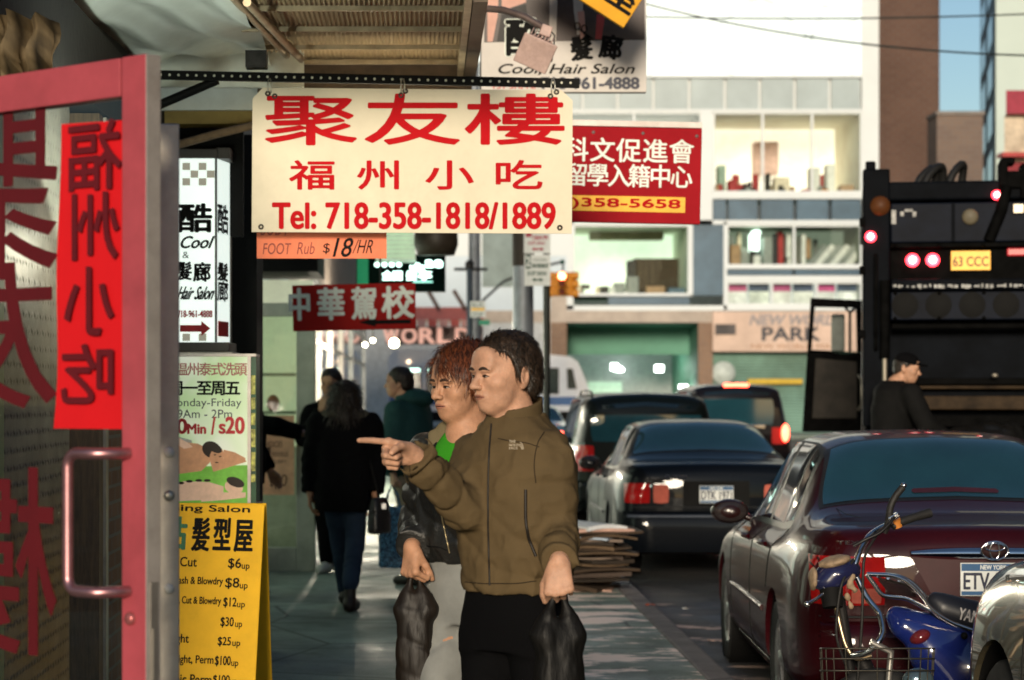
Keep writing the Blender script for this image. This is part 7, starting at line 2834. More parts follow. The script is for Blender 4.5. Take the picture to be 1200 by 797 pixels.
for (px, py, r_, y) in ((1066, 306, .055, .02), (1089, 306, .055, .02), (1018, 279, .045, -.09), (1161, 232, .04, -.02)):
    o = obj('red_light', MB().lathe([(0, -.035), (r_ * .7, -.03), (r_, -.012), (r_ * 1.05, .01)], 20, axis='Y', c=(lx(px), y, lz(py))), LAMPR, TK)
    obj('bulb', MB().lathe([(0, -.042), (r_ * .5, -.038), (r_ * .55, -.02)], 16, axis='Y', c=(lx(px), y, lz(py))), mat('hot_lamp_core', (1, .8, .7), .3, var=0, emit=(1, .72, .6), estr=9), o)
obj('amber_light', MB().lathe([(0, -.1), (.06, -.09), (.085, -.06)], 20, axis='Y', c=(lx(1029), 0, lz(243))), mat('amber_lens', (.07, .022, .004), .5), TK)
obj('round_lamp', MB().lathe([(0, -.07), (.05, -.065), (.068, -.055), (.07, -.03)], 20, axis='Y', c=(lx(1131), 0, lz(257))), mat('dusty_lamp_glass', (.10, .085, .055), .5), TK)
obj('red_marker', tb(MB(), 1173, 293, 1198, 302, .02, .05), mat('dim_red_lens', (.25, .01, .015), .3, emit=(.6, .02, .03), estr=.35), TK, bevel=.01)
obj('latch', tb(MB(), 1179, 243, 1191, 254, -.07, -.04), mat('worn_silver', (.3, .27, .22), .4, metal=.6), TK, bevel=.005)
wk = mat('worn_white_paint', (.38, .38, .37), .7, var=.6, scale=14)
for (a, b, c, d) in ((1042, 248, 1047, 264), (1052, 250, 1056, 255), (1057, 247, 1066, 250), (1066, 250, 1070, 256)):
    obj('paint_mark', tb(MB(), a, b, c, d, -.034, -.031), wk, TK)
for i in range(34):
    a = 1044 + i * 5 + random.uniform(-2, 2)
    obj('paint_mark', tb(MB(), a, 335 + random.uniform(0, 2), a + random.uniform(2, 5), 338 + random.uniform(0, 2.5), -.164, -.1605), wk, TK)
licence(TK, (lx(1132), .025, lz(307)), '63 CCC', '', .33, .165, 0, (mat('plate_amber', (.85, .42, .04), .4, emit=(1, .5, .05), estr=.22), None), mat('plate_ink', (.05, .02, .01), .5))
# hopper: side cheeks, packer blade and sill
mb = MB()
mb.bx(.24, 2.26, 1.25, 1.32, .9, lz(377))
mb.bx(.24, 2.26, .0, 1.25, .82, .9)
obj('hopper', mb, BLACK, TK)
for (a, b, d0, d1, m_) in ((380, 386, .0, .06, TRG), (388, 411, .35, .45, TRB), (413, 418, .5, .6, TRG), (443, 451, .22, .30, TRG), (452, 456, .15, .25, TRB), (464, 480, .02, .14, TRB), (486, 500, -.05, .10, TRG)):
    obj('packer_blade', tb(MB(), 1042, a, 1312, b, d0, d1), m_, TK, bevel=.01)
obj('riding_step', MB().bx(.0, 2.5, -.55, -.08, .24, .30), TRG, TK, bevel=.01)
for x in (.1, 2.4):
    obj('step_hanger', MB().bx(x - .04, x + .04, -.3, -.07, .30, .9), TRG, TK)
obj('chassis', MB().bx(.5, 2.0, .3, 8.6, .55, 1.0), TRG, TK)
obj('cab', MB().bx(.12, 2.38, 6.5, 8.7, .6, 2.9), TRK, TK, bevel=.06, seg=3)
for yy in (1.6, 2.9, 7.6):
    for x in (.22, 2.28):
        w_o = obj('wheel', MB().lathe([(.28, -.14), (.46, -.15), (.5, -.1), (.5, .1), (.46, .15), (.28, .14)], 32, axis='X'), TYRE, TK, (x, yy, .5))
        obj('rim', MB().lathe([(0, -.08), (.12, -.1), (.28, -.06), (.285, .06), (.12, .1), (0, .08)], 24, axis='X'), TRG, w_o)
# ribs, rams, bolts and hinges of the packer body
for px in (1112, 1207, 1302):
    obj('rib', tb(MB(), px - 2, 241, px + 2, 285, -.05, -.028), TRK, TK)
for px in (1046, 1096, 1146, 1196, 1246, 1300):
    for py in (290, 345, 374):
        obj('bolt', MB().lathe([(0, -.105), (.016, -.10), (.018, -.06)], 8, axis='Y', c=(lx(px), 0, lz(py))), TRG, TK)
for px in (1034, 1320):
    obj('hydraulic_ram', MB().tube([(lx(px), -.14, lz(330)), (lx(px), -.10, lz(420))], .045, 10), TRG, TK)
    obj('ram_rod', MB().tube([(lx(px), -.10, lz(420)), (lx(px), -.08, lz(490))], .022, 8), mat('worn_silver', (.3, .27, .22), .4, metal=.6), TK)
for py in (262, 318, 392):
    obj('hinge', tb(MB(), 1005, py - 5, 1012, py + 5, -.12, .0), TRG, TK, bevel=.01)
obj('warning_strip', tb(MB(), 1042, 424, 1312, 428, .40, .44), mat('dull_yellow_strip', (.10, .07, .015), .7), TK)
obj('hand_rail', MB().tube([(lx(1024), -.10, lz(300)), (lx(1024), -.16, lz(310)), (lx(1024), -.16, lz(400)), (lx(1024), -.10, lz(410))], .018, 8), TRG, TK)
for (px, py) in ((1160, 440), (1215, 455), (1250, 436), (1120, 470)):
    obj('glint_bolt', MB().ell((lx(px), .12, lz(py)), (.03, .02, .02), 8, 6), mat('worn_silver', (.3, .27, .22)), TK)
# hoses and machinery on the roof edge
for (a, c, h) in ((1072, 1094, 20), (1080, 1102, 22), (1108, 1124, 24)):
    pts = [(lx(a + (c - a) * u) + .06 * math.sin(u * 3.14), .15 + .25 * u, lz(216) + h / 134.5 * math.sin(u * math.pi) ** .7) for u in np.linspace(0, 1, 14)]
    obj('hose', MB().tube(pts, .035, 8), CTRIM, TK)
mb = MB()
for (a, b, c, d) in ((1164, 192, 1174, 236), (1172, 204, 1190, 224), (1188, 196, 1215, 236), (1166, 188, 1182, 196), (1215, 205, 1250, 232)):
    tb(mb, a, b, c, d, .0, .3)
obj('winch', mb, TRG, TK, bevel=.015)
obj('winch_arm', MB().tube([(lx(1152), -.06, lz(285)), (lx(1166), -.06, lz(250)), (lx(1172), -.02, lz(222))], .05, 8), TRG, TK)
# cab door, swung fully open
DYY = 28.2


def dl(px, py, dy=0.0):
    return TI @ P(px, py, DYY + dy)


mb = MB()


def ring(pts_out, pts_in, th):
    n = len(pts_out)
    a = [dl(*p) for p in pts_out] + [dl(*p) for p in pts_in] + [dl(*p, th) for p in pts_out] + [dl(*p, th) for p in pts_in]
    fs = []
    for i in range(n):
        j = (i + 1) % n
        fs += [(i, j, n + j, n + i), (2 * n + i, 3 * n + i, 3 * n + j, 2 * n + j), (i, 2 * n + i, 2 * n + j, j), (n + i, n + j, 3 * n + j, 3 * n + i)]
    mb.add(a, fs)


ring([(950, 349), (1010, 352), (1010, 413), (946, 413)], [(955, 360), (1003, 361), (1004, 412.5), (951, 410)], .10)
a = [(946, 413.2), (951, 410.2), (990, 415), (1010, 413.2), (1010, 506), (940, 506)]
n = len(a)
mb.add([dl(*p) for p in a] + [dl(*p, .10) for p in a], [tuple(range(n)), tuple(range(2 * n - 1, n - 1, -1))] + [(i, i + n, (i + 1) % n + n, (i + 1) % n) for i in range(n)])
dr = obj('door', mb, TRG, TK)
obj('inner_panel', MB().add([dl(956, 420, -.02), dl(1004, 424, -.02), dl(1004, 490, -.02), dl(952, 490, -.02)], [(0, 1, 2, 3)]), mat('dark_door_lining', (.022, .018, .014), .7, var=.4), dr)
obj('grab_handle', MB().tube([dl(1006, 440, -.03), dl(1010, 445, -.10), dl(1010, 475, -.10), dl(1006, 480, -.03)], .018, 8), mat('worn_silver', (.3, .27, .22)), dr)
mm = MB()
a, b = dl(974, 368, .5), dl(990, 412, .5)
mm.bx(min(a.x, b.x), max(a.x, b.x), a.y, a.y + .12, b.z, a.z)
mo = obj('side_mirror', mm, mat('grey_green_mirror_back', (.12, .14, .125), .5), TK, bevel=.02)
obj('mirror_arm', MB().tube([dl(986, 356, .5), dl(996, 366, .5), dl(996, 412, .5)], .018, 6), CTRIM, mo)
obj('mirror_arm', MB().tube([dl(1006, 358, .5), dl(996, 366, .5)], .018, 6), CTRIM, mo)

# worker standing at the hopper
rwk = [(.84, 0, 0, .22, .16), (1.05, 0, 0, .225, .17), (1.25, 0, 0, .235, .17), (1.40, 0, 0, .235, .14), (1.46, 0, 0, .18, .12), (1.50, 0, 0, .10, .09)]
wx_ = (1046 - VX) * 19.5 / FPX
wkr, jk, HM = person('person', 'sanitation worker in a black cap and jacket standing at the back of the garbage truck', wx_, 19.46, R(60),
                     ((1061 - 1046) * 19.5 / FPX, -.02, 1.60, R(72), R(10), 1.0), {'neck': (.02, 0, 1.47), 'r': [(.10, -.20, 1.40), (.22, -.28, 1.12), (.42, -.18, 1.02)], 'l': [(-.04, .19, 1.40), (.10, .24, 1.12), (.36, .16, 1.05)]},
                     dict(rows=rwk), (SKIN, mat('worker_black_cloth', (.006, .006, .006), .85, spec=.1), mat('worker_black_cloth', (.006, .006, .006)), SHOEB, HBLK, BROWM), short_hair(front=.05, temple=.0, thick=.006, nape=-.06, seed=23), res=.011, head_res=.006, z0=.30,
                     hands={'r': ((1, .1, -.2), (0, .2, -1), RELAX, 1, None), 'l': ((1, -.1, -.2), (0, -.2, -1), RELAX, -1, None)},
                     legs={'r': [(.03, -.09, .90), (.05, -.09, .48), (.0, -.09, .10)], 'l': [(-.02, .09, .90), (.05, .09, .48), (.0, .09, .10)]}, feet={'r': (1, .2), 'l': (1, .2)}, sleeve_r=(.095, .08, .06))
cp = Solid()
cp.ell((0, .012, .055), (.088, .108, .082), .01, HM)
cp.ell((0, -.11, .052), (.062, .065, .010), .012, HM)
pc = np.array(HM @ Vector((0, 0, .045)))
up_ = np.array((HM.to_3x3() @ Vector((0, -.12, 1))).normalized())
cp.func(lambda P_: -((P_ - pc) @ up_), pc, .3, .004, '&')
solid_obj('cap', cp, .006, BLKC, wkr, 1)
GB = mat('black_bag_film', (.007, .007, .007), .35, var=.2, bump=.8, bscale=18)
S_ = Solid()
S_.ell((0, 0, 0), (.42, .26, .20), .05)
S_.ell((.25, .02, .08), (.22, .18, .16), .08)
S_.func(lambda P_: .02 * vnoise(P_, 9, 3) + .012 * vnoise(P_, 22, 4), (0, 0, 0), .7, 0, 'd')
gbag = thing('garbage_bag', 'black garbage bag lying in the hopper beside the worker', 'bag', (wx_ + .75, 19.75, 1.22))
solid_obj('bag', S_, .015, GB, gbag, 1)

# ------------------------------------------------------------------ bikes between the parked cars
CHR = mat('bike_chrome', (.72, .70, .68), .14, metal=1.0, var=.1, scale=12)
GRIP = mat('black_grip_rubber', (.015, .014, .013), .55, bump=.3, bscale=120)
NBL = mat('blue_black_plastic', (.012, .014, .05), .25, var=.2, coat=.6)
BTAPE = mat('beige_tape', (.27, .19, .12), .6, var=.3, scale=30)
BY1 = 9.65
b1_ = thing('moped', 'moped with high chrome handlebars and a wire basket, parked in front of the maroon sedan', 'moped', (P(1000, 0, BY1).x, BY1, 0))
O1 = b1_.location


def bp(px, py, dy=0.0):
    return P(px, py, BY1 + dy) - O1


def smooth_path(pts, n=6):
    q = np.array([tuple(p) for p in pts])
    t = np.arange(len(q))
    return [tuple(r_) for r_ in pchip(t, q, np.linspace(0, len(q) - 1, (len(q) - 1) * n + 1))]


hbp = smooth_path([bp(992, 682), bp(1001, 664, -.01), bp(1009, 643, .02), bp(1018, 629, .06), bp(1034, 618, .10), bp(1050, 612, .13)])
hb1 = obj('handlebar', MB().tube(hbp, .0125, 12), CHR, b1_)
hb2 = obj('handlebar', MB().tube(smooth_path([bp(1004, 676), bp(1016, 700, -.03), bp(1032, 722, -.08), bp(1035, 738, -.12), bp(1028, 754, -.15), bp(1012, 766, -.13), bp(998, 768, -.1)]), .0125, 12), CHR, b1_)
obj('handlebar', MB().tube(smooth_path([bp(979, 708, -.02), bp(985, 735, -.04), bp(992, 758, -.06), bp(1005, 772, -.08), bp(1022, 768, -.1)]), .010, 10), mat('bronze_tube', (.38, .28, .17), .3, metal=.9), b1_)
obj('grip', MB().tube([bp(1046, 618, .12), bp(1052, 613, .13), bp(1072, 606, .16), bp(1090, 601, .18)], [.013, .019, .018, .021], 14), GRIP, hb1)
obj('throttle_ring', MB().tube([bp(1049, 608, .125), bp(1052, 618, .13)], .021, 14), mat('orange_ring', (.45, .16, .03), .4), hb1)
g2 = obj('grip', MB().tube(smooth_path([bp(1036, 624, .05), bp(1041, 612, .04), bp(1043, 597, .03), bp(1048, 584, .03), bp(1058, 571, .03)]), .015, 12), GRIP, hb1)
obj('end_cap', MB().ell(bp(1059, 569, .03), (.013, .013, .013), 12, 8), CHR, g2)
obj('brake_lever', MB().tube(smooth_path([bp(1000, 640, -.02), bp(1015, 632, -.03), bp(1030, 625, -.03), bp(1042, 614, -.02), bp(1048, 606, 0)]), .007, 8), STEEL, b1_)
obj('lever_clamp', MB().box(bp(1047, 606, .02), (.05, .03, .022), Matrix.Rotation(R(-30), 3, 'Y')), CHR, b1_, bevel=.005)
S_ = Solid()
S_.ell(bp(978, 672), (.085, .085, .055), .02, None, '+', Matrix.Rotation(R(-14), 3, 'Y'))
S_.ell(bp(992, 668, .03), (.06, .07, .05), .03)
S_.ell(bp(970, 682, -.02), (.07, .06, .04), .02)
cw = solid_obj('headlight_cowl', S_, .007, NBL, b1_, 1)
S_ = Solid()
S_.ell(bp(978, 658, -.015), (.07, .075, .024), .01, None, '+', Matrix.Rotation(R(-14), 3, 'Y'))
S_.ell(bp(953, 678, -.01), (.018, .055, .05), .02)
S_.func(lambda P_: .004 * vnoise(P_, 60, 5), bp(974, 660), .3, 0, 'd')
solid_obj('tape_wrap', S_, .006, BTAPE, cw, 1)
obj('gauge', MB().tube([bp(974, 690, -.03), bp(976, 712, -.05)], [.05, .042], 18), BLACK, b1_)
S_ = Solid()
for (px, py, r_) in ((999, 676, .013), (996, 685, .017), (1002, 692, .013), (993, 700, .015), (997, 710, .012)):
    S_.ell(bp(px, py, -.05), (r_, r_, r_ * 1.2), .012)
S_.func(lambda P_: .004 * vnoise(P_, 70, 8), bp(998, 710), .5, 0, 'd')
solid_obj('tape_bundle', S_, .006, BTAPE, b1_, 1)
obj('lever_tip', MB().tube([bp(968, 694, -.05), bp(955, 703, -.08), bp(946, 708, -.1)], .008, 8), CHR, b1_)
obj('lever_ball', MB().ell(bp(946, 708, -.1), (.013, .013, .013), 10, 8), CHR, b1_)
obj('stem', MB().tube([bp(984, 700), bp(992, 750, .02), (.02, .05, .35)], .022, 12), STEEL, b1_)
obj('cable', MB().tube(smooth_path([bp(1000, 655, -.02), bp(985, 690, -.09), bp(980, 740, -.09), bp(995, 790, -.06)]), .006, 6), GRIP, b1_)
obj('cable', MB().tube(smooth_path([bp(1030, 622, .02), bp(1012, 660, -.06), bp(1010, 730, -.08), bp(1005, 797, -.06)]), .006, 6), GRIP, b1_)
obj('bracket', MB().tube([bp(1020, 752, -.15), bp(1044, 764, -.15), bp(1041, 800, -.14)], [.016, .015, .013], 8), mat('dull_bracket_steel', (.40, .38, .35), .35, metal=.8), b1_)
bk = MB()
for zpy in (760, 772, 786, 802):
    q = [bp(1028 + 68 * math.cos(a) * (1 - (zpy - 760) * .002), zpy + 0 * math.sin(a), -.18 + .14 * math.sin(a)) for a in [2 * math.pi * i / 36 for i in range(36)]]
    q = [bp(1028 + math.copysign(abs(math.cos(a)) ** .5, math.cos(a)) * 67, zpy, -.18 + .14 * math.copysign(abs(math.sin(a)) ** .5, math.sin(a))) for a in [2 * math.pi * i / 48 for i in range(48)]]
    bk.tube(q, .0034, 6, closed=True)
for i in range(20):
    a = 2 * math.pi * i / 20
    cx_, cy_ = math.copysign(abs(math.cos(a)) ** .5, math.cos(a)) * 67, .14 * math.copysign(abs(math.sin(a)) ** .5, math.sin(a))
    bk.tube([bp(1028 + cx_, 760, -.18 + cy_), bp(1028 + cx_ * .96, 815, -.18 + cy_ * .96)], .0028, 5)
obj('basket', bk, mat('dark_basket_wire', (.05, .045, .035), .45, metal=.6), b1_)
obj('round_mirror', MB().ell(bp(1076, 797, -.25), (.065, .04, .05), 18, 12), mat('blue_grey_mirror', (.10, .15, .18), .15, metal=.6), b1_)
obj('mirror_stem', MB().tube([bp(1076, 800, -.23), bp(1050, 812, -.16)], .008, 6), CHR, b1_)
for (x, y) in ((.10, -.02), (1.22, .12)):
    w_o = obj('wheel', MB().lathe([(.20, -.03), (.25, -.035), (.275, 0), (.25, .035), (.20, .03)], 30, axis='Y'), TYRE, b1_, (x, y, .275))
    sp = MB()
    for i in range(12):
        a = math.pi * 2 * i / 12
        sp.tube([(0, 0, 0), (.2 * math.cos(a), 0, .2 * math.sin(a))], .004, 5)
    obj('rim', sp, CHR, w_o)
obj('fork', MB().tube([(.02, .04, .40), (.09, .05, .275)], .018, 8), CHR, b1_)
obj('frame', MB().tube(smooth_path([(.03, .05, .60), (.2, .06, .34), (.7, .08, .30), (1.1, .1, .45)]), .035, 10), STEEL, b1_)
obj('seat', MB().ell((.85, .10, .74), (.28, .12, .06), 18, 10), GRIP, b1_)
obj('seat_post', MB().tube([(.8, .09, .34), (.83, .1, .7)], .04, 10), STEEL, b1_)

BY2 = 10.15
b2_ = thing('motor_scooter', 'blue motor scooter with a black lettered seat and chrome rear rack, beside the gold car', 'motor scooter', (P(1090, 0, BY2).x, BY2, 0))
O2 = b2_.location


def cpx(px, py, dy=0.0):
    return P(px, py, BY2 + dy) - O2


BLU = mat('blue_scooter_paint', (.008, .016, .11), .18, var=.15, coat=1.0)
S_ = Solid()
S_.cap(cpx(1050, 722, .04), cpx(1120, 745, .0), .045, .075, .03)
S_.cap(cpx(1060, 735, 0), cpx(1150, 790, 0), .06, .11, .05)
S_.cap(cpx(1090, 770, 0), cpx(1160, 840, 0), .09, .14, .06)
S_.cap(cpx(1150, 780, 0), cpx(1230, 800, 0), .12, .10, .06)
solid_obj('body', S_, .011, BLU, b2_, 2)
S_ = Solid()
S_.cap(cpx(1096, 703), cpx(1150, 722), .035, .055, .04)
S_.cap(cpx(1105, 716), cpx(1185, 742), .055, .085, .05)
S_.cap(cpx(1180, 738), cpx(1235, 745), .08, .06, .05)
st_ = solid_obj('seat', S_, .010, mat('black_seat_vinyl', (.012, .013, .018), .38, var=.15), b2_, 2)
trs = tree_of(st_)
lb = MB()
text_into(lb, 'YAMAHA', 1123, -731, 1172, -718, 0, bold=.35, rot=R(-14))
vs = [on_surface(st_, trs, v[0], -v[2], .003) for v in lb.v]
if all(v is not None for v in vs):
    l2 = MB().add(vs, lb.f)
    obj('lettering', l2, mat('grey_print', (.45, .42, .40), .5), st_, fixn=False)
for dy, sh_ in ((-.09, 0), (.09, 4)):
    obj('rack', MB().tube(smooth_path([cpx(1016 + sh_, 673, dy), cpx(1040 + sh_, 674, dy), cpx(1060 + sh_, 680, dy), cpx(1078 + sh_, 696, dy), cpx(1092 + sh_, 714, dy), cpx(1112 + sh_, 728, dy), cpx(1145 + sh_, 741, dy)]), .010, 10), CHR, b2_)
obj('rack', MB().tube(smooth_path([cpx(1016, 673, -.09), cpx(1024, 684, -.09), cpx(1036, 698, -.09), cpx(1060, 701, -.09), cpx(1090, 716, -.09)]), .010, 10), CHR, b2_)
obj('rack_plate', MB().add([cpx(1028, 676, -.08), cpx(1062, 684, -.08), cpx(1076, 698, .09), cpx(1040, 690, .09)], [(0, 1, 2, 3)]).add([cpx(1028, 679, -.08), cpx(1062, 687, -.08), cpx(1076, 701, .09), cpx(1040, 693, .09)], [(3, 2, 1, 0)]), mat('pale_rack_steel', (.55, .55, .53), .25, metal=.9), b2_)
for i in range(4):
    u = i / 3
    obj('rack_bar', MB().tube([cpx(1028 + 38 * u, 675 + 8 * u, -.09), cpx(1036 + 38 * u, 682 + 8 * u, .09)], .007, 6), CHR, b2_)
obj('tail_light', MB().ell(cpx(1078, 746, -.05), (.05, .05, .032), 14, 8, Matrix.Rotation(R(-25), 3, 'Y')), mat('dark_red_lens', (.10, .012, .015), .2, coat=.5), b2_)
obj('rivet', MB().ell(cpx(1130, 745, -.10), (.016, .016, .016), 10, 6), BLACK, b2_)
for x in (-.02, 1.15):
    w_o = obj('wheel', MB().lathe([(.14, -.045), (.2, -.055), (.235, 0), (.2, .055), (.14, .045)], 28, axis='Y'), TYRE, b2_, (x + .15, 0, .235))
    obj('rim', MB().lathe([(0, -.04), (.14, -.05), (.14, .05), (0, .04)], 20, axis='Y'), CHR, w_o)

# ------------------------------------------------------------------ flattened cardboard piled at the kerb
CY = 18.2
zc = SW
cardm = [mat('cardboard_%d' % i, c, .85, var=.2, scale=6, dirt=.3) for i, c in enumerate(((.085, .055, .032), (.05, .032, .02), (.13, .085, .05), (.03, .022, .016), (.20, .15, .12), (.07, .05, .04)))]
WCARD = mat('white_card', (.62, .64, .66), .7, var=.08)
PCARD = mat('pinkish_card', (.48, .30, .24), .8, var=.15)
for i in range(22):
    th = random.uniform(.012, .032)
    w_, d_ = random.uniform(.34, .62), random.uniform(.45, .85)
    m_ = cardm[i % 6]
    lab = 'worn brown cardboard sheet in the pile at the kerb'
    if i == 21:
        m_, w_, lab = WCARD, .34, 'white card lying on top of the cardboard pile at the kerb'
    elif i == 20:
        m_, lab = PCARD, 'pinkish card second from the top of the cardboard pile'
    elif i == 17:
        m_, lab = mat('bluish_card', (.35, .42, .5), .7), 'bluish white card sticking out of the upper cardboard pile'
    elif i == 0:
        w_, m_, lab = .62, PCARD, 'lowest reddish brown sheet under the whole cardboard pile'
    yw_ = random.uniform(-.45, .45)
    mb = MB()
    n = 5
    G = []
    bend = random.uniform(-.035, .02)
    top_ = [[(-w_ / 2 + w_ * a / n, -d_ / 2 + d_ * b / 4, th + bend * ((a / n - .5) ** 2) * 4) for b in range(5)] for a in range(n + 1)]
    bot_ = [[(p[0], p[1], p[2] - th) for p in r_] for r_ in top_]
    mb.grid(top_, 0, False)
    mb.grid(bot_, 0, False, flip=True)
    for r0 in (top_[0], top_[-1]):
        pass
    edge = [(a, 0) for a in range(n + 1)] + [(n, b) for b in range(1, 5)] + [(a, 4) for a in range(n - 1, -1, -1)] + [(0, b) for b in range(3, 0, -1)]
    vs = [top_[a][b] for a, b in edge] + [bot_[a][b] for a, b in edge]
    k_ = len(edge)
    mb.add(vs, [(q, (q + 1) % k_, (q + 1) % k_ + k_, q + k_) for q in range(k_)])
    o = obj('cardboard_sheet', mb, m_, None, (1.25 + random.uniform(-.09, .09) + (-.08 if i == 21 else 0) + .004 * i, CY + random.uniform(-.05, .05), zc), (0, 0, yw_))
    tag(o, lab, 'cardboard', 'flattened cardboard piled at the kerb')
    zc += th + .001 + max(0, bend) * .4
# litter by the kerb
for (px, py, Y, c, lab, w_) in ((692, 689, 18.0, (.5, .32, .27), 'pink scrap of card lying beside the foot of the cardboard pile', .10), (728, 684, 18.4, (.5, .5, .48), 'white paper scrap on the pavement edge beside the cardboard pile', .16),
                                (803, 711, 17.9, (.6, .6, .58), 'small white scrap on the road ahead of the maroon sedan', .06), (762, 723, 16.6, (.25, .05, .02), 'rust red leaf at the kerb edge', .07), (840, 748, 15.6, (.5, .35, .3), 'crumpled pinkish paper on the road beside the maroon sedan', .12)):
    p = P(px, py, Y)
    zz = SW + .006 if p.x < KX else .006
    G = []
    for a in range(5):
        G.append([(w_ * (a / 4 - .5), w_ * .6 * (b / 4 - .5), .004 + .012 * (vnoise(np.array([[a * .9, b * .9, px]]), 1.0, 3)[0] + 1)) for b in range(5)])
    tag(obj('paper_scrap', MB().grid(G, smooth=False), mat('scrap_%d' % px, c, .8), None, (min(p.x, 1.66) if p.x < KX else p.x, (SW if p.x < KX else 0) and p.y or p.y, zz), (0, 0, px % 3)), lab, 'litter')

# ------------------------------------------------------------------ poles, street signs and traffic light
POLEG = mat('grey_blue_pole', (.20, .22, .25), .5, metal=.3, var=.2, scale=4, dirt=.4)
t = thing('lamp_post', 'thick grey lamp post with a dark upper wrap behind the pointing man', 'lamp post', (P(613, 0, 27.0).x, 27.0, SW))
zs = P(0, 312, 27).z - SW
obj('shaft', MB().tube([(0, 0, 0), (0, 0, zs)], [.135, .12], 20), POLEG, t)
obj('upper_shaft', MB().tube([(0, 0, zs), (0, 0, 7.0)], [.128, .11], 20), mat('black_brown_wrap', (.02, .014, .010), .6, var=.3), t)
obj('base', MB().tube([(0, 0, 0), (0, 0, .5)], [.2, .16], 16), POLEG, t)
t = thing('sign_post', 'thin black post carrying the two parking rule signs', 'post', (P(640.5, 0, 26.0).x, 26.0, SW))
obj('post', MB().tube([(0, 0, 0), (0, 0, P(0, 270, 26).z - SW)], .04, 10), mat('black_green_post', (.010, .014, .012), .5), t)
SY = 25.9
PWT = mat('street_sign_white', (.55, .58, .58), .45, var=.06, dirt=.15)
SRD = mat('street_sign_red', (.30, .02, .05), .5)
SGN = mat('street_sign_green', (.01, .06, .04), .5)
o, loc, k = sign('parking_sign', 'upper parking rule sign with a red double arrow on the thin post', 'street sign', (614, 258, 645, 297), SY, PWT, .006,
                 [('7:30AM-7PM', 624, 276, 642, 281, SRD, dict(bold=.2)), ('EXCEPT SUNDAY', 619, 283, 639, 287, SRD, dict(bold=.1))], bevel=0)
ab = MB()
for pts in (((623, 292), (626.5, 289.5), (626.5, 291), (634, 291), (634, 289.5), (637.5, 292), (634, 294.5), (634, 293), (626.5, 293), (626.5, 294.5)),):
    ab.add([(loc(*q)[0], -.006, loc(*q)[1]) for q in pts], [tuple(range(len(pts)))])
obj('arrow', ab, SRD, o, fixn=False)
obj('red_panel', MB().bx(loc(616, 0)[0], loc(623, 0)[0], -.006, -.0035, loc(0, 278)[1], loc(0, 262)[1]), SRD, o)
o, loc, k = sign('parking_sign', 'lower two hour parking sign with a dark green double arrow on the thin post', 'street sign', (614.5, 298.5, 645, 335), SY, PWT, .006,
                 [('2', 617, 301, 621, 312, PWT, dict(bold=.5, up=.003)), ('7AM-MIDNIGHT', 623, 309, 643, 314, SGN, dict(bold=.2)), ('HOUR PARKING', 625, 303, 641, 306.5, SGN, {}), ('EXCEPT SUNDAY', 618, 318, 641, 323, SGN, dict(bold=.15))], bevel=0)
obj('number_panel', MB().bx(loc(616, 0)[0], loc(622, 0)[0], -.0052, -.0031, loc(0, 315)[1], loc(0, 299)[1]), SGN, o)
ab = MB()
pts = ((623, 328), (627, 325.5), (627, 327), (633, 327), (633, 325.5), (637, 328), (633, 330.5), (633, 329), (627, 329), (627, 330.5))
ab.add([(loc(*q)[0], -.006, loc(*q)[1]) for q in pts], [tuple(range(len(pts)))])
obj('arrow', ab, SGN, o, fixn=False)
# farther post with its cross arm and small plates
t = thing('lamp_post', 'slim grey blue lamp post beside the WORLD letters', 'lamp post', (P(556, 0, 45.0).x, 45.0, SW))
obj('shaft', MB().tube([(0, 0, 0), (0, 0, 8)], [.13, .10], 16), POLEG, t)
obj('dark_shaft', MB().tube([(-.10, -.14, 1.0), (-.10, -.14, P(0, 312, 45).z - SW)], .055, 10), mat('dark_blue_pole', (.03, .045, .065), .5), t)
z = P(0, 316, 45).z - SW
obj('arm', MB().tube([(-.40, -.14, z), (.25, -.14, z)], .03, 8), STEEL, t)
obj('finial', MB().ell((-.10, -.14, P(0, 311, 45).z - SW), (.09, .09, .1), 10, 8), STEEL, t)
o, loc, k = sign('street_sign', 'small white plate with a yellow bar on the slim lamp post', 'street sign', (551, 353, 569, 372), 44.6, PWT, .02, [('BUS', 553, 355, 566, 360, SGN, {}), ('STOP', 553, 366, 566, 371, SGN, {})], bevel=0)
obj('yellow_bar', MB().bx(loc(552, 0)[0], loc(568, 0)[0], -.014, -.0105, loc(0, 364)[1], loc(0, 361)[1]), YEL, o)
tag(obj('street_sign', MB().bx(P(561, 0, 44.5).x, P(574, 0, 44.5).x, 44.49, 44.51, P(0, 381, 44.5).z, P(0, 375, 44.5).z), mat('street_name_green', (.01, .22, .13), .45)), 'small green street name plate beside the slim lamp post', 'street sign')
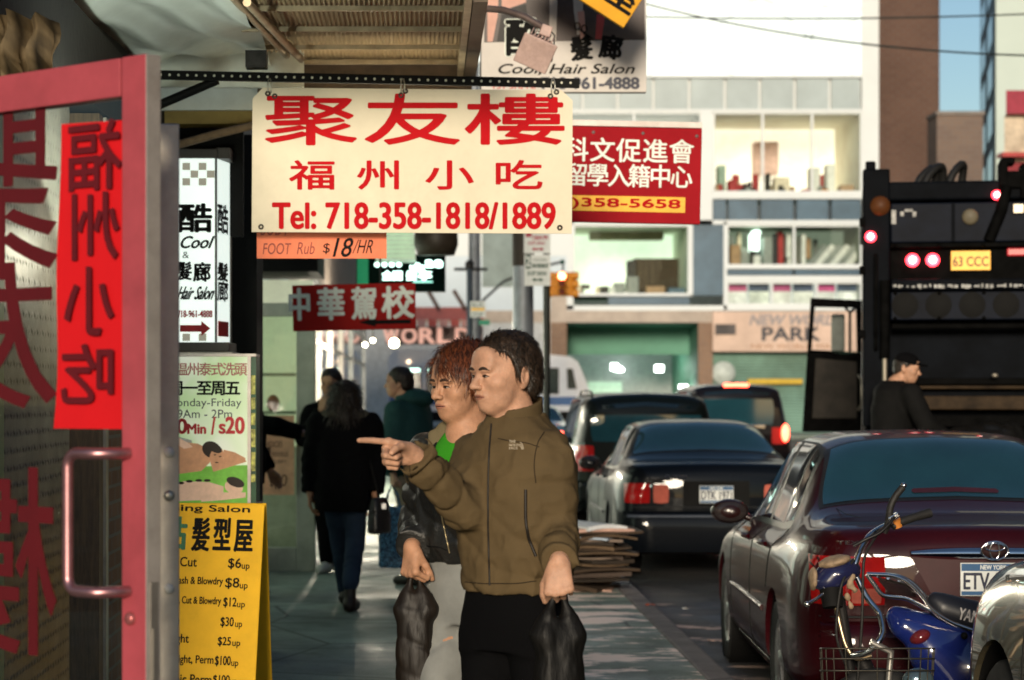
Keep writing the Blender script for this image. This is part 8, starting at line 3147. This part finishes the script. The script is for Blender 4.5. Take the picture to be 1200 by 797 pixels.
# traffic light on its wire
TYL = mat('signal_amber_paint', (.52, .21, .02), .5, var=.12)
t = thing('traffic_light', 'amber painted traffic light showing red, hanging from a curved arm', 'traffic light', P(658, 333, 62.0))
k = 62 / FPX
for (dx, yw_, w_) in ((0, 0, 11), (-11.5, R(75), 8), (12, R(-75), 8)):
    hs = obj('housing', MB().bx(-w_ / 2 * k, w_ / 2 * k, -.12, .12, -14 * k, 14 * k), TYL, t, (dx * k, .0 if not dx else .12, 0), (0, 0, yw_), bevel=.02)
    for j, (pz, lit) in enumerate(((9, True), (0, False), (-9, False))):
        vis = MB().lathe([(.115, -.13), (.115, -.30), (.105, -.30), (.105, -.13)], 16, axis='Y', c=(0, 0, pz * k))
        obj('visor', vis, TYL, hs)
        front = dx == 0
        obj('lens', MB().lathe([(0, -.16), (.07, -.15), (.104, -.125)], 16, axis='Y', c=(0, 0, pz * k)),
            mat('signal_red_lit', (1, .2, .1), .3, var=0, emit=(1.0, .16, .07), estr=14) if lit and front else mat('signal_dark_lens', (.10, .02, .01), .3), hs)
for x in (-11, 12):
    for z_ in (-11, 0, 10):
        obj('visor', MB().tube([(x * k, 0, z_ * k), ((x + (8 if x > 0 else -8)) * k, 0, z_ * k)], .10, 10), TYL, t)
a_ = [((px - 658) * k, 0, (333 - py) * k) for px, py in ((659, 319), (660, 312), (659, 307))]
obj('hanger', MB().tube(a_, .025, 6), STEEL, t)
obj('arm', MB().tube([((px - 658) * k, 0, (333 - py) * k) for px, py in ((659, 307), (645, 310), (620, 318), (590, 330), (566, 352), (557, 364))], .035, 8), STEEL, t)
obj('cap', MB().ell((1 * k, 0, 26 * k), (.07, .07, .07), 10, 6), SGN, t)

# ------------------------------------------------------------------ white minibus crossing behind
VYY = 73.0
t = thing('minibus', 'white minibus with a blue stripe crossing behind the two men', 'minibus', (P(455, 0, VYY).x, VYY, 0))
k = VYY / FPX


def vx(px):
    return (px - 455) * k


def vz(py):
    return CZ + (VY - py) * k


VW = mat('white_bus_paint', (.70, .73, .78), .3, var=.05, coat=.5)
prof = [(455, 486), (455, 420), (460, 411), (475, 409), (640, 415), (668, 418), (677, 424), (684, 440), (690, 455), (693, 468), (693, 486)]
mb = MB().prism([(vx(a), vz(b)) for a, b in prof], 0, 2.1)
obj('body', mb, VW, t, bevel=.04)
wm_ = mat('bus_window_glass', (.035, .05, .05), .1, var=.5, scale=1.5)
for (a, b, c, d) in ((478, 430, 494, 462), (500, 430, 546, 462), (562, 431, 600, 462), (612, 431, 655, 462)):
    w_o = obj('window', MB().bx(vx(a), vx(b + 0 if False else c), -.02, .01, vz(d), vz(b)), CTRIM, t, bevel=.02)
    obj('pane', MB().bx(vx(a + 1.5), vx(c - 1.5), -.026, -.021, vz(d - 1.5), vz(b + 1.5)), wm_, w_o)
    obj('light_tube', MB().bx(vx(a + 2), vx(c - 2 if c < 600 else a + 16), -.032, -.027, vz(b + 5.5), vz(b + 2)), mat('bus_tube_glow', (.7, 1, .85), .4, var=0, emit=(.6, 1, .82), estr=2.2), w_o)
obj('window', MB().add([(vx(665), -.006, vz(456)), (vx(676), -.006, vz(456)), (vx(671), -.006, vz(432)), (vx(664), -.006, vz(432))], [(0, 1, 2, 3)]), wm_, t)
obj('stripe', MB().bx(vx(456), vx(692), -.012, .005, vz(475), vz(465)), mat('blue_stripe', (.02, .10, .28), .35), t)
obj('lower_skirt', MB().bx(vx(470), vx(690), -.01, .005, vz(494), vz(482)), BLACK, t)
obj('marker_light', MB().ell((vx(479), -.02, vz(424)), (.07, .04, .05), 10, 6), mat('peach_marker', (1, .7, .5), .4, emit=(1, .7, .45), estr=2.0), t)
for px in (490, 660):
    obj('wheel', MB().lathe([(0, .02), (.22, 0), (.36, .02), (.38, .12), (.36, .25), (0, .25)], 24, axis='Y'), TYRE, t, (vx(px), -.02, .38))
# dark car waiting beyond the minibus, and heads of two people at the garage mouth
t2c, b_ = car('car', 'dark car parked deep beyond the SUVs in front of the green garage', 6.6, 66.0, BLK, sh5, 4.6, (1.0, 3.7), .31, half=.88)
obj('rear_window', MB().grid(patch(sh5, [(.835, 5.02), (.835, 8.98), (1.40, 8.98), (1.40, 5.02)], 1, .006, 12, 6, True, .16)), REARGLASS, t2c)
for sd in (-1, 1):
    obj('tail_light', MB().grid(rear_patch(sh5, sd * .55, sd * .8, .72, .9, .012, 6, 4)), BRK, t2c)

# ------------------------------------------------------------------ the street behind and across, outside the picture but mirrored in the cars
rb = thing('apartment_building', 'brown brick building lining the other side of the street', 'building', (0, 0, 0))
obj('wall', MB().bx(14.0, 24, -4, 44, 0, 17), brick_mat('dark_red_brick', (.15, .07, .05), (.19, .09, .06), (.16, .12, .10)), rb)
for y in range(-2, 44, 4):
    for z in (4.6, 8.4, 12.2):
        obj('window', MB().bx(13.97, 13.995, y, y + 1.5, z, z + 2), mat('tower_window_glass', (.1, .15, .17)), rb)
